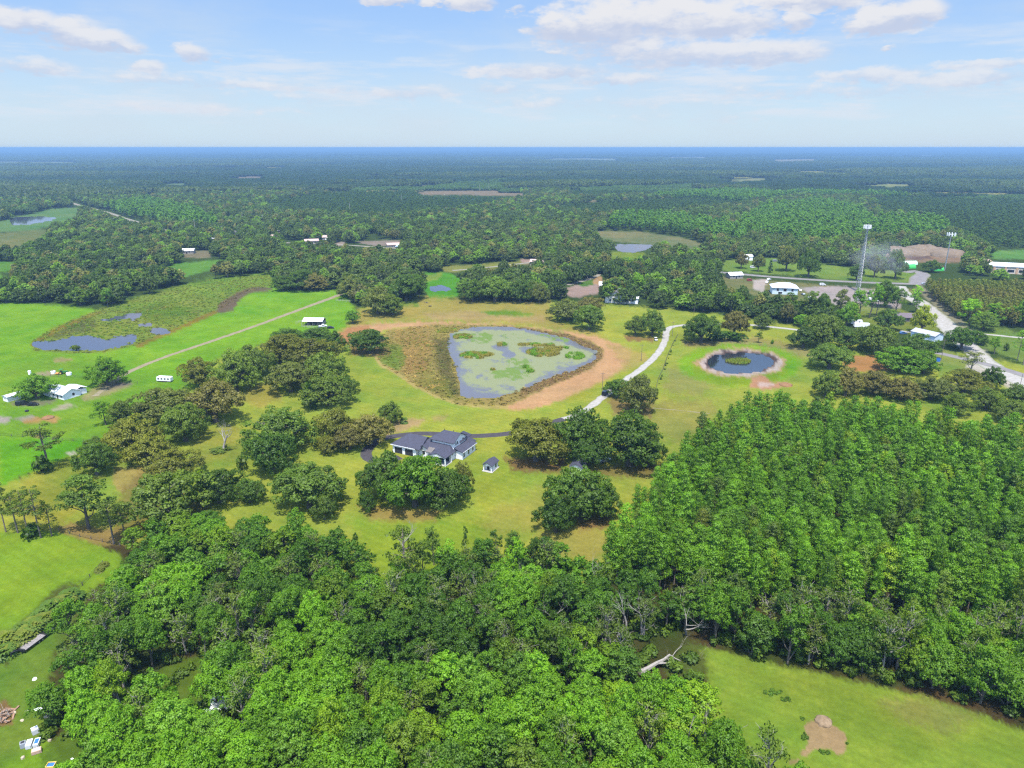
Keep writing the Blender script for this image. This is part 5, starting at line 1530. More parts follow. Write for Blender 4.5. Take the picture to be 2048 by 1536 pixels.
snag(810, 1150, 1052, 121, BARK_PALE, 'bare grey stem beside the umbrella pine', depth=3, spread=0.4)
rsn = random.Random(41)
for i in range(26):
    px = rsn.uniform(330, 1380); by = rsn.uniform(1165, 1330)
    if px > 1230 and by > 1260: continue
    p = ground(px, by)
    h = rsn.uniform(8, 12.5)
    ww = proto_snag(300 + i, 5.0, rsn.uniform(0.16, 0.26), rsn.choice([4, 5]), rsn.uniform(0.35, 0.6)); zm = max(v[2] for v in ww.v)
    o = ww.build('dead_tree', BARK_PALE); o.location = p; o.scale = (h / zm,) * 3; o.rotation_euler = (0, 0, rsn.uniform(0, 6.28))
    tag(o, '%s bare grey tree %s' % ('tall' if h > 10.5 else 'small', beside(p.x, p.y)), 'dead tree', 'bare grey trees of the wood')
lp = ground(812, 1190)
plant('leggy', 'tall_pine', lp, 8.5, height_at(lp, 1046), T['G'], 'umbrella shaped pine rising over the wood at the lawn edge', 'tree')
# fallen tree
p = ground(1282, 1352)
w = proto_snag(130, 5.0, 0.34, 5, 0.6)
zmax = max(v[2] for v in w.v)
o = w.build('fallen_tree', BARK_PALE)
tag(o, 'fallen grey dead tree lying in the clearing by the rough field', 'dead tree')
o.scale = (20 / zmax,) * 3; o.location = p + Vector((0, 0, 1.3)); o.rotation_euler = Vector((0.80, 0.60, 0.06)).to_track_quat('Z', 'X').to_euler()
p = ground(1320, 1330)
w = proto_snag(131, 5.0, 0.2, 5, 0.9); zmax = max(v[2] for v in w.v)
o = w.build('fallen_branch', BARK_PALE); tag(o, 'broken grey crown lying beside the fallen dead tree', 'dead branch')
o.scale = (9 / zmax,) * 3; o.location = p + Vector((0, 0, 0.5)); o.rotation_euler = Vector((0.95, -0.25, 0.10)).to_track_quat('Z', 'X').to_euler()

# palms along the ditch by the flatbed trailer
for i, (px, py) in enumerate([(6, 1312), (22, 1306), (10, 1290), (34, 1292), (48, 1282), (30, 1276), (60, 1270), (48, 1262), (76, 1262), (66, 1252), (88, 1252), (98, 1242), (84, 1238), (110, 1232),
                              (104, 1224), (122, 1224), (134, 1212), (126, 1206), (142, 1202), (-14, 1322), (-8, 1304)]):
    p = ground(px, py)
    plant('palm', 'cabbage_palm', p, _rng.uniform(5.4, 6.8), _rng.uniform(4.4, 6.0), _rng.choice([(0.12, 0.19, 0.04), (0.17, 0.21, 0.045), (0.09, 0.155, 0.035)]),
          'young yellow green cabbage palm in the row behind the flatbed trailer', 'palm', 'palms along the ditch', idx=1 + i % 2)
for px, py, lab in ((132, 1222, 'lone small palm beside the row of palms'), (208, 1132, 'palm clump at the corner of the lower pasture'), (200, 1142, 'small palm below the palm clump of the lower pasture')):
    plant('palm', 'cabbage_palm', ground(px, py), 3.6, 2.6, (0.14, 0.165, 0.04), lab, 'palm', idx=2)

# ------------------------------------------------------------------ the wood in the near half
WOOD = [(92, 1478), (120, 1370), (145, 1290), (190, 1225), (240, 1180), (262, 1115), (300, 1080), (430, 1068), (560, 1076), (660, 1090), (706, 1125), (745, 1180), (800, 1195), (850, 1160), (930, 1140), (1000, 1132), (1080, 1124),
        (1180, 1172), (1225, 1190), (1370, 1235), (1480, 1262), (1700, 1275), (1900, 1300), (2110, 1335), (2200, 1480), (2048, 1452), (1960, 1410), (1850, 1382), (1750, 1366), (1645, 1342), (1520, 1316), (1404, 1284),
        (1385, 1330), (1400, 1400), (1395, 1470), (1440, 1530), (1560, 1580), (1600, 1680), (60, 1680), (150, 1560), (190, 1500)]
GAP = [[(330, 1330), (420, 1300), (470, 1360), (380, 1440), (260, 1440), (230, 1400)], [(1232, 1282), (1400, 1280), (1404, 1395), (1340, 1425), (1255, 1400)], [(100, 1480), (190, 1420), (240, 1440), (170, 1500)]]
wx0, wy0 = jitter_grid(-150, 190, 84, 195, 6.1, 7, 0.42)
wpx, wpy = project(wx0, wy0)
ex, ey = jitter_grid(20, 190, 110, 175, 5.6, 8, 0.45)            # the hardwood edge along the rough field is denser
epx, epy = project(ex, ey)
em = (epx > 1420) & (epy > 1240)
wx0 = np.concatenate([wx0, ex[em]]); wy0 = np.concatenate([wy0, ey[em]]); wpx = np.concatenate([wpx, epx[em]]); wpy = np.concatenate([wpy, epy[em]])
ok = in_poly(wpx, wpy, WOOD)
for gp in GAP: ok &= ~in_poly(wpx, wpy, gp)
cand = [(x, y, a, b) for x, y, a, b in zip(wx0[ok], wy0[ok], wpx[ok], wpy[ok]) if -160 < a < 2210]
rw = random.Random(77)
cand.sort(key=lambda c: c[1])                      # nearest first
wood_rest = []
nwood = 0
for x, y, a, b in cand:
    tone = fbm(x / 22.0, y / 22.0, 61, 2) * 0.75 + 0.25 * rw.random()
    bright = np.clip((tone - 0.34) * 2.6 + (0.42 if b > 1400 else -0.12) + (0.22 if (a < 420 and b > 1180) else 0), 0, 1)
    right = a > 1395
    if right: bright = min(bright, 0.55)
    r1 = rw.random()
    if r1 < (0.06 if b > 1380 else 0.26): kind = 'thin'
    elif bright > 0.5: kind = 'dome'
    else: kind = 'hard' if r1 < 0.75 else 'dome'
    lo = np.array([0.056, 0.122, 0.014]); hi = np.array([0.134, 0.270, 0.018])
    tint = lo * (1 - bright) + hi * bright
    if rw.random() < 0.14: tint = tint * np.array([1.3, 1.05, 0.9])
    if rw.random() < 0.08: tint = tint * np.array([1.0, 0.95, 1.8])
    if kind == 'thin': tint = tint * 0.4 + np.array([0.125, 0.155, 0.05]) * 0.6
    k = rw.uniform(0.78, 1.22)
    h = {'thin': 12.5, 'dome': 12.0, 'hard': 12.5}[kind] * k
    if right: h *= 1.22
    if b < 1230 and not right: h *= 0.8
    w = {'thin': 7.6, 'dome': 8.8, 'hard': 8.0}[kind] * rw.uniform(0.85, 1.2) * (0.94 if b < 1230 else 1)
    topy = project(x, y, h)[1]
    if topy > 1545: continue                       # wholly below the frame
    if nwood < 300:
        reg = beside(x, y)
        shade = 'sparse pale stemmed' if kind == 'thin' else ('lime green' if bright > 0.72 else 'mid green' if bright > 0.4 else 'deep green')
        shape = {'thin': 'tree', 'dome': 'round tree', 'hard': 'ragged tree'}[kind]
        size = 'tall ' if h > 13.2 else ('low ' if h < 10.2 else '')
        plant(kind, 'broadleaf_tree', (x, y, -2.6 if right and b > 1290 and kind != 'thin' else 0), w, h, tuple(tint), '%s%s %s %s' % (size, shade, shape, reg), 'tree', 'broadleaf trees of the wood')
        nwood += 1
    else:
        wood_rest.append((x, y, kind, w, h, tint))
if wood_rest:
    kinds = ['hard', 'dome', 'thin']
    ms = [inst_mesh('w%d' % i, p) for i, p in enumerate([proto_hardwood(21, 4, .4), proto_hardwood(22, 4, .4), proto_dome(41, 4, .4), proto_dome(42, 4, .4), proto_hardwood(31, 4, .4, 0.8)])]
    sel = [{'hard': rw.choice([0, 1]), 'dome': rw.choice([2, 3]), 'thin': 4}[k[2]] for k in wood_rest]
    scatter('woodland', ms, [(k[0], k[1], 0) for k in wood_rest], [rw.uniform(0, 6.28) for _ in wood_rest],
            [(k[3] / SIZES[k[2]][0], k[3] / SIZES[k[2]][0], k[4] / SIZES[k[2]][1]) for k in wood_rest], sel, [k[5] for k in wood_rest], 'dense broadleaf trees filling the rest of the near wood')
# undergrowth in the wood and under the pines
PINES = [(1210, 1168), (1284, 1050), (1386, 930), (1484, 868), (1600, 868), (1760, 876), (1900, 908), (2048, 928), (2360, 960), (2420, 1340), (2110, 1330), (1900, 1262), (1700, 1250), (1560, 1240), (1400, 1216), (1300, 1195)]
ux, uy = jitter_grid(-150, 230, 84, 270, 3.4, 17, 0.5)
upx, upy = project(ux, uy)
inw = in_poly(upx, upy, WOOD); inp = in_poly(upx, upy, PINES)
m = (inw | (inp & (np.arange(len(ux)) % 3 == 0))) & (upx > -120) & (upx < 2170)
extra = in_poly(upx, upy, GAP[0])
m &= ~(extra & (np.arange(len(ux)) % 3 == 0)) & ~in_poly(upx, upy, [(1262, 1350), (1290, 1365), (1420, 1290), (1390, 1262)])
rng0 = np.random.default_rng(3)
ux, uy = ux[m], uy[m]; n = len(ux)
br = rng0.uniform(0, 1, n)[:, None]
scatter('undergrowth', [inst_mesh('u%d' % i, p) for i, p in enumerate(SHRUB)], np.stack([ux, uy, np.zeros(n)], 1), rng0.uniform(0, 6.28, n),
        np.stack([rng0.uniform(0.6, 1.4, n)] * 2 + [rng0.uniform(0.5, 1.3, n)], 1), rng0.integers(0, 3, n),
        np.array([0.055, 0.10, 0.018]) * (1 - br) + np.array([0.125, 0.20, 0.026]) * br, 'low bushes and saplings covering the floor of the wood')

# shrub band closing the lawn between wood and plantation
for i, (px, py) in enumerate([(1085, 1150), (1110, 1142), (1135, 1140), (1160, 1136), (1185, 1140), (1208, 1150), (1120, 1160), (1150, 1158), (1180, 1160)]):
    plant('shrub', 'shrub', ground(px, py), _rng.uniform(5, 7), _rng.uniform(3, 4.4), (0.10, 0.21, 0.02), 'vine covered bright shrub in the band between the lawn and the plantation', 'shrub', 'shrubs between lawn and plantation')
for i, (px, ty, by, w, t) in enumerate([(930, 1052, 1112, 14, 'K'), (958, 1070, 1130, 30, 'B'), (996, 1058, 1130, 30, 'D'), (1028, 1062, 1138, 40, 'D'), (1022, 1076, 1165, 44, 'L'), (1066, 1072, 1150, 34, 'D'), (712, 1064, 1120, 16, 'K'), (868, 1054, 1130, 40, 'S'), (890, 1078, 1150, 44, 'L')]):
    p = ground(px, by)
    plant('hard', 'broadleaf_tree', p, w / FPX * depth_of(p), height_at(p, ty), T[t],
          ['narrow dark sapling poking above the lawn edge of the wood', 'bright young tree next to the narrow dark sapling', 'dark young tree on the lawn edge beside the bright young tree', 'dark bushy tree at the lawn edge below the garden shed',
           'pale lime tree in front of the dark bushy lawn edge tree', 'dark tree at the eastern end of the lawn edge', 'tiny dark tree west of the umbrella pine', 'bluish tree just east of the umbrella pine', 'pale lime tree east of the umbrella pine'][i], 'tree')

# ------------------------------------------------------------------ pine plantation
qx, qy = jitter_grid(8, 420, 140, 275, 4.5, 29, 0.56)
qpx, qpy = project(qx, qy)
ok = in_poly(qpx, qpy, PINES) & (qpx < 2330)
pc = sorted(zip(qx[ok], qy[ok], qpx[ok], qpy[ok]), key=lambda c: math.hypot(c[0], c[1]))
rp = random.Random(91)
rest = []; npine = 0
for x, y, a, b in pc:
    h = 17.4 * rp.uniform(0.76, 1.12) * (0.92 + 0.2 * fbm(x / 30.0, y / 30.0, 73, 2)); w = 4.6 * rp.uniform(0.72, 1.3)
    if rp.random() < 0.03: continue
    tone = np.clip(0.15 + 0.9 * fbm(x / 25.0, y / 25.0, 71, 2) + rp.uniform(-0.25, 0.25), 0, 1)
    tint = np.array([0.070, 0.150, 0.018]) * (1 - tone) + np.array([0.140, 0.275, 0.020]) * tone
    tint = tint * rp.uniform(0.85, 1.15)
    if rp.random() < 0.06: tint = tint * np.array([1.4, 1.05, 1.0])
    if rp.random() < 0.05: tint = tint * np.array([0.9, 0.72, 1.6])
    ax = project(x, y, h * 0.7)[0]
    if npine < 300 and ax < 2075:
        edge = b > 1150 or in_poly(np.array([a]), np.array([b - 0.1]), [(1222, 1168), (1300, 1050), (1400, 930), (1492, 868), (1520, 872), (1430, 940), (1330, 1062), (1250, 1180)])[0]
        lab = '%s%s%s pine %s' % ('edge row ' if edge else '', 'tall ' if h > 18.9 else ('short ' if h < 16.6 else ''), 'light green' if tone > 0.66 else ('dark green' if tone < 0.42 else 'mid green'), beside(x, y))
        plant('pine', 'plantation_pine', (x, y, 0), w, h, tuple(tint), lab, 'pine tree', 'pines of the plantation')
        npine += 1
    else:
        rest.append((x, y, w, h, tint))
ms = [inst_mesh('pp%d' % i, proto_pine(51 + i, 4.5, 0.38), BARK_PINE) for i in range(5)]
scatter('pine_plantation', ms, [(k[0], k[1], 0) for k in rest], [rp.uniform(0, 6.28) for _ in rest], [(k[2] / 5.4, k[2] / 5.4, k[3] / 19.0) for k in rest], [rp.randrange(5) for _ in rest], [k[4] for k in rest],
        'dense pine plantation beyond its first rows')
# ------------------------------------------------------------------ middle distance woods
CLEAR = [z[0] for z in ZONES[:next(i for i, z in enumerate(ZONES) if z[0] is LAWN)]] + [WETLAND, PASTURE, LAWN,
    [(22, 432), (112, 430), (112, 450), (10, 452)], [(1222, 487), (1308, 487), (1308, 505), (1222, 505)]]
def road_band(pts, hw):
    out = []
    for (x0, y0), (x1, y1) in zip(pts[:-1], pts[1:]):
        out.append([(x0, y0 - hw), (x1, y1 - hw), (x1, y1 + hw * 1.6), (x0, y0 + hw * 1.6)])
    return out
for pts, hw in (([(1430, 544), (1560, 555), (1700, 563), (1835, 568), (2048, 572), (2200, 575)], 4), ([(140, 402), (150, 408), (215, 425), (250, 437), (292, 448)], 3), ([(325, 456), (354, 467)], 4),
                ([(670, 489), (800, 497)], 3.2), ([(905, 541), (1000, 532), (1100, 520)], 2.5), ([(560, 484), (640, 487)], 3)):
    CLEAR += road_band(pts, hw)
CLEAR += [[(1800, 572), (1850, 572), (1940, 660), (2010, 740), (2120, 800), (2120, 830), (1990, 775), (1930, 745), (1860, 660), (1800, 620)],
          [(1880, 660), (1930, 640), (2300, 700), (2300, 800), (2048, 735), (1960, 720)], [(1840, 690), (1930, 690), (1960, 745), (1860, 735)],
          [(1560, 575), (1700, 572), (1830, 580), (1880, 650), (1880, 690), (1700, 668), (1660, 640), (1720, 622), (1640, 604), (1570, 600)],
          [(1975, 498), (2300, 490), (2300, 545), (1975, 540)],
          [(1790, 505), (1930, 505), (1930, 545), (1840, 556), (1790, 540)]]
YOUNG = [(1842, 582), (1900, 560), (2048, 560), (2400, 575), (2400, 690), (2060, 660), (1940, 648), (1905, 634)]
CYPRESS = [[(1500, 480), (1480, 455), (1530, 420), (1640, 408), (1720, 430), (1760, 465), (1700, 492), (1600, 490)], [(1720, 470), (1760, 448), (1850, 446), (1895, 462), (1880, 478), (1760, 486)],
           [(1180, 480), (1240, 440), (1330, 440), (1420, 455), (1500, 470), (1480, 492), (1380, 478), (1260, 462)], [(1300, 398), (1460, 388), (1600, 396), (1480, 412)], [(210, 420), (300, 408), (400, 430), (440, 462), (350, 455), (250, 436)],
           [(1860, 400), (1700, 392), (1560, 388), (1620, 398)]]
PLANTED = [[(520, 410), (700, 380), (900, 370), (1000, 360), (1060, 396), (960, 420), (760, 440), (560, 430)], [(1260, 440), (1500, 412), (1400, 400), (1200, 408), (1060, 420)],
           [(1740, 400), (2300, 390), (2300, 510), (1960, 500), (1900, 470), (1860, 440), (1760, 432)], [(1130, 380), (1400, 370), (1420, 390), (1150, 400)]]

def forest_points(r0, r1, step, seed):
    n = int(r1 * math.sin(R(42)))
    x, y = jitter_grid(-n, n, r0 * 0.7, r1, step, seed, 0.44)
    r = np.hypot(x, y)
    m = (r >= r0) & (r < r1) & (np.abs(np.arctan2(x, y)) < R(41))
    return x[m], y[m]

VILL = [(775, 496, 18, 10, 'tan'), (792, 499, 13, 9, 'blue'), (645, 480, 16, 12, 'tan'), (556, 466, 16, 10, 'white'), (508, 470, 14, 10, 'white'), (360, 508, 14, 9, 'white'), (256, 522, 18, 9, 'white'), (132, 550, 16, 9, 'white'), (270, 386, 28, 14, 'white'), (292, 386, 26, 14, 'white'),
        (455, 338, 60, 30, 'white'), (1183, 512, 14, 10, 'white'), (1192, 517, 12, 9, 'white'), (1688, 369, 40, 20, 'white'), (610, 488, 16, 10, 'tan'), (466, 470, 14, 10, 'grey'), (1460, 558, 12, 9, 'white'),
        (299, 397, 22, 12, 'white'), (278, 524, 12, 8, 'grey'), (116, 562, 10, 7, 'white'), (652, 484, 14, 9, 'white'), (1060, 530, 14, 10, 'tan'), (1134, 530, 14, 10, 'white'), (1199, 578, 12, 8, 'white'), (1082, 597, 12, 8, 'white'), (1290, 588, 12, 8, 'grey'),
        (540, 478, 12, 8, 'tan'), (424, 482, 13, 9, 'white'), (864, 508, 13, 9, 'grey'), (912, 512, 14, 9, 'white'), (1652, 518, 13, 9, 'grey')]
CLEAR += [[(a - 5, b - 3), (a + 9, b - 3), (a + 9, b + 3), (a - 5, b + 3)] for a, b, _l, _w, _c in VILL]
def clearmask(px, py, rise=None):
    if rise is not None:            # a tree whose top would stand in front of a clearing is left out as well
        return clearmask(px, py) | clearmask(px, py - 0.55 * rise) | clearmask(px, py - 0.95 * rise)
    c = np.zeros(px.shape, bool)
    for poly in CLEAR:
        ys = [p[1] for p in poly]; xs = [p[0] for p in poly]
        s = (py > min(ys)) & (py < max(ys)) & (px > min(xs)) & (px < max(xs))
        if s.any(): c[s] |= in_poly(px[s], py[s], poly)
    return c

def any_poly(px, py, polys):
    c = np.zeros(px.shape, bool)
    for poly in polys: c |= in_poly(px, py, poly)
    return c

def forest_tint(x, y, px, py, rng):
    n = len(x)
    big = fbm(x / 190.0, y / 190.0, 81, 3)[:, None]
    mid = fbm(x / 45.0, y / 45.0, 83, 2)[:, None]
    rnd = rng.random((n, 1))
    dark = np.array([0.060, 0.100, 0.028]); grey = np.array([0.102, 0.135, 0.052]); brt = np.array([0.120, 0.205, 0.030]); oliv = np.array([0.145, 0.150, 0.07])
    t = np.clip((big - 0.35) * 1.6 + (mid - 0.5) * 0.8, 0, 1)
    c = dark * (1 - t) + grey * t
    c = np.where(rnd < 0.20, brt * (0.8 + 0.4 * mid), c)
    c = np.where((rnd > 0.90), oliv, c)
    return c * rng.uniform(0.75, 1.3, (n, 1))

rm = np.random.default_rng(404)
x, y = forest_points(430, 1900, 11.4, 55)
px, py = project(x, y)
young = in_poly(px, py, YOUNG)
keep = (py < 662) & (~clearmask(px, py, 9.0 / np.hypot(x, y) * FPX)) & (~young) & (px > -260) & (px < 2310)
thin_v = fbm(x / 120.0, y / 120.0, 91, 2)
village = in_poly(px, py, [(300, 440), (1100, 440), (1240, 490), (1240, 560), (900, 560), (600, 540), (300, 520)])
keep &= ~(village & (thin_v > 0.60) & (rm.random(len(x)) < 0.35))
x, y, px, py = x[keep], y[keep], px[keep], py[keep]
cyp = any_poly(px, py, CYPRESS); pla = any_poly(px, py, PLANTED)
tint = forest_tint(x, y, px, py, rm)
tint[cyp] = np.array([0.100, 0.205, 0.032]) * rm.uniform(0.85, 1.2, (cyp.sum(), 1))
tint[pla] = np.array([0.066, 0.120, 0.030]) * rm.uniform(0.9, 1.12, (pla.sum(), 1))
n = len(x)
kind = np.where(rm.random(n) < 0.62, 0, np.where(rm.random(n) < 0.6, 1, 2))       # oak, hardwood, dome
kind[cyp] = 3; kind[pla] = 3
h = np.where(kind == 0, rm.uniform(9.0, 14.5, n), rm.uniform(10, 16, n)); h[cyp] = rm.uniform(14, 20, cyp.sum()); h[pla] = rm.uniform(6.5, 8.5, pla.sum())
w = np.where(kind == 0, rm.uniform(11, 20, n), rm.uniform(7.5, 12, n)); w[cyp] = rm.uniform(6.5, 9, cyp.sum()); w[pla] = rm.uniform(5.0, 6.6, pla.sum())
order = np.argsort(np.hypot(x, y))
NM = ['oak', 'hard', 'dome', 'pine']
nm_ind = 0; restm = []
gone = 0
for i in order:
    a, b = px[i], py[i]
    if nm_ind < 300 and -20 < a < 2068:
        k = NM[kind[i]]
        me = M_LOD[k][i % len(M_LOD[k])]
        o = mesh_obj('distant_tree', me, None, tuple(tint[i]))
        W0, H0 = SIZES[k]
        o.location = (x[i], y[i], 0); o.rotation_euler = (0, 0, rm.uniform(0, 6.28)); o.scale = (w[i] / W0, w[i] / W0, h[i] / H0)
        g = tint[i]
        shade = 'olive grey' if g[0] > 0.125 and g[0] > 0.8 * g[1] else ('bright green' if g[1] > 0.165 else 'dark green' if g[1] < 0.118 else 'grey green')
        reg = beside(x[i], y[i])
        tag(o, '%s%s %s tree %s' % ('tall ' if h[i] > 13.2 else '', shade, 'broad' if kind[i] == 0 else 'upright', reg), 'tree', 'trees of the woods beyond the lawns')
        nm_ind += 1
    else:
        restm.append(i)
restm = np.array(restm)
lod_i = [inst_mesh('m%d' % i, p) for i, p in enumerate(LOD_OAK + LOD_HARD + LOD_DOME + LOD_PINE)]
base = np.array([0, 3, 6, 8]); cnt = np.array([3, 3, 2, 2])
k = kind[restm]
idx = base[k] + rm.integers(0, 1000, len(k)) % cnt[k]
W0 = np.array([SIZES[q][0] for q in NM])[k]; H0 = np.array([SIZES[q][1] for q in NM])[k]
scatter('woods', lod_i, np.stack([x[restm], y[restm], np.zeros(len(k))], 1), rm.uniform(0, 6.28, len(k)), np.stack([w[restm] / W0] * 2 + [h[restm] / H0], 1), idx, tint[restm],
        'mixed woods and tree belts stretching away beyond the lawns')

# young planted pines at the right: closely set rows with bare lower trunks
yx, yy = jitter_grid(150, 760, 330, 560, 4.0, 57, 0.25)
ypx, ypy = project(yx, yy)
m = in_poly(ypx, ypy, YOUNG) & (ypx < 2200)
yx, yy = yx[m], yy[m]; n = len(yx)
yt = fbm(yx / 16.0, yy / 16.0, 93, 2)[:, None]
yt = np.array([0.120, 0.165, 0.034]) * yt + np.array([0.165, 0.150, 0.055]) * (1 - yt)
lm = [joined('y%d' % i, p[0], p[1], BARK_PINE, LEAF_INST) for i, p in enumerate([proto_pine(s, 0.8, 0.8) for s in (58, 59, 60)])]
scatter('young_pine_stand', lm, np.stack([yx, yy, np.zeros(n)], 1), rm.uniform(0, 6.28, n), np.stack([rm.uniform(0.62, 0.8, n)] * 2 + [rm.uniform(0.52, 0.66, n)], 1), rm.integers(0, 3, n), yt * rm.uniform(0.85, 1.15, (n, 1)),
        'even stand of young brownish pines beside the limerock road')

# ------------------------------------------------------------------ the far forest as patches of canopy
def canopy_patch(seed, size, ntree, q, hmax, leaf):
    rng = np.random.default_rng(seed)
    C, Rr, Va = [], [], []
    for i in range(ntree):
        cx, cy = rng.uniform(-size / 2, size / 2, 2)
        h = hmax * rng.uniform(0.62, 1.0); r = rng.uniform(3.4, 6.2)
        v = rng.uniform(0.1, 0.9)
        C.append((cx, cy, h - r * 0.7)); Rr.append(np.array([r, r, r * 0.75])); Va.append(v)
        C.append((cx, cy, (h - r) * 0.5)); Rr.append(np.array([r * 0.75, r * 0.75, h * 0.34])); Va.append(v * 0.7)
    V, va, nn = clump_leaves(rng, C, Rr, Va, q, leaf, 1.2, -0.5, 0.15)
    return quads_mesh('canopy', V, va, LEAF_INST, nn)
patches = [canopy_patch(s, 62, 58, 0.16, 14, 3.2) for s in (201, 202, 203, 204)]
x, y = forest_points(1900, 9000, 56, 63)
px, py = project(x, y)
keep = ~clearmask(px, py, 11.0 / np.hypot(x, y) * FPX)
x, y, px, py = x[keep], y[keep], px[keep], py[keep]
n = len(x)
big = fbm(x / 900.0, y / 420.0, 95, 3)[:, None]; md = fbm(x / 240.0, y / 120.0, 97, 2)[:, None]
t = np.clip((big - 0.44) * 5 + (md - 0.5) * 0.9, 0, 1)
tint = np.array([0.028, 0.056, 0.020]) * (1 - t) + np.array([0.076, 0.108, 0.040]) * t
cyp = any_poly(px, py, CYPRESS); tint[cyp] = np.array([0.09, 0.18, 0.036])
hz = 0.75 + 0.6 * t[:, 0]
pla = any_poly(px, py, PLANTED); tint[pla] = np.array([0.062, 0.112, 0.032]); hz[pla] = 0.55
gap = fbm(x / 420.0, y / 150.0, 99, 3) > 0.665
tint[gap] = np.array([0.20, 0.19, 0.10]); hz[gap] = 0.25
scatter('far_forest', patches, np.stack([x, y, np.zeros(n)], 1), rm.integers(0, 4, n) * math.pi / 2, np.stack([np.full(n, 1.05)] * 2 + [hz * rm.uniform(0.85, 1.15, n)], 1), rm.integers(0, 4, n), tint,
        'unbroken dark forest filling the plain')
big_patch = [canopy_patch(s, 250, 150, 0.035, 15, 9.0) for s in (211, 212)]
x, y = forest_points(9000, 41000, 228, 65)
px, py = project(x, y)
keep = ~clearmask(px, py, 12.0 / np.hypot(x, y) * FPX)
x, y = x[keep], y[keep]; n = len(x)
t = np.clip((fbm(x / 2600.0, y / 1300.0, 105, 3)[:, None] - 0.38) * 2.5, 0, 1)
tint = np.array([0.026, 0.052, 0.022]) * (1 - t) + np.array([0.066, 0.094, 0.045]) * t
field = fbm(x / 1500.0, y / 500.0, 107, 3) > 0.68
tint[field] = np.array([0.24, 0.23, 0.14])
hz = np.where(field, 0.2, rm.uniform(0.8, 1.3, n)) * (1 + 0.00016 * np.maximum(0, y - 14000) * np.clip(fbm(x / 6000.0, y / 6000.0, 109, 3) - 0.35, 0, 1) * 2)
scatter('horizon_forest', big_patch, np.stack([x, y, np.zeros(n)], 1), rm.integers(0, 4, n) * math.pi / 2, np.stack([np.full(n, 1.12)] * 2 + [hz], 1), rm.integers(0, 2, n), tint,
        'blue hazy forest reaching the horizon')

# ------------------------------------------------------------------ marsh plants
def fill_poly(polys, step, seed, grow=0):
    X, Y = [], []
    for k, poly in enumerate(polys):
        G = [ground(a, b) for a, b in poly]
        xx, yy = jitter_grid(min(g.x for g in G), max(g.x for g in G), min(g.y for g in G), max(g.y for g in G), step, seed + k, 0.5)
        a, b = project(xx, yy)
        m = in_poly(a, b, poly)
        X.append(xx[m]); Y.append(yy[m])
    return np.concatenate(X), np.concatenate(Y)
REED = [inst_mesh('r%d' % s, proto_reed(s)) for s in (1, 2, 3)]
ISL = [ell(948, 711, 25, 6.5, 20, .06, 1), ell(974, 709, 12, 3, 14, .05, 2), ell(925, 673.5, 17, 5, 18, .04, 3), ell(1004, 689, 8, 3, 12, .05, 4), ell(1088, 704, 34, 9, 22, .08, 5), ell(1110, 697, 26, 3, 16, .05, 12), ell(1075, 690, 36, 2.5, 16, .08, 14),
       ell(1052, 735, 5, 2, 10, 0, 6), ell(1060, 742, 7, 2.5, 10, 0, 7), ell(985, 739, 4, 1.6, 10, 0, 8), ell(893, 662, 22, 4, 16, .05, 9), ell(1150, 712, 19, 6.5, 18, .06, 15)]
x, y = fill_poly(ISL, 0.75, 300)
m = fbm(x / 3.0, y / 3.0, 301, 3) > 0.40; x, y = x[m], y[m]
px, py = project(x, y); n = len(x)
g = in_poly(px, py, ISL[-1]) | (fbm(x / 4, y / 4, 111, 2) > 0.58)
ti = np.where(g[:, None], np.array([0.13, 0.26, 0.03]), np.array([0.24, 0.215, 0.08]))
scatter('pond_reeds', REED, np.stack([x, y, np.full(n, ZW - 0.1)], 1), rm.uniform(0, 6.28, n), np.stack([rm.uniform(0.8, 1.3, n)] * 3, 1), rm.integers(0, 3, n), ti * rm.uniform(0.8, 1.2, (n, 1)), 'reeds and grasses forming small islands in the weedy pond')
isl2 = [ell(1478, 722.5, 23, 5.2, 22, .08, 21)]
x, y = fill_poly(isl2, 0.75, 320); n = len(x)
g = fbm(x / 5, y / 5, 113, 2)[:, None]
scatter('island_grass', REED, np.stack([x, y, np.full(n, ZW - 0.1)], 1), rm.uniform(0, 6.28, n), np.stack([rm.uniform(0.7, 1.1, n)] * 3, 1), rm.integers(0, 3, n), np.array([0.13, 0.21, 0.03]) * g + np.array([0.20, 0.20, 0.06]) * (1 - g), 'grassy island in the round dark pond')
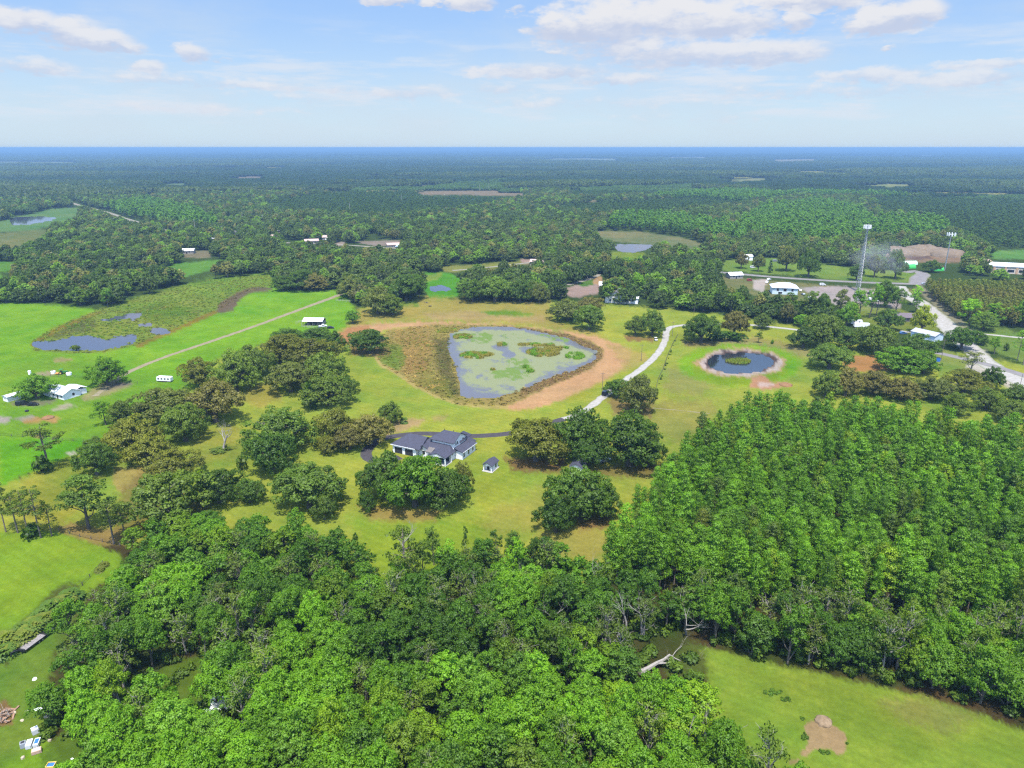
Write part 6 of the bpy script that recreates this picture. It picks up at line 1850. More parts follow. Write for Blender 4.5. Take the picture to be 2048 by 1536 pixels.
for nm, poly, step, lo, hi, zz, lab, sd in (('marsh_grass', MARSH, 3.0, (0.34, 0.265, 0.13), (0.255, 0.24, 0.08), (0.15, 0.42), 'tan reeds and sedges round the weedy pond', 330),
                                            ('wetland_plants', WETLAND, 3.8, (0.20, 0.20, 0.06), (0.14, 0.23, 0.03), (0.2, 0.7), 'green and tan marsh plants of the wetland', 340)):
    x, y = fill_poly([poly], step, sd)
    px, py = project(x, y)
    wet = any_poly(px, py, WATERS)
    x, y, px, py = x[~wet], y[~wet], px[~wet], py[~wet]
    n = len(x)
    t = np.clip((fbm(x / 14.0, y / 14.0, sd, 3) - 0.5) * 2.4 + 0.5, 0, 1)[:, None]
    ti = np.array(lo) * (1 - t) + np.array(hi) * t
    if nm == 'marsh_grass':
        pink = (fbm(x / 20.0, y / 20.0, 346, 2) > 0.60) & (px < 880)
        ti[pink] = np.array([0.42, 0.28, 0.15])
        grn = in_poly(px, py, [(765, 690), (800, 690), (815, 720), (795, 742), (765, 728), (756, 712)]); ti[grn] = np.array([0.17, 0.21, 0.045])
        dk = in_poly(px, py, [(868, 680), (898, 675), (905, 740), (920, 790), (904, 792), (880, 740)]); ti[dk] = ti[dk] * np.array([0.62, 0.72, 0.8])
        ring = px > 1000; ti[ring] = np.array([0.30, 0.215, 0.13])
    else:
        br = in_poly(px, py, [(430, 622), (440, 606), (470, 588), (495, 576), (545, 575), (542, 582), (500, 586), (474, 604), (468, 620), (445, 628)]); ti[br] = np.array([0.18, 0.135, 0.10])
    scatter(nm, REED, np.stack([x, y, np.full(n, -0.05)], 1), rm.uniform(0, 6.28, n), np.stack([rm.uniform(0.9, 1.9, n)] * 2 + [rm.uniform(*zz, n)], 1), rm.integers(0, 3, n), ti * rm.uniform(0.8, 1.2, (n, 1)), lab)
x, y = fill_poly([ell(1548, 1386, 20, 6), ell(1570, 1398, 12, 5), ell(1609, 1470, 5, 12), ell(1650, 1504, 15, 3.5), ell(1604, 1436, 9, 5), ell(1694, 1482, 3, 12)], 0.8, 370); n = len(x)
scatter('weed_clumps', [inst_mesh('wc%d' % i, p) for i, p in enumerate(SHRUB)], np.stack([x, y, np.zeros(n)], 1), rm.uniform(0, 6.28, n), np.stack([rm.uniform(0.16, 0.36, n)] * 2 + [rm.uniform(0.10, 0.2, n)], 1), rm.integers(0, 3, n),
        np.array([0.085, 0.155, 0.022]) * rm.uniform(0.8, 1.3, (n, 1)), 'dark weed clumps in the rough field')
# ------------------------------------------------------------------ buildings
def window(parent, w, h, loc, face, name='window', sill=True):
    """framed window standing proud of a wall; face: outward direction '+x','-x','+y','-y' in the parent's axes"""
    f = MB(); t = 0.09
    f.box(-w / 2 - t, w / 2 + t, -0.05, 0.0, -h / 2 - t, -h / 2); f.box(-w / 2 - t, w / 2 + t, -0.05, 0.0, h / 2, h / 2 + t)
    f.box(-w / 2 - t, -w / 2, -0.05, 0.0, -h / 2, h / 2); f.box(w / 2, w / 2 + t, -0.05, 0.0, -h / 2, h / 2)
    o = f.build(name, TRIM, parent)
    o.location = loc; o.rotation_euler = (0, 0, {'-y': 0, '+x': math.pi / 2, '+y': math.pi, '-x': -math.pi / 2}[face])
    g = MB(); g.box(-w / 2, w / 2, -0.03, -0.004, -h / 2, h / 2)
    g.build('pane', GLASS, o)
    return o

# main house -----------------------------------------------------------------
L0 = ground(786, 904.0)
ANG = math.atan2(-0.444, 0.896)
H = empty('house', L0, ANG, 'white house with dark hipped roofs, garage wing and two-storey gable', 'house')
w = MB()
w.box(0, 10.4, 0, 10.4, -0.3, 3.2)                       # garage wing
w.box(10.4, 24.2, 2.2, 14.0, -0.3, 3.2)                  # main block
w.box(15.0, 24.2, 4.6, 13.4, 3.2, 6.5)                   # upper storey
w.box(24.2, 27.4, 5.4, 15.2, -0.3, 3.0)                  # lean-to wing at the side
w.box(17.0, 26.0, 14.0, 17.0, -0.3, 3.0)                 # rear wing
w.prism_x([(4.6, 6.5), (13.4, 6.5), (9.0, 8.75)], 23.9, 24.2)
w.prism_y([(10.8, 3.2), (15.2, 3.2), (13.0, 4.35)], 1.6, 2.0)
w.box(10.9, 15.1, 1.6, 2.2, -0.3, 3.2)
w.build('wall', SIDING, H)
r = MB(); r.gable_roof(-0.55, 12.5, -0.55, 10.95, 3.45, 6.6, 'X', 0.2, hip0=5.2, hip1=0.01); r.build('roof', SHINGLE, H)
r = MB(); r.gable_roof(9.6, 24.6, 1.8, 14.6, 3.50, 7.9, 'X', 0.2, hip0=6.2, hip1=4.2); r.build('roof', SHINGLE, H)
r = MB(); r.gable_roof(14.2, 24.75, 4.0, 14.0, 6.55, 9.05, 'X', 0.2, hip0=4.4, hip1=0.0); r.build('roof', SHINGLE, H)
r = MB(); r.gable_roof(10.5, 15.5, 0.9, 8.0, 3.40, 5.0, 'Y', 0.18, hip0=0.0, hip1=0.01); r.build('roof', SHINGLE, H)
r = MB(); r.add([(24.2, 4.9, 4.35), (27.9, 4.9, 3.15), (27.9, 15.7, 3.15), (24.2, 15.7, 4.35), (24.2, 4.9, 4.15), (27.9, 4.9, 2.95), (27.9, 15.7, 2.95), (24.2, 15.7, 4.15)],
                [(0, 1, 2, 3), (4, 7, 6, 5), (0, 4, 5, 1), (1, 5, 6, 2), (2, 6, 7, 3), (3, 7, 4, 0)]); r.build('roof', SHINGLE, H)
r = MB(); r.gable_roof(16.4, 26.6, 12.2, 17.6, 3.2, 5.6, 'X', 0.18, hip0=2.6, hip1=2.6); r.build('roof', SHINGLE, H)
r = MB(); r.gable_roof(20.4, 24.6, 9.0, 17.8, 5.2, 7.4, 'Y', 0.18, hip0=0.01, hip1=3.0); r.build('roof', SHINGLE, H)
w = MB(); w.box(24.2, 24.26, 5.0, 13.0, 3.2, 5.6)
pr = MB(); pr.gable_roof(17.4, 25.0, -2.6, 5.2, 3.35, 4.75, 'Y', 0.18, hip0=0.0, hip1=0.01); pr.build('porch_roof', SHINGLE, H)
pr = MB(); pr.add([(14.8, -0.4, 3.28), (17.5, -0.4, 3.28), (17.5, 4.4, 4.5), (14.8, 4.4, 4.5), (14.8, -0.4, 3.1), (17.5, -0.4, 3.1), (17.5, 4.4, 4.3), (14.8, 4.4, 4.3)],
                  [(0, 1, 2, 3), (4, 7, 6, 5), (0, 4, 5, 1), (1, 5, 6, 2), (2, 6, 7, 3), (3, 7, 4, 0)]); pr.build('porch_roof', SHINGLE_TAN, H)
g = MB(); g.prism_y([(17.7, 3.12), (24.7, 3.12), (21.2, 4.42)], -2.35, -2.15); g.build('porch_gable', TRIM, H)
for x, y in ((17.8, -2.2), (21.2, -2.2), (24.6, -2.2), (24.6, 2.0), (15.0, -0.2)):
    c = MB(); c.box(x - 0.17, x + 0.17, y - 0.17, y + 0.17, 0, 3.15); c.build('porch_column', TRIM, H)
f = MB(); f.box(14.8, 24.9, -2.5, 2.2, -0.2, 0.12); f.build('porch_floor', CONCRETE, H)
d = MB(); d.box(17.9, 23.6, 2.14, 2.195, 0.15, 2.6); d.build('porch_door', GLASS, H)
d = MB(); d.box(0.9, 4.4, -0.05, -0.004, 0.0, 2.5); gd = d.build('garage_door', DARK, H)
t = MB(); t.box(0.7, 0.9, -0.07, -0.004, 0, 2.7); t.box(4.4, 4.6, -0.07, -0.004, 0, 2.7); t.box(0.9, 4.4, -0.07, -0.004, 2.5, 2.7); t.build('door_frame', TRIM, gd)
d = MB(); d.box(5.6, 9.1, -0.05, -0.004, 0.0, 2.5); d.build('garage_door', DARK, H)
for y, ww, hh in ((6.6, 1.0, 1.9), (10.0, 1.0, 1.9), (13.2, 0.9, 1.6)): window(H, ww, hh, (27.40, y, 1.6), '+x')
for y, ww in ((6.3, 0.8), (7.5, 0.8), (11.4, 0.9)): window(H, ww, 1.3, (24.20, y, 5.6), '+x')
window(H, 1.4, 1.5, (13.0, 1.60, 1.7), '-y')
window(H, 0.8, 0.9, (24.2, 3.6, 2.5), '+x')
fa = MB(); fa.box(-0.55, 10.4, -0.62, -0.555, 3.18, 3.42); fa.build('fascia', TRIM, H)
fa = MB(); fa.box(27.905, 27.96, 4.9, 15.7, 2.92, 3.14); fa.build('fascia', TRIM, H)
for k in range(2):
    v = MB(); v.cyl((16.5 + k * 4, 11.0, 8.2), 0.12, 0.7); v.build('roof_vent', METAL_DARK, H)
for k, (x, y) in enumerate(((20.2, 0.2), (22.4, 0.6))):
    c = MB(); c.box(-0.35, 0.35, -1.0, 0.5, 0.2, 0.38); c.add([(-0.35, 0.5, 0.3), (0.35, 0.5, 0.3), (0.35, 1.0, 0.95), (-0.35, 1.0, 0.95), (-0.35, 0.5, 0.38), (0.35, 0.5, 0.38), (0.35, 1.0, 1.03), (-0.35, 1.0, 1.03)],
                                                              [(0, 1, 2, 3), (4, 7, 6, 5), (0, 4, 5, 1), (1, 5, 6, 2), (2, 6, 7, 3), (3, 7, 4, 0)])
    o = c.build('lounge_chair', mat('teal_cushion', (0.10, 0.20, 0.24), 0.8), None)
    o.location = H.matrix_basis @ Vector((x, y, 0.12)); o.rotation_euler = (0, 0, ANG + 0.5)
    tag(o, 'pale blue lounge chair on the house porch, %s' % ('beside the middle column' if k == 0 else 'beside the corner column'), 'chair', 'porch lounge chairs')
    lg = MB()
    for a in (-0.3, 0.3):
        for b in (-0.9, 0.45): lg.tube([(a, b, -0.0), (a, b, 0.2)], 0.03, 4)
    lg.build('leg', METAL_DARK, o)

# garden shed ----------------------------------------------------------------
def small_house(name, label, cat, p, ang, Lx, Ly, hw, hr, wall_m, roof_m, axis='X', hip=0.0, over=0.35, wins=(), door=None, group=None):
    """house with its near corner at p; Lx along its own x, Ly along its own y"""
    h = empty(name, p, ang, label, cat, group)
    w = MB(); w.box(0, Lx, 0, Ly, -0.2, hw)
    if hip == 0:
        if axis == 'X':
            for x in (0.0, Lx - 0.12): w.prism_x([(0.0, hw), (Ly, hw), (Ly / 2, hr - 0.12)], x, x + 0.12)
        else:
            for y in (0.0, Ly - 0.12): w.prism_y([(0.0, hw), (Lx, hw), (Lx / 2, hr - 0.12)], y, y + 0.12)
    w.build('wall', wall_m, h)
    r = MB(); r.gable_roof(-over, Lx + over, -over, Ly + over, hw + 0.06, hr + 0.1, axis, 0.14, hip, hip); r.build('roof', roof_m, h)
    for (loc, face, ww, hh) in wins: window(h, ww, hh, loc, face)
    if door:
        (loc, face, ww, hh) = door
        d = MB(); d.box(-ww / 2, ww / 2, -0.05, -0.004, 0, hh); o = d.build('door', DARK, h)
        o.location = loc; o.rotation_euler = (0, 0, {'-y': 0, '+x': math.pi / 2, '+y': math.pi, '-x': -math.pi / 2}[face])
    return h
p = ground(966.2, 941.5)
S = empty('garden_shed', p, ANG + 0.02, 'small white garden shed with a dark gabled roof and open front porch', 'shed')
w = MB(); w.box(0.05, 3.4, 1.5, 5.2, -0.2, 2.5); w.prism_y([(0.0, 2.5), (3.45, 2.5), (1.72, 3.5)], 0.0, 0.14); w.prism_y([(0.0, 2.5), (3.45, 2.5), (1.72, 3.5)], 5.06, 5.2)
w.box(0.0, 3.45, 0.0, 0.16, 2.2, 2.5); w.build('wall', SIDING, S)
r = MB(); r.gable_roof(-0.35, 3.8, -0.4, 5.55, 2.52, 3.75, 'Y', 0.14); r.build('roof', SHINGLE, S)
for x in (0.2, 3.25):
    c = MB(); c.box(x - 0.19, x + 0.19, 0, 0.38, 0, 2.5); c.build('porch_column', TRIM, S)
f = MB(); f.box(-0.3, 3.9, -0.5, 5.4, -0.2, 0.1); f.build('floor_slab', CONCRETE, S)
d = MB(); d.box(0.9, 1.8, 1.44, 1.495, 0.1, 2.1); d.build('door', DARK, S)
window(S, 0.7, 1.2, (2.6, 1.5, 1.4), '-y'); window(S, 1.1, 1.5, (3.4, 3.4, 1.4), '+x')
small_house('storage_shed', 'white storage shed with dark gabled roof half hidden by the broad dark oak', 'shed', ground(1139, 946), ANG + 0.05, 4.6, 5.6, 2.6, 3.9, SIDING, SHINGLE, 'Y',
            wins=(((4.6, 2.8, 1.5), '+x', 0.8, 0.9),), door=((2.3, 0, 0), '-y', 1.8, 2.0))

# white farmhouse, outbuilding -------------------------------------------------
p = ground(128.5, 800.7); FA = math.atan2(-0.46, 0.887)
Hf = empty('farmhouse', p, FA, 'white farmhouse with a white metal roof under the round shade tree', 'house')
w = MB(); w.box(-15.5, 0, 0, 7.8, -0.2, 2.6); w.prism_x([(0, 2.6), (7.8, 2.6), (3.9, 4.3)], -0.15, 0.0); w.prism_x([(0, 2.6), (7.8, 2.6), (3.9, 4.3)], -15.5, -15.35)
w.box(-9, -1.0, 7.8, 11.5, -0.2, 2.4); w.build('wall', SIDING, Hf)
r = MB(); r.gable_roof(-15.9, 0.5, -0.55, 8.35, 2.62, 4.55, 'X', 0.14); r.build('roof', METAL_ROOF, Hf)
r = MB(); r.gable_roof(-9.4, -0.6, 5.5, 12.0, 2.9, 3.9, 'X', 0.14, 0.0, 0.0); r.build('roof', METAL_ROOF, Hf)
window(Hf, 1.1, 1.3, (0, 4.6, 1.6), '+x'); window(Hf, 1.0, 1.0, (-1.8, 0, 1.6), '-y'); window(Hf, 1.0, 1.0, (-7.5, 0, 1.6), '-y')
d = MB(); d.box(-5.2, -4.2, -0.05, -0.004, 0, 2.1); d.build('door', DARK, Hf)
small_house('outbuilding', 'small white outbuilding with shallow roof beside the farmhouse', 'shed', ground(7, 802), FA + math.pi / 2 * 0, 3.6, 7.0, 2.4, 3.0, SIDING, METAL_ROOF, 'Y', wins=(((1.8, 0, 1.5), '-y', 0.8, 0.8),))

# open barn --------------------------------------------------------------------
p = ground(607, 651.5)
B = empty('open_barn', p, R(-2), 'open-sided pole barn with a white metal roof in the pasture', 'barn')
r = MB(); r.gable_roof(-0.6, 12.8, -0.6, 9.0, 3.0, 4.5, 'X', 0.14); r.build('roof', METAL_ROOF, B)
for i in range(5):
    for y in (0, 4.2, 8.4):
        c = MB(); c.box(i * 3.05 - 0.1, i * 3.05 + 0.1, y - 0.1, y + 0.1, -0.1, 3.05); c.build('post', POLE_WOOD, B)
w = MB(); w.box(0.1, 12.1, 8.42, 8.52, 0, 2.7); w.build('back_wall', mat('barn_boards', (0.20, 0.165, 0.16), 0.9, 0.2), B)
w = MB(); w.box(12.15, 12.25, 0.1, 8.3, 0, 2.0); w.prism_x([(0, 3.0), (8.4, 3.0), (4.2, 4.3)], 12.15, 12.25); w.build('end_wall', mat('barn_end_boards', (0.30, 0.25, 0.24), 0.9, 0.2), B)
for k in range(3):
    b = MB(); b.box(2 + k * 3.2, 4.2 + k * 3.2, 1, 4.4, 0, 1.5); b.build('stall', mat('stall_boards', (0.16, 0.14, 0.13), 0.9, 0.2), B)

# generic fence ----------------------------------------------------------------
def fence(label, pts, h=1.2, gap=3.0, post=0.07, m_post=None, rails=(0.4, 0.8, 1.15), rail_r=0.025, name='fence', m_rail=None):
    P = [ground(a, b) for a, b in pts]
    root = empty(name, P[0], 0, label, 'fence')
    pm = MB(); pm.box(-post, post, -post, post, -0.1, h); pme = pm.build('post', m_post or POLE_WOOD, link=False)
    rl = MB()
    for a, b in zip(P[:-1], P[1:]):
        n = max(1, round((b - a).length / gap))
        for k in range(n):
            mesh_obj('post', pme, root).location = a + (b - a) * (k / n) - P[0]
        for z in rails: rl.tube([a - P[0] + Vector((0, 0, z)), b - P[0] + Vector((0, 0, z))], rail_r, 4)
    mesh_obj('post', pme, root).location = P[-1] - P[0]
    rl.build('wire' if rail_r < 0.03 else 'rail', m_rail or (METAL_DARK if rail_r < 0.03 else m_post or POLE_WOOD), root)
    return root
fence('grey panel fence of the pens beside the open barn', [(592, 648), (603, 644), (604, 654), (632, 657), (640, 655)], 1.6, 2.4, 0.06, POLE_GREY, (0.3, 0.7, 1.1, 1.5), 0.035)
fence('dark overgrown wire fence between the driveway lawn and the round pond paddock', [(1355, 672), (1345, 690), (1334, 716), (1326, 740), (1316, 760), (1310, 790)], 1.3, 4.0)
fence('dark wire fence above the round pond', [(1355, 672), (1425, 682), (1500, 690), (1560, 697), (1600, 701)], 1.2, 5.0)
fence('farmyard wire fence beside the lone round tree', [(85, 752), (150, 755), (200, 760), (262, 763), (275, 767)], 1.2, 5.0)
fence('wire fence between farmyard and lower pasture', [(0, 871), (70, 876), (125, 881), (168, 884)], 1.1, 5.0)
fence('fallen rail fence along the western pines', [(118, 1062), (160, 1074), (205, 1084), (240, 1092)], 1.0, 4.0, 0.08)
fence('wire fence along the western lower field', [(150, 1188), (180, 1155), (206, 1128)], 1.1, 4.0)
fence('pale rail fence by the far end of the farm track', [(672, 602), (700, 604), (712, 602)], 1.3, 3.0, 0.07, POLE_GREY, (0.5, 0.9, 1.3), 0.04)
rb = random.Random(8)
for i in range(15):
    t = i / 14
    t = min(1, max(0, t + rb.uniform(-.05, .05))); q = ground(1350 - 40 * t, 682 + 108 * t)
    plant('shrub', 'shrub', q, rb.uniform(0.7, 2.6), rb.uniform(0.4, 1.6), (0.085, 0.14, 0.026), 'weedy bush growing through the overgrown driveway fence', 'shrub', 'bushes along the driveway fence')

# ------------------------------------------------------------------ poles and towers
def utility_pole(px, by, ty, label, m=None, arm=True, r=0.14, group=None):
    p = ground(px, by); h = height_at(p, ty)
    o = empty('utility_pole', p, 0, label, 'pole', group)
    s = MB(); s.tube([(0, 0, -0.2), (0, 0, h)], [r, r * 0.72], 8); s.build('shaft', m or POLE_WOOD, o)
    if arm:
        a = MB(); a.box(-1.1, 1.1, -0.06, 0.06, h - 0.75, h - 0.62); a.build('crossarm', m or POLE_WOOD, o)
    return o
for i, (px, by, ty, lab) in enumerate(((1204.5, 781, 744, 'dark wooden pole on the lawn beside the grey driveway oak'), (1282.5, 722, 689, 'dark wooden pole between the pond ring and the driveway bend'), (1344.5, 672, 643, 'dark wooden pole at the driveway bend'),
                                       (1387.5, 629, 612, 'dark wooden pole behind the fence line oak'), (1096, 840, 833, 'short dark post on the lawn above the yellow olive oak'), (1882, 721, 678, 'dark wooden pole beside the blue bin'),
                                       (2040, 772, 748, 'wooden pole beside the limerock lot at the road'), (1584, 640, 625, 'grey pole in front of the dark tree belt'), (1862, 622, 607, 'thin pole beside the limerock road'), (624, 583, 570, 'thin pole at the far pasture edge'))):
    utility_pole(px, by, ty, lab, arm=(i in (0, 1, 2, 5)), r=0.13)
for px, by, ty in ((392, 472, 438), (445, 474, 452), (486, 446, 424), (279, 478, 462), (318, 442, 428), (527, 450, 430), (803, 407, 390), (700, 422, 405), (848, 397, 388), (933, 380, 372), (959, 382, 368), (978, 381, 365), (410, 462, 448), (1098, 525, 505), (1154, 515, 497), (1030, 362, 351), (1046, 360, 349)):
    utility_pole(px, by, ty, 'pale slender utility pole rising over the distant woods', POLE_GREY, False, 0.30, 'utility poles over the distant woods')
# lattice tower
p = ground(1716, 582); ht = height_at(p, 449)
tw = empty('lattice_tower', p, 0.3, 'tall grey lattice mast with white antenna panels at its head', 'tower')
def leg_at(k, z):
    w = 2.3 * (1 - 0.72 * z / ht)
    a = 2 * math.pi * k / 3
    return Vector((w * math.cos(a), w * math.sin(a), z))
for k in range(3):
    l = MB(); l.tube([leg_at(k, 0), leg_at(k, ht)], [0.16, 0.10], 6); l.build('leg', GALV, tw)
br = MB(); nseg = 22
for i in range(nseg):
    z0, z1 = ht * i / nseg, ht * (i + 1) / nseg
    for k in range(3):
        br.tube([leg_at(k, z0), leg_at((k + 1) % 3, z1)], 0.085, 4); br.tube([leg_at((k + 1) % 3, z0), leg_at(k, z1)], 0.085, 4); br.tube([leg_at(k, z1), leg_at((k + 1) % 3, z1)], 0.07, 4)
br.build('bracing', GALV, tw)
pf = MB(); pf.tube([leg_at(0, ht * .96) * 1 + Vector((0, 0, 0)), leg_at(0, ht)], 0.1, 4)
for k in range(3):
    a0, a1 = 2 * math.pi * k / 3, 2 * math.pi * (k + 1) / 3
    A0 = Vector((3.4 * math.cos(a0), 3.4 * math.sin(a0), 0)); A1 = Vector((3.4 * math.cos(a1), 3.4 * math.sin(a1), 0))
    for z in (ht - 3.0, ht - 0.6): pf.tube([A0 + Vector((0, 0, z)), A1 + Vector((0, 0, z))], 0.12, 4)
    pf.tube([(0, 0, ht - 1.8), A0 + Vector((0, 0, ht - 1.8))], 0.12, 4)
    for j in range(4):
        t = (j + 0.5) / 4; q = A0 + (A1 - A0) * t
        a = math.atan2((A0 + A1).y, (A0 + A1).x)
        pn = MB(); pn.box(-0.12, 0.12, -0.28, 0.28, -1.4, 1.4); o = pn.build('antenna_panel', WHITE, tw); o.location = q * 1.06 + Vector((0, 0, ht - 1.8)); o.rotation_euler = (0, 0, a)
pf.build('antenna_frame', GALV, tw)
cb = MB(); cb.box(-0.9, 0.9, -0.9, 0.9, ht - 4.6, ht - 4.3); cb.build('work_platform', GALV, tw)
# floodlight-like mono pole
p = ground(1889, 541); ht = height_at(p, 466)
mp = empty('antenna_pole', p, 0.2, 'slim grey single pole with a white antenna ring on top', 'tower')
s = MB(); s.tube([(0, 0, 0), (0, 0, ht)], [0.62, 0.34], 10); s.build('shaft', GALV, mp)
rg = MB()
pts = [Vector((3.4 * math.cos(a), 3.4 * math.sin(a), ht - 1.2)) for a in [2 * math.pi * k / 12 for k in range(13)]]
rg.tube(pts, 0.14, 4)
for k in range(0, 12, 4): rg.tube([(0, 0, ht - 1.2), pts[k]], 0.12, 4)
rg.build('antenna_frame', GALV, mp)
for k in range(9):
    a = 2 * math.pi * k / 9
    pn = MB(); pn.box(-0.15, 0.15, -0.35, 0.35, -1.5, 1.5); o = pn.build('antenna_panel', WHITE, mp); o.location = (3.6 * math.cos(a), 3.6 * math.sin(a), ht - 1.2); o.rotation_euler = (0, 0, a)

# ------------------------------------------------------------------ buildings farther away
small_house('roadside_house', 'pale blue house with a light hipped roof by the highway', 'house', ground(1544, 588), R(-12), 19, 14, 5.2, 8.2, mat('pale_blue_wall', (0.50, 0.60, 0.62), 0.7, 0.06), mat('light_grey_roof', (0.50, 0.54, 0.60), 0.5, 0.08), 'X', 6.0, 0.8,
            wins=(((4, 0, 3.6), '-y', 1.6, 2.2), ((9.5, 0, 3.6), '-y', 2.2, 2.4), ((15, 0, 3.6), '-y', 1.6, 2.2), ((6, 0, 1.2), '-y', 3.0, 1.6)))
small_house('grey_roof_house', 'grey shingled house with steep gable behind the oak belt', 'house', ground(1210, 605), R(-20), 16, 13, 4.6, 8.8, mat('cream_wall', (0.55, 0.53, 0.48), 0.8, 0.08), SHINGLE_GREY, 'Y', 0.0, 0.8, wins=(((4, 0, 2), '-y', 1.6, 1.6), ((11, 0, 2), '-y', 1.6, 1.6)))
small_house('white_annex', 'white low annex with a blue awning beside the grey shingled house', 'house', ground(1232, 606), R(-14), 16, 9, 4.2, 4.9, WHITE, mat('white_roof', (0.74, 0.74, 0.74), 0.5, 0.06), 'X', 0.0, 0.5, wins=(((3, 0, 2), '-y', 1.4, 1.6), ((8, 0, 2), '-y', 1.4, 1.6)))
aw = MB(); aw.add([(0, 0, 3.2), (7, 0, 3.2), (7, -3, 2.4), (0, -3, 2.4), (0, 0, 3.1), (7, 0, 3.1), (7, -3, 2.3), (0, -3, 2.3)], [(0, 3, 2, 1), (4, 5, 6, 7), (0, 1, 5, 4), (1, 2, 6, 5), (2, 3, 7, 6), (3, 0, 4, 7)])
o = aw.build('awning', mat('blue_canvas', (0.05, 0.16, 0.42), 0.7)); o.location = ground(1234, 607); tag(o, 'blue canvas awning in front of the white annex', 'awning')
lgs = MB(); [lgs.tube([(x, -2.9, 0), (x, -2.9, 2.35)], 0.05, 5) for x in (0.1, 6.9)]; lgs.tube([(0.1, -0.05, 0), (0.1, -0.05, 3.12)], .05, 5); lgs.tube([(6.9, -0.05, 0), (6.9, -0.05, 3.12)], .05, 5); lgs.build('leg', GALV, o)
small_house('brown_house', 'low house with a brown shingled roof beside the yellow green tree', 'house', ground(1797, 643), R(-6), 17, 8.5, 2.7, 5.0, mat('brown_wall', (0.12, 0.10, 0.09), 0.8, 0.1), mat('brown_shingle', (0.11, 0.088, 0.095), 0.9, 0.2), 'X', 0.0, 0.7, wins=(((4, 0, 1.5), '-y', 1.2, 1.2), ((12, 0, 1.5), '-y', 1.2, 1.2)), door=((8, 0, 0), '-y', 1, 2.1))
p = ground(1868, 684)
Bs = empty('blue_shed', p, R(-62), 'pale blue metal shed with a grey gabled roof at the road crossing', 'shed')
w = MB(); w.box(-15, 0, 0, 8.5, -0.2, 3.4); w.prism_x([(0, 3.4), (8.5, 3.4), (4.25, 4.9)], -0.15, 0); w.build('wall', mat('pale_blue_metal', (0.48, 0.58, 0.66), 0.6, 0.05), Bs)
r = MB(); r.gable_roof(-15.4, 0.4, -0.4, 8.9, 3.44, 5.1, 'X', 0.14); r.build('roof', mat('grey_metal_roof', (0.30, 0.31, 0.34), 0.5, 0.12), Bs)
d = MB(); d.box(-10, -6.5, -0.05, -0.004, 0, 2.8); d.build('door', DARK, Bs)
p = ground(1984, 546)
Sc = empty('school_building', p, R(-20), 'long tan brick building with a pale flat roof behind the young pines', 'building')
TANB = mat('tan_brick', (0.42, 0.27, 0.16), 0.85, 0.1); BEIGE = mat('beige_wall', (0.52, 0.44, 0.34), 0.85, 0.06)
w = MB(); w.box(-1, 70, 0, 30, 0, 6.2); w.build('wall', BEIGE, Sc)
r = MB(); r.box(-1.5, 70.5, -0.6, 26, 6.21, 6.8); r.build('roof', mat('pale_flat_roof', (0.56, 0.58, 0.62), 0.6, 0.06), Sc)
r = MB(); r.gable_roof(-8, 6, 24, 34, 6.4, 8.6, 'X', 0.2, 3, 3); r.build('roof', mat('tan_tile_roof', (0.34, 0.24, 0.19), 0.9, 0.1), Sc)
for k in range(7):
    c = MB(); c.box(k * 9 + 0.2, k * 9 + 1.8, -0.45, -0.004, 0, 6.1); c.build('pilaster', TANB, Sc)
    window(Sc, 5.4, 2.6, (k * 9 + 5.4, 0, 2.6), '-y')
for k in range(4):
    c = MB(); c.box(-1.45, -1.004, k * 7 + 1, k * 7 + 2.4, 0, 6.1); c.build('pilaster', TANB, Sc)
    window(Sc, 3.8, 2.6, (-1.0, k * 7 + 4.6, 2.6), '-x')
small_house('white_cottage', 'white cottage beyond the highway beside the purplish oak', 'house', ground(1488, 521), R(4), 9, 9, 4.2, 5.6, WHITE, mat('white_roof', (0.74, 0.74, 0.74), 0.5, 0.06), 'X', 0, 0.5, wins=(((4.5, 0, 2), '-y', 1.4, 1.4),))
VLAB = ['tan roofed long house in the village clearing', 'blue roofed house in the village clearing', 'tan roofed house beside the village street', 'small white house in the woods west of the village', 'white house at the village street beside tall poles', 'white roofed house near the small meadow',
        'white trailer home deep in the oak wood', 'white roof peeping out above the wetland wood', 'long white shed far off beyond the western woods', 'second long white shed far off beyond the western woods', 'big white barn far out on the plain', 'white house behind the mid pond', 'small white shed behind the mid pond',
        'white barn at the edge of the far eastern field', 'tan roofed house west of the village clearing', 'grey roofed house near the tall pole', 'white roofed kiosk by the highway bend',
        'third long white shed far off below the two others', 'grey roofed shed beside the white trailer home', 'tiny white roof above the wetland wood', 'small white house beside the tan roofed street house', 'tan roofed house by the sandy yard behind the belt', 'white house in the trees behind the nursery beds', 'little white shed beside the grey shingled house', 'little white shed at the western end of the nursery', 'grey roofed shed between the annex and the belt',
         'tan roofed house in the woods north of the small meadow', 'white house on the village street near the meadow', 'grey roofed house on the eastern village street', 'white house at the eastern end of the village street', 'grey roofed house under the tall grey oak by the highway']
RM = {'white': mat('white_roof', (0.74, 0.74, 0.74), 0.5, 0.06), 'blue': mat('pale_blue_roof', (0.36, 0.46, 0.60), 0.6, 0.08), 'tan': mat('tan_roof', (0.36, 0.26, 0.22), 0.85, 0.1), 'grey': SHINGLE_GREY}
for (px, py, lx, ly, c), lab in zip(VILL, VLAB):
    small_house('village_house', lab, 'house', ground(px, py), rb.uniform(-0.4, 0.4), lx, ly, 3.2, 5.2, mat('tan_wall', (0.24, 0.22, 0.19), 0.8, 0.08), RM[c], 'X', 0, 0.6,
                wins=(((lx * .3, 0, 1.8), '-y', 1.6, 1.6), ((lx * .7, 0, 1.8), '-y', 1.6, 1.6)), door=((lx / 2, 0, 0), '-y', 1.2, 2.2))

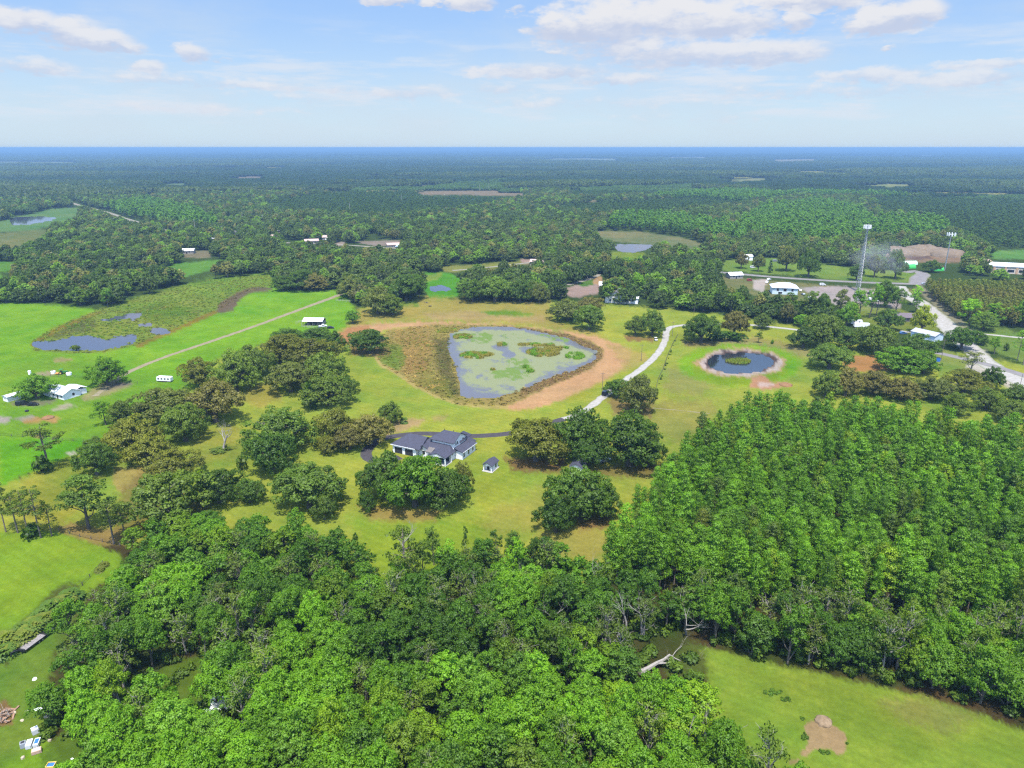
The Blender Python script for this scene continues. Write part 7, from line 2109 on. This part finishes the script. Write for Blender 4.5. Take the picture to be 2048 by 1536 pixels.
# ------------------------------------------------------------------ vehicles
def car_meshes(nm, paint, van=False, pickup=False):
    """body, cabin glass and wheel meshes of a car about 4.6 m long, x forward"""
    b = MB()
    if van: prof = [(-2.35, 0.35), (2.3, 0.35), (2.38, 0.9), (1.9, 1.15), (1.1, 1.95), (-2.2, 2.0), (-2.38, 1.0)]
    elif pickup: prof = [(-2.6, 0.45), (2.5, 0.45), (2.6, 0.95), (1.3, 1.1), (0.7, 1.75), (-0.6, 1.78), (-0.85, 1.05), (-2.6, 1.05)]
    else: prof = [(-2.25, 0.35), (2.2, 0.35), (2.28, 0.75), (1.2, 0.95), (0.5, 1.45), (-1.2, 1.48), (-1.95, 1.0), (-2.28, 0.95)]
    b.prism_y(prof, -0.88, 0.88)
    g = MB()
    if van: pts = [(-2.0, 1.15), (1.45, 1.15), (0.98, 1.78), (-2.0, 1.82)]
    elif pickup: pts = [(-0.72, 1.12), (1.1, 1.12), (0.62, 1.66), (-0.52, 1.68)]
    else: pts = [(-1.75, 1.0), (1.0, 1.0), (0.45, 1.38), (-1.12, 1.4)]
    g.prism_y(pts, -0.90, 0.90)
    a, c = pts[1], pts[2]
    g.add([(a[0] + 0.06, -0.74, a[1]), (a[0] + 0.06, 0.74, a[1]), (c[0] + 0.07, 0.68, c[1]), (c[0] + 0.07, -0.68, c[1])], [(0, 1, 2, 3)])
    wl = MB(); wl.cyl((0, 0, 0), 0.34, 0.24, 'Y', 12)
    hl = MB(); hl.box(2.27 if not pickup else 2.57, 2.33 if not pickup else 2.63, -0.16, 0.16, 0.62, 0.8)
    return (b.build(nm + '_body', paint, link=False), g.build(nm + '_glass', GLASS, link=False), wl.build(nm + '_wheel', TYRE, link=False), hl.build(nm + '_light', mat('lamp_glass', (0.6, 0.6, 0.58), 0.2), link=False))
PAINTS = {'white': mat('car_white', (0.72, 0.73, 0.74), 0.3, 0.03), 'silver': mat('car_silver', (0.38, 0.40, 0.43), 0.3, 0.04, 2, 0.4), 'black': mat('car_black', (0.02, 0.021, 0.024), 0.3, 0.1), 'red': mat('car_red', (0.28, 0.045, 0.035), 0.35, 0.05), 'blue': mat('car_blue', (0.05, 0.12, 0.26), 0.3, 0.05)}
CARS = {}
def car(px, py, ang, style, paint, label, group=None, name='parked_car', z=0.03):
    k = (style, paint)
    if k not in CARS: CARS[k] = car_meshes(style, PAINTS[paint], style == 'van', style == 'pickup')
    b, g, wl, hl = CARS[k]
    o = empty(name, ground(px, py) + Vector((0, 0, z)), ang, label, {'van': 'van', 'pickup': 'pickup'}.get(style, 'car'), group)
    mesh_obj('body', b, o); mesh_obj('glass', g, o)
    for x in (-1.4, 1.45):
        for y in (-0.8, 0.8): mesh_obj('wheel', wl, o).location = (x, y, 0.34)
    for y in (-0.6, 0.6): mesh_obj('headlight', hl, o).location = (0, y, 0)
    return o
car(1210, 789, R(62), 'van', 'black', 'dark car under the grey oak on the white driveway')
car(1208, 924, R(30), 'pickup', 'silver', 'silver pickup parked beneath the dark oaks east of the house')
car(1472, 549, R(178), 'car', 'black', 'dark car driving on the highway', name='moving_car')
car(1848, 569, R(-2), 'car', 'silver', 'grey car on the highway near the road junction', name='moving_car')
car(1505, 536, R(10), 'van', 'white', 'white van on the grass beyond the highway')
car(1500, 518, R(5), 'van', 'white', 'white van next to the white cottage'); car(1512, 519, R(0), 'car', 'white', 'white car beside the white van at the cottage')
car(1550, 523, R(0), 'van', 'silver', 'silver van in front of the distant trees beyond the highway')
car(1499, 562, R(20), 'van', 'red', 'red brown van south of the highway bend')
car(1534, 566, R(60), 'pickup', 'white', 'white pickup on the house drive by the highway'); car(1538, 560, R(40), 'car', 'white', 'white car on the house drive by the highway')
car(1645, 571, R(0), 'van', 'white', 'white van on the western parking apron')
for i, (px, py, st, pa) in enumerate(((1606, 590, 'car', 'silver'), (1618, 596, 'car', 'white'), (1712, 590, 'pickup', 'silver'), (1722, 590, 'van', 'white'), (1714, 600, 'pickup', 'white'), (1728, 601, 'van', 'silver'), (1740, 602, 'car', 'white'), (1750, 602, 'car', 'black'), (1765, 602, 'van', 'red'), (1738, 588, 'car', 'black'), (1600, 582, 'car', 'white'))):
    car(px, py, R(80 if i % 3 else 95), st, pa, '%s %s parked in the lot south of the highway' % ({'silver': 'silver', 'white': 'white', 'red': 'red', 'black': 'black'}[pa], {'car': 'sedan', 'van': 'van', 'pickup': 'pickup'}[st]), 'vehicles in the lot south of the highway')
car(1806, 668, R(5), 'car', 'blue', 'blue green car under the trees south of the brown roofed house')
car(646, 654, R(20), 'pickup', 'white', 'white pickup beside the open barn'); car(661, 657, R(10), 'car', 'black', 'black car beside the open barn'); car(640, 658, R(70), 'car', 'black', 'black car in front of the open barn pens')
car(44, 810, R(20), 'van', 'black', 'black vehicle in the shade of the farmhouse tree'); car(66, 811, R(10), 'car', 'black', 'small black car in the shade of the farmhouse tree')
car(430, 1428, R(20), 'pickup', 'white', 'white pickup hidden among the lower western trees')
car(1882, 535, R(0), 'van', 'red', 'dark red van beside the single antenna pole')
# buggy by the pond oaks
p = ground(1311.5, 681.5)
u = empty('buggy', p, R(-88), 'white off-road buggy parked under the pair of oaks', 'buggy')
b = MB(); b.prism_y([(-1.35, 0.45), (1.4, 0.45), (1.5, 0.85), (0.7, 1.05), (-1.35, 1.0)], -0.72, 0.72); b.build('body', PAINTS['white'], u)
b = MB(); b.box(-1.2, 0.55, -0.72, 0.72, 1.86, 1.94); b.build('canopy', PAINTS['white'], u)
b = MB()
for x in (-1.15, 0.5):
    for y in (-0.66, 0.66): b.tube([(x + (0.2 if x > 0 else 0), y, 0.95), (x, y, 1.86)], 0.035, 5)
b.build('roll_cage', METAL_DARK, u)
b = MB(); b.box(-0.9, -0.3, -0.6, 0.6, 0.95, 1.1); b.box(-0.95, -0.8, -0.6, 0.6, 1.1, 1.55); b.build('seat', METAL_DARK, u)
b = MB(); b.add([(0.62, -0.64, 1.05), (0.62, 0.64, 1.05), (0.56, 0.62, 1.75), (0.56, -0.62, 1.75)], [(0, 1, 2, 3)]); b.build('windscreen', GLASS, u)
for x in (-0.95, 1.0):
    for y in (-0.72, 0.72):
        wl = MB(); wl.cyl((0, 0, 0), 0.36, 0.26, 'Y', 12); wl.build('wheel', TYRE, u).location = (x, y, 0.36)

# trailers and campers
def camper(px, py, ang, Lx, W, Hh, label, name='camper_trailer', cat='trailer', windows=3, paint='white'):
    o = empty(name, ground(px, py), ang, label, cat)
    b = MB(); b.prism_y([(-Lx / 2, 0.6), (Lx / 2 - 0.2, 0.6), (Lx / 2, 1.2), (Lx / 2 - 0.35, Hh), (-Lx / 2 + 0.1, Hh), (-Lx / 2, Hh - 0.3)], -W / 2, W / 2); b.build('body', PAINTS[paint], o)
    for k in range(windows):
        x = -Lx / 2 + Lx * (k + 0.7) / (windows + 0.4)
        for sgn in (-1, 1):
            g = MB(); g.box(x - 0.4, x + 0.4, sgn * W / 2 + min(0, sgn * 0.03), sgn * W / 2 + max(0, sgn * 0.03), Hh * 0.52, Hh * 0.8); g.build('window', GLASS, o)
    for x in (-0.6, 0.35):
        for y in (-W / 2 + 0.1, W / 2 - 0.1):
            wl = MB(); wl.cyl((0, 0, 0), 0.36, 0.24, 'Y', 12); wl.build('wheel', TYRE, o).location = (x, y, 0.36)
    t = MB(); t.tube([(Lx / 2 - 0.2, 0.5, 0.62), (Lx / 2 + 1.0, 0, 0.55)], 0.06, 5); t.tube([(Lx / 2 - 0.2, -0.5, 0.62), (Lx / 2 + 1.0, 0, 0.55)], 0.06, 5); t.tube([(Lx / 2 + 0.8, 0, 0), (Lx / 2 + 0.8, 0, 0.7)], 0.05, 5); t.build('drawbar', METAL_DARK, o)
    return o
camper(330, 763, R(172), 7.6, 2.3, 2.6, 'white horse trailer with a row of vents on the pasture edge', 'horse_trailer', windows=4)
camper(1712, 649, R(-8), 7.5, 2.4, 3.0, 'white camper with dark windows on the lawn by the tall trees', windows=2)
camper(1722, 655, R(176), 9.6, 2.5, 2.9, 'long white box trailer in front of the white camper', 'box_trailer', windows=0)
camper(1748, 603, R(3), 8.0, 2.4, 2.8, 'white camper in the parking lot south of the highway', windows=3)
camper(455, 1412, R(30), 6.0, 2.2, 2.5, 'white trailer half hidden under the lower western trees', 'box_trailer', windows=1)

# gooseneck flatbed trailer -----------------------------------------------------
pa = ground(44, 1305); pb = ground(98, 1265)
dv = pb - pa; Lf = dv.length
fb = empty('flatbed_trailer', pa + Vector((0, 0, 0)), math.atan2(dv.y, dv.x), 'long black gooseneck flatbed trailer with a grey plank deck beside the palms', 'trailer')
dk = Lf - 1.9
npl = 11
for k in range(npl):
    wv = 2.45 / npl
    b = MB(); b.box(0.0, dk, -1.225 + k * wv + 0.012, -1.225 + (k + 1) * wv - 0.012, 0.86, 0.92 + 0.006 * (k % 3)); b.build('plank', PLANK, fb)
f = MB(); f.box(0, dk, -1.24, -1.16, 0.58, 0.855); f.box(0, dk, 1.16, 1.24, 0.58, 0.855)
for k in range(7): f.box(dk * k / 6 - 0.06 if k else 0, dk * k / 6 + 0.06 if k else 0.12, -1.16, 1.16, 0.7, 0.85)
f.box(-0.3, 0, -1.2, 1.2, 0.6, 1.15); f.build('frame', METAL_DARK, fb)
g = MB(); g.tube([(0, -0.8, 0.8), (-1.0, -0.35, 1.5), (-2.4, 0, 1.75)], 0.11, 6); g.tube([(0, 0.8, 0.8), (-1.0, 0.35, 1.5), (-2.4, 0, 1.75)], 0.11, 6); g.tube([(-2.4, 0, 1.78), (-2.5, 0, 0.75)], 0.10, 8); g.tube([(-0.45, -0.6, 0), (-0.45, -0.6, 1.1)], 0.07, 6); g.tube([(-0.45, 0.6, 0), (-0.45, 0.6, 1.1)], 0.07, 6)
g.build('gooseneck', METAL_DARK, fb)
d = MB(); d.add([(dk, -1.22, 0.9), (dk, 1.22, 0.9), (Lf - 0.2, 1.22, 0.62), (Lf - 0.2, -1.22, 0.62), (dk, -1.22, 0.75), (dk, 1.22, 0.75), (Lf - 0.2, 1.22, 0.5), (Lf - 0.2, -1.22, 0.5)], [(0, 1, 2, 3)[::-1], (4, 7, 6, 5)[::-1], (0, 4, 5, 1), (1, 5, 6, 2), (2, 6, 7, 3), (3, 7, 4, 0)]); d.build('dovetail', METAL_DARK, fb)
for y in (-0.75, 0.75):
    q = MB(); q.box(Lf - 0.9, Lf + 0.9, y - 0.36, y + 0.36, 0.72, 0.84); q.build('ramp', METAL_DARK, fb)
for x in (dk * 0.66, dk * 0.66 + 0.95):
    for y in (-1.0, 1.0):
        wl = MB(); wl.cyl((0, 0, 0), 0.38, 0.42, 'Y', 14); o = wl.build('wheel', TYRE, fb); o.location = (x, y, 0.38)
        rm_ = MB(); rm_.cyl((0, 0.0, 0), 0.2, 0.46, 'Y', 10); rm_.build('rim', GALV, o)
# rusty scrap frame
p = ground(86, 1255)
o = empty('rusty_trailer', p, math.atan2(dv.y, dv.x), 'rusty brown old trailer bed lying beside the palms', 'trailer')
b = MB(); b.box(-2.0, 1.8, -0.9, 0.9, 0.42, 0.52); b.box(-2.0, 1.8, -0.95, -0.85, 0.35, 0.75); b.box(-2.0, 1.8, 0.85, 0.95, 0.35, 0.75); b.build('bed', RUST, o)
b = MB(); b.tube([(1.8, 0.4, 0.45), (2.9, 0.1, 0.35)], 0.06, 5); b.tube([(1.8, -0.4, 0.45), (2.9, 0.1, 0.35)], 0.06, 5); b.build('drawbar', RUST, o)
for y in (-1.02, 1.02):
    wl = MB(); wl.cyl((0, 0, 0), 0.36, 0.2, 'Y', 12); wl.build('wheel', TYRE, o).location = (1.2 if y > 0 else -0.2, y, 0.36)
b = MB(); b.box(0.6, 1.7, -0.6, 0.5, 0.525, 0.85); b.build('rusted_box', mat('rust_light', (0.24, 0.13, 0.09), 0.9, 0.3), o)

# junk at the lower corner: appliances, boxes, a rubbish heap ----------------------
def appliance(name, px, py, ang, sx, sy, sz, m, label, lid=None, extra=None, cat='appliance'):
    o = empty(name, ground(px, py), ang, label, cat)
    b = MB(); b.box(-sx / 2, sx / 2, -sy / 2, sy / 2, 0.02, sz); b.build('body', m, o)
    if lid:
        q = MB(); q.box(-sx * 0.36, sx * 0.36, -sy * 0.34, sy * 0.34, sz + 0.004, sz + 0.05); q.build('panel', lid, o)
    q = MB(); q.box(-sx / 2 - 0.02, sx / 2 + 0.02, -sy / 2 - 0.02, -sy / 2 - 0.003, sz * 0.1, sz * 0.9); q.build('door', m, o)
    q = MB(); q.box(sx * 0.32, sx * 0.38, -sy / 2 - 0.07, -sy / 2 - 0.022, sz * 0.4, sz * 0.75); q.build('handle', GALV, o)
    return o
APW = mat('appliance_white', (0.52, 0.53, 0.55), 0.4, 0.06); APG = mat('appliance_grey', (0.28, 0.30, 0.33), 0.5, 0.1); BLUE = mat('blue_plastic', (0.03, 0.12, 0.42), 0.5, 0.1); YEL = mat('yellow_plastic', (0.62, 0.46, 0.10), 0.5, 0.1)
appliance('washing_machine', 47.5, 1494, 0.55, 0.95, 0.9, 1.15, APG, 'grey washing machine lying open at the western end of the dumped appliances', METAL_DARK)
appliance('chest_freezer', 60, 1492, 0.35, 1.0, 1.7, 0.95, APW, 'white chest freezer between the grey washing machine and the blue one', APG)
appliance('refrigerator', 75, 1489, 0.3, 0.95, 1.8, 0.85, APW, 'white refrigerator with a blue panel lying on its back', BLUE)
appliance('water_tank', 71.5, 1466, 0.8, 1.15, 1.15, 1.2, APW, 'white square water tank behind the dumped appliances', None, cat='tank')
appliance('cardboard_box', 74, 1505, 0.5, 1.6, 1.0, 0.75, mat('pale_cardboard', (0.42, 0.28, 0.21), 0.9, 0.15), 'pinkish open box in front of the dumped appliances', APW, cat='box')
bx = empty('plastic_bin', ground(103, 1534), 0.1, 'yellow bin with a blue bag inside at the field corner', 'bin')
b = MB(); b.box(-0.75, 0.75, -0.6, -0.52, 0, 0.7); b.box(-0.75, 0.75, 0.52, 0.6, 0, 0.7); b.box(-0.75, -0.67, -0.52, 0.52, 0, 0.7); b.box(0.67, 0.75, -0.52, 0.52, 0, 0.7); b.box(-0.67, 0.67, -0.52, 0.52, 0, 0.08); b.build('body', YEL, bx)
b = MB(); b.box(-0.6, 0.6, -0.45, 0.45, 0.09, 0.55); b.build('bag', BLUE, bx)
for px, py, s, m, lab in ((69, 1358, 0.8, 'white', 'white scrap sheet on the grass between the trailer and the rubbish heap'), (76, 1418, 0.85, 'white', 'white board on the grass beside the wood edge'), (93, 1434, 0.6, 'tan', 'pale sack at the wood edge'), (27, 1425, 0.7, 'tan', 'pale board beside the rubbish heap'),
                          (46, 1516, 0.5, 'tan', 'pale lump of litter below the dumped appliances'), (99, 1481, 0.6, 'tan', 'round pale sack beside the dumped appliances'), (44, 1441, 0.5, 'tan', 'small board between the heap and the appliances'), (55, 1421, 0.55, 'tan', 'greenish board west of the white board'), (145, 1520, 0.45, 'white', 'white scrap at the shrubs by the field corner'),
                          (148, 1452, 0.5, 'white', 'white rag in the gap under the western trees'), (158, 1448, 0.45, 'white', 'second white rag in the gap under the western trees')):
    b = MB(); n = 7
    ring = [(s * rb.uniform(0.7, 1.1) * math.cos(2 * math.pi * k / n), 0.7 * s * rb.uniform(0.7, 1.1) * math.sin(2 * math.pi * k / n)) for k in range(n)]
    hh = 0.09 if 'board' in lab or 'sheet' in lab else 0.32
    b.add([(x, y, 0.0) for x, y in ring] + [(x * 0.88, y * 0.88, hh * rb.uniform(0.7, 1)) for x, y in ring] + [(0, 0, hh * 1.15)], [(k, (k + 1) % n, n + (k + 1) % n, n + k) for k in range(n)] + [(n + k, n + (k + 1) % n, 2 * n) for k in range(n)])
    o = b.build('litter', WHITE if m == 'white' else mat('tan_litter', (0.32, 0.27, 0.19), 0.9, 0.2)); o.location = ground(px, py); o.rotation_euler = (0, 0, rb.uniform(0, 3)); tag(o, lab, 'litter')
# rubbish heap: boards and branches
p = ground(6, 1435)
hp = empty('rubbish_heap', p, 0.2, 'heap of old boards and branches at the western edge of the near field', 'heap')
b = MB()
for k in range(34):
    a = rb.uniform(0, 6.28); q = rb.uniform(0, 2.2); c = Vector((q * math.cos(a), q * math.sin(a) * 1.3, max(0.08, 0.85 * (1 - q / 2.6)) * rb.uniform(0.3, 1)))
    d = Vector((rb.uniform(-1, 1), rb.uniform(-1, 1), rb.uniform(-0.25, 0.25))).normalized() * rb.uniform(0.5, 1.3)
    s = d.cross(Vector((0, 0, 1))).normalized() * rb.uniform(0.06, 0.22); u = Vector((0, 0, 0.05))
    b.add([c - d - s - u, c + d - s - u, c + d + s - u, c - d + s - u, c - d - s + u, c + d - s + u, c + d + s + u, c - d + s + u], [(0, 3, 2, 1), (4, 5, 6, 7), (0, 1, 5, 4), (1, 2, 6, 5), (2, 3, 7, 6), (3, 0, 4, 7)])
tag(b.build('board', mat('orange_brown_boards', (0.20, 0.12, 0.075), 0.9, 0.35, 1.5), hp), kind='stuff')
b = MB()
for k in range(26):
    a = rb.uniform(0, 6.28); q = rb.uniform(0, 2.0); c = Vector((q * math.cos(a), q * math.sin(a) * 1.3, rb.uniform(0.2, 1.0)))
    d = Vector((rb.uniform(-1, 1), rb.uniform(-1, 1), rb.uniform(-0.3, 0.4))).normalized() * rb.uniform(0.6, 1.4)
    b.tube([c - d, c + Vector((0, 0, 0.1)), c + d], [0.05, 0.04, 0.015], 4)
tag(b.build('branches', BARK_PALE, hp), kind='stuff')

# sand mound and round hay heap
def mound(name, px, py, r, h, m, label, cat, seed):
    b = MB(); rr = random.Random(seed); n = 18; rings = 6
    vs = []
    for i in range(rings):
        t = i / (rings - 1)
        for k in range(n):
            a = 2 * math.pi * k / n; q = r * (1 - t ** 1.8) * rr.uniform(0.86, 1.12) + 0.02
            vs.append((q * math.cos(a), q * math.sin(a), -0.05 + h * (math.sin(t * math.pi / 2)) * rr.uniform(0.8, 1.15)))
    b.add(vs, [(i * n + k, i * n + (k + 1) % n, (i + 1) * n + (k + 1) % n, (i + 1) * n + k) for i in range(rings - 1) for k in range(n)] + [tuple((rings - 1) * n + k for k in range(n))])
    o = b.build(name, m, None, True); o.location = ground(px, py); tag(o, label, cat)
    return o
mound('sand_mound', 1647, 1444, 1.7, 0.85, mat('mound_sand', (0.17, 0.12, 0.07), 0.95, 0.3, 1.2), 'rounded sandy mound at the top of the bare patch in the rough field', 'mound', 1)
mound('dirt_mound', 96, 836, 2.4, 1.0, mat('orange_dirt', (0.17, 0.09, 0.038), 0.95, 0.2), 'orange dirt pile in the farmyard', 'mound', 2)
mound('dirt_mound', 1572, 770, 3.2, 1.0, mat('orange_dirt', (0.17, 0.09, 0.038), 0.95, 0.2), 'orange dirt pile at the end of the sand spill', 'mound', 3)
for i, (px, py, r, h) in enumerate(((1850, 505, 24, 8), (1895, 511, 20, 7), (1795, 507, 26, 7))):
    mound('dirt_mound', px, py, r, h, mat('tan_dirt', (0.135, 0.10, 0.066), 0.95, 0.25, 0.2), ['large tan dirt mound behind the antenna pole', 'reddish dirt mound beside the antenna pole', 'flat tan dirt mound above the highway junction'][i], 'mound', 4 + i)

# farm things ---------------------------------------------------------------------
def tank(px, py, r, h, m, label, name='water_tank', cat='tank'):
    o = empty(name, ground(px, py), 0, label, cat)
    b = MB(); b.tube([(0, 0, 0), (0, 0, h * 0.85), (0, 0, h)], [r, r, r * 0.55], 14); b.build('body', m, o)
    b = MB(); b.cyl((0, 0, h + 0.06), r * 0.25, 0.14); b.build('lid', METAL_DARK, o)
    return o
tank(60, 749, 0.7, 2.2, WHITE, 'white upright tank behind the farmhouse tree'); tank(107, 747, 1.1, 1.4, WHITE, 'short white tank west of the green tractor'); tank(138.5, 750, 1.2, 1.5, WHITE, 'white tank in front of the green tractor')
t = empty('tractor', ground(127, 748), R(12), 'green tractor with an orange implement in the farm pasture', 'tractor')
GRN = mat('tractor_green', (0.03, 0.15, 0.035), 0.4, 0.1)
b = MB(); b.box(-0.4, 2.1, -0.45, 0.45, 0.9, 1.6); b.build('bonnet', GRN, t)
b = MB(); b.box(-1.5, -0.4, -0.7, 0.7, 1.0, 1.3); b.box(-1.3, -0.7, -0.35, 0.35, 1.3, 1.9); b.build('seat', METAL_DARK, t)
b = MB(); b.box(-1.6, 0.1, -0.8, 0.8, 2.55, 2.65); b.build('canopy', GRN, t)
b = MB(); [b.tube([(x, y, 1.2), (x, y, 2.55)], 0.04, 5) for x in (-1.5, 0.0) for y in (-0.7, 0.7)]; b.build('canopy_frame', METAL_DARK, t)
for x, r in ((-1.0, 0.8), (1.6, 0.5)):
    for y in (-0.85, 0.85):
        wl = MB(); wl.cyl((0, 0, 0), r, 0.4, 'Y', 14); o = wl.build('wheel', TYRE, t); o.location = (x, y, r)
        rm_ = MB(); rm_.cyl((0, 0, 0), r * 0.5, 0.44, 'Y', 10); rm_.build('rim', YEL, o)
b = MB(); b.box(-3.6, -1.9, -1.1, 1.1, 0.4, 0.8); b.build('implement', mat('orange_steel', (0.42, 0.20, 0.05), 0.6, 0.15), t)
tank(54, 823, 0.8, 0.7, METAL_DARK, 'black trough on the grass below the farmhouse tree', 'trough', 'trough')
for px, py, lab in ((853, 606, 'dark brush pile at the edge of the dry lawn'), (860.5, 613, 'small brown brush pile in the dry lawn')):
    b = MB()
    for k in range(16):
        c = Vector((rb.uniform(-1, 1), rb.uniform(-0.8, 0.8), rb.uniform(0.1, 0.8))); d = Vector((rb.uniform(-1, 1), rb.uniform(-1, 1), rb.uniform(-.2, .4))).normalized() * rb.uniform(.5, 1.1)
        b.tube([c - d, c + d], [0.12, 0.05], 4)
    o = b.build('brush_pile', BARK); o.location = ground(px, py); tag(o, lab, 'brush pile')
# bins, green tarps
bn = empty('dumpster', ground(1871.5, 722), R(-10), 'dark blue steel bin beside the wooden pole and road', 'bin')
b = MB(); b.prism_y([(-1.7, 0), (1.7, 0), (1.8, 1.9), (-1.8, 2.3)], -1.2, 1.2); b.build('body', BLUE, bn)
b = MB(); b.add([(-1.85, -1.22, 2.33), (1.85, -1.22, 1.93), (1.85, 1.22, 1.93), (-1.85, 1.22, 2.33), (-1.85, -1.22, 2.39), (1.85, -1.22, 1.99), (1.85, 1.22, 1.99), (-1.85, 1.22, 2.39)], [(0, 3, 2, 1), (4, 5, 6, 7), (0, 1, 5, 4), (1, 2, 6, 5), (2, 3, 7, 6), (3, 0, 4, 7)]); b.build('lid', METAL_DARK, bn)
GREEN = mat('bright_green_cover', (0.04, 0.34, 0.07), 0.6, 0.1); PGREEN = mat('pale_green_cover', (0.42, 0.62, 0.48), 0.6, 0.1)
for i, (px, py, lx, m, lab) in enumerate(((1810, 534, 11, PGREEN, 'pale striped hoop shelter by the highway junction'), (1819, 529, 13, PGREEN, 'second pale green hoop shelter behind the first'), (1820, 536, 8, GREEN, 'bright green hoop shelter by the highway junction'), (1874, 541, 10, GREEN, 'bright green cover beside the dark red van'))):
    o = empty('hoop_shelter', ground(px, py), R(8), lab, 'shelter')
    prof = [(3.2 * math.cos(a), 3.6 * math.sin(a)) for a in [math.pi * k / 10 for k in range(11)]]
    b = MB(); b.prism_x(prof, -lx / 2, lx / 2); b.build('cover', m, o)
    b = MB(); b.prism_x([(1.6 * math.cos(a), 2.4 * math.sin(a)) for a in [math.pi * k / 8 for k in range(9)]], -lx / 2 - 0.06, -lx / 2 - 0.004); b.build('opening', DARK, o)
# nursery posts behind the belt
for i in range(9):
    q = ground(1150 + i * 4.2, 563 - i * 1.1 if i < 9 else 560)
    b = MB(); b.tube([(0, 0, 0), (0, 0, 4.2)], 0.14, 5); o = b.build('nursery_post', POLE_GREY); o.location = q; tag(o, 'pale post in the row edging the nursery beds', 'post', 'posts edging the nursery beds')
for i in range(14):
    q = ground(1231 + (i % 7) * 3.6 + rb.uniform(-1, 1), 577 + (i // 7) * 4 + rb.uniform(-1, 1))
    plant('palm', 'potted_palm', q, 4.2, 6.2, (0.28, 0.17, 0.09), 'brownish palm with tied fronds in the nursery block', 'palm', 'tied palms in the nursery block', idx=0)

# ------------------------------------------------------------------ haze: the humid air over the plain
hb = MB(); hb.box(-43500, 43500, -43500, 43500, -2.5, 113.0)
hm, nt = new_mat('haze')
N, L, M, mixc, rng_, noise = nset(nt)
pv = N('ShaderNodeVolumePrincipled')
pv.inputs['Color'].default_value = (0.27, 0.46, 0.68, 1)
pv.inputs['Density'].default_value = HAZE_DENSITY if 'HAZE_DENSITY' in globals() else 0.000145
pv.inputs['Anisotropy'].default_value = 0.2
o_ = N('ShaderNodeOutputMaterial'); L(pv.outputs[0], o_.inputs['Volume'])
tag(hb.build('haze', hm), kind='stuff')


# thin grey smoke drifting over the trees behind the mast
SMOKE_C = ground(1752, 560); 
sm = MB(); n = 14; vs = []
for i in range(9):
    th = math.pi * i / 8
    for k in range(n):
        a = 2 * math.pi * k / n
        vs.append((30 * math.sin(th) * math.cos(a) + 6 * math.cos(th), 30 * math.sin(th) * math.sin(a), 16 - 17 * math.cos(th)))
sm.add(vs, [(i * n + k, i * n + (k + 1) % n, (i + 1) * n + (k + 1) % n, (i + 1) * n + k) for i in range(8) for k in range(n)])
smm, nt = new_mat('smoke')
N, L, M, mixc, rng_, noise = nset(nt)
tc = N('ShaderNodeTexCoord')
ln = N('ShaderNodeVectorMath'); ln.operation = 'LENGTH'
mp_ = N('ShaderNodeMapping'); mp_.inputs['Location'].default_value = (0, 0, -0.94); mp_.inputs['Scale'].default_value = (1 / 30, 1 / 30, 1 / 17)
L(tc.outputs['Object'], mp_.inputs[0]); L(mp_.outputs[0], ln.inputs[0])
fall = rng_(ln.outputs['Value'], 0.25, 0.95, 1.0, 0.0)
dn = M('MULTIPLY', M('MULTIPLY', fall, rng_(noise(0.09, 3, 0.6, tc.outputs['Object']), 0.42, 0.68, 0.0, 1.0)), 0.028)
pv = N('ShaderNodeVolumePrincipled'); pv.inputs['Color'].default_value = (0.75, 0.76, 0.78, 1); L(dn, pv.inputs['Density'])
o_ = N('ShaderNodeOutputMaterial'); L(pv.outputs[0], o_.inputs['Volume'])
so = sm.build('smoke', smm); so.location = SMOKE_C + Vector((0, 0, 4)); tag(so, kind='stuff')
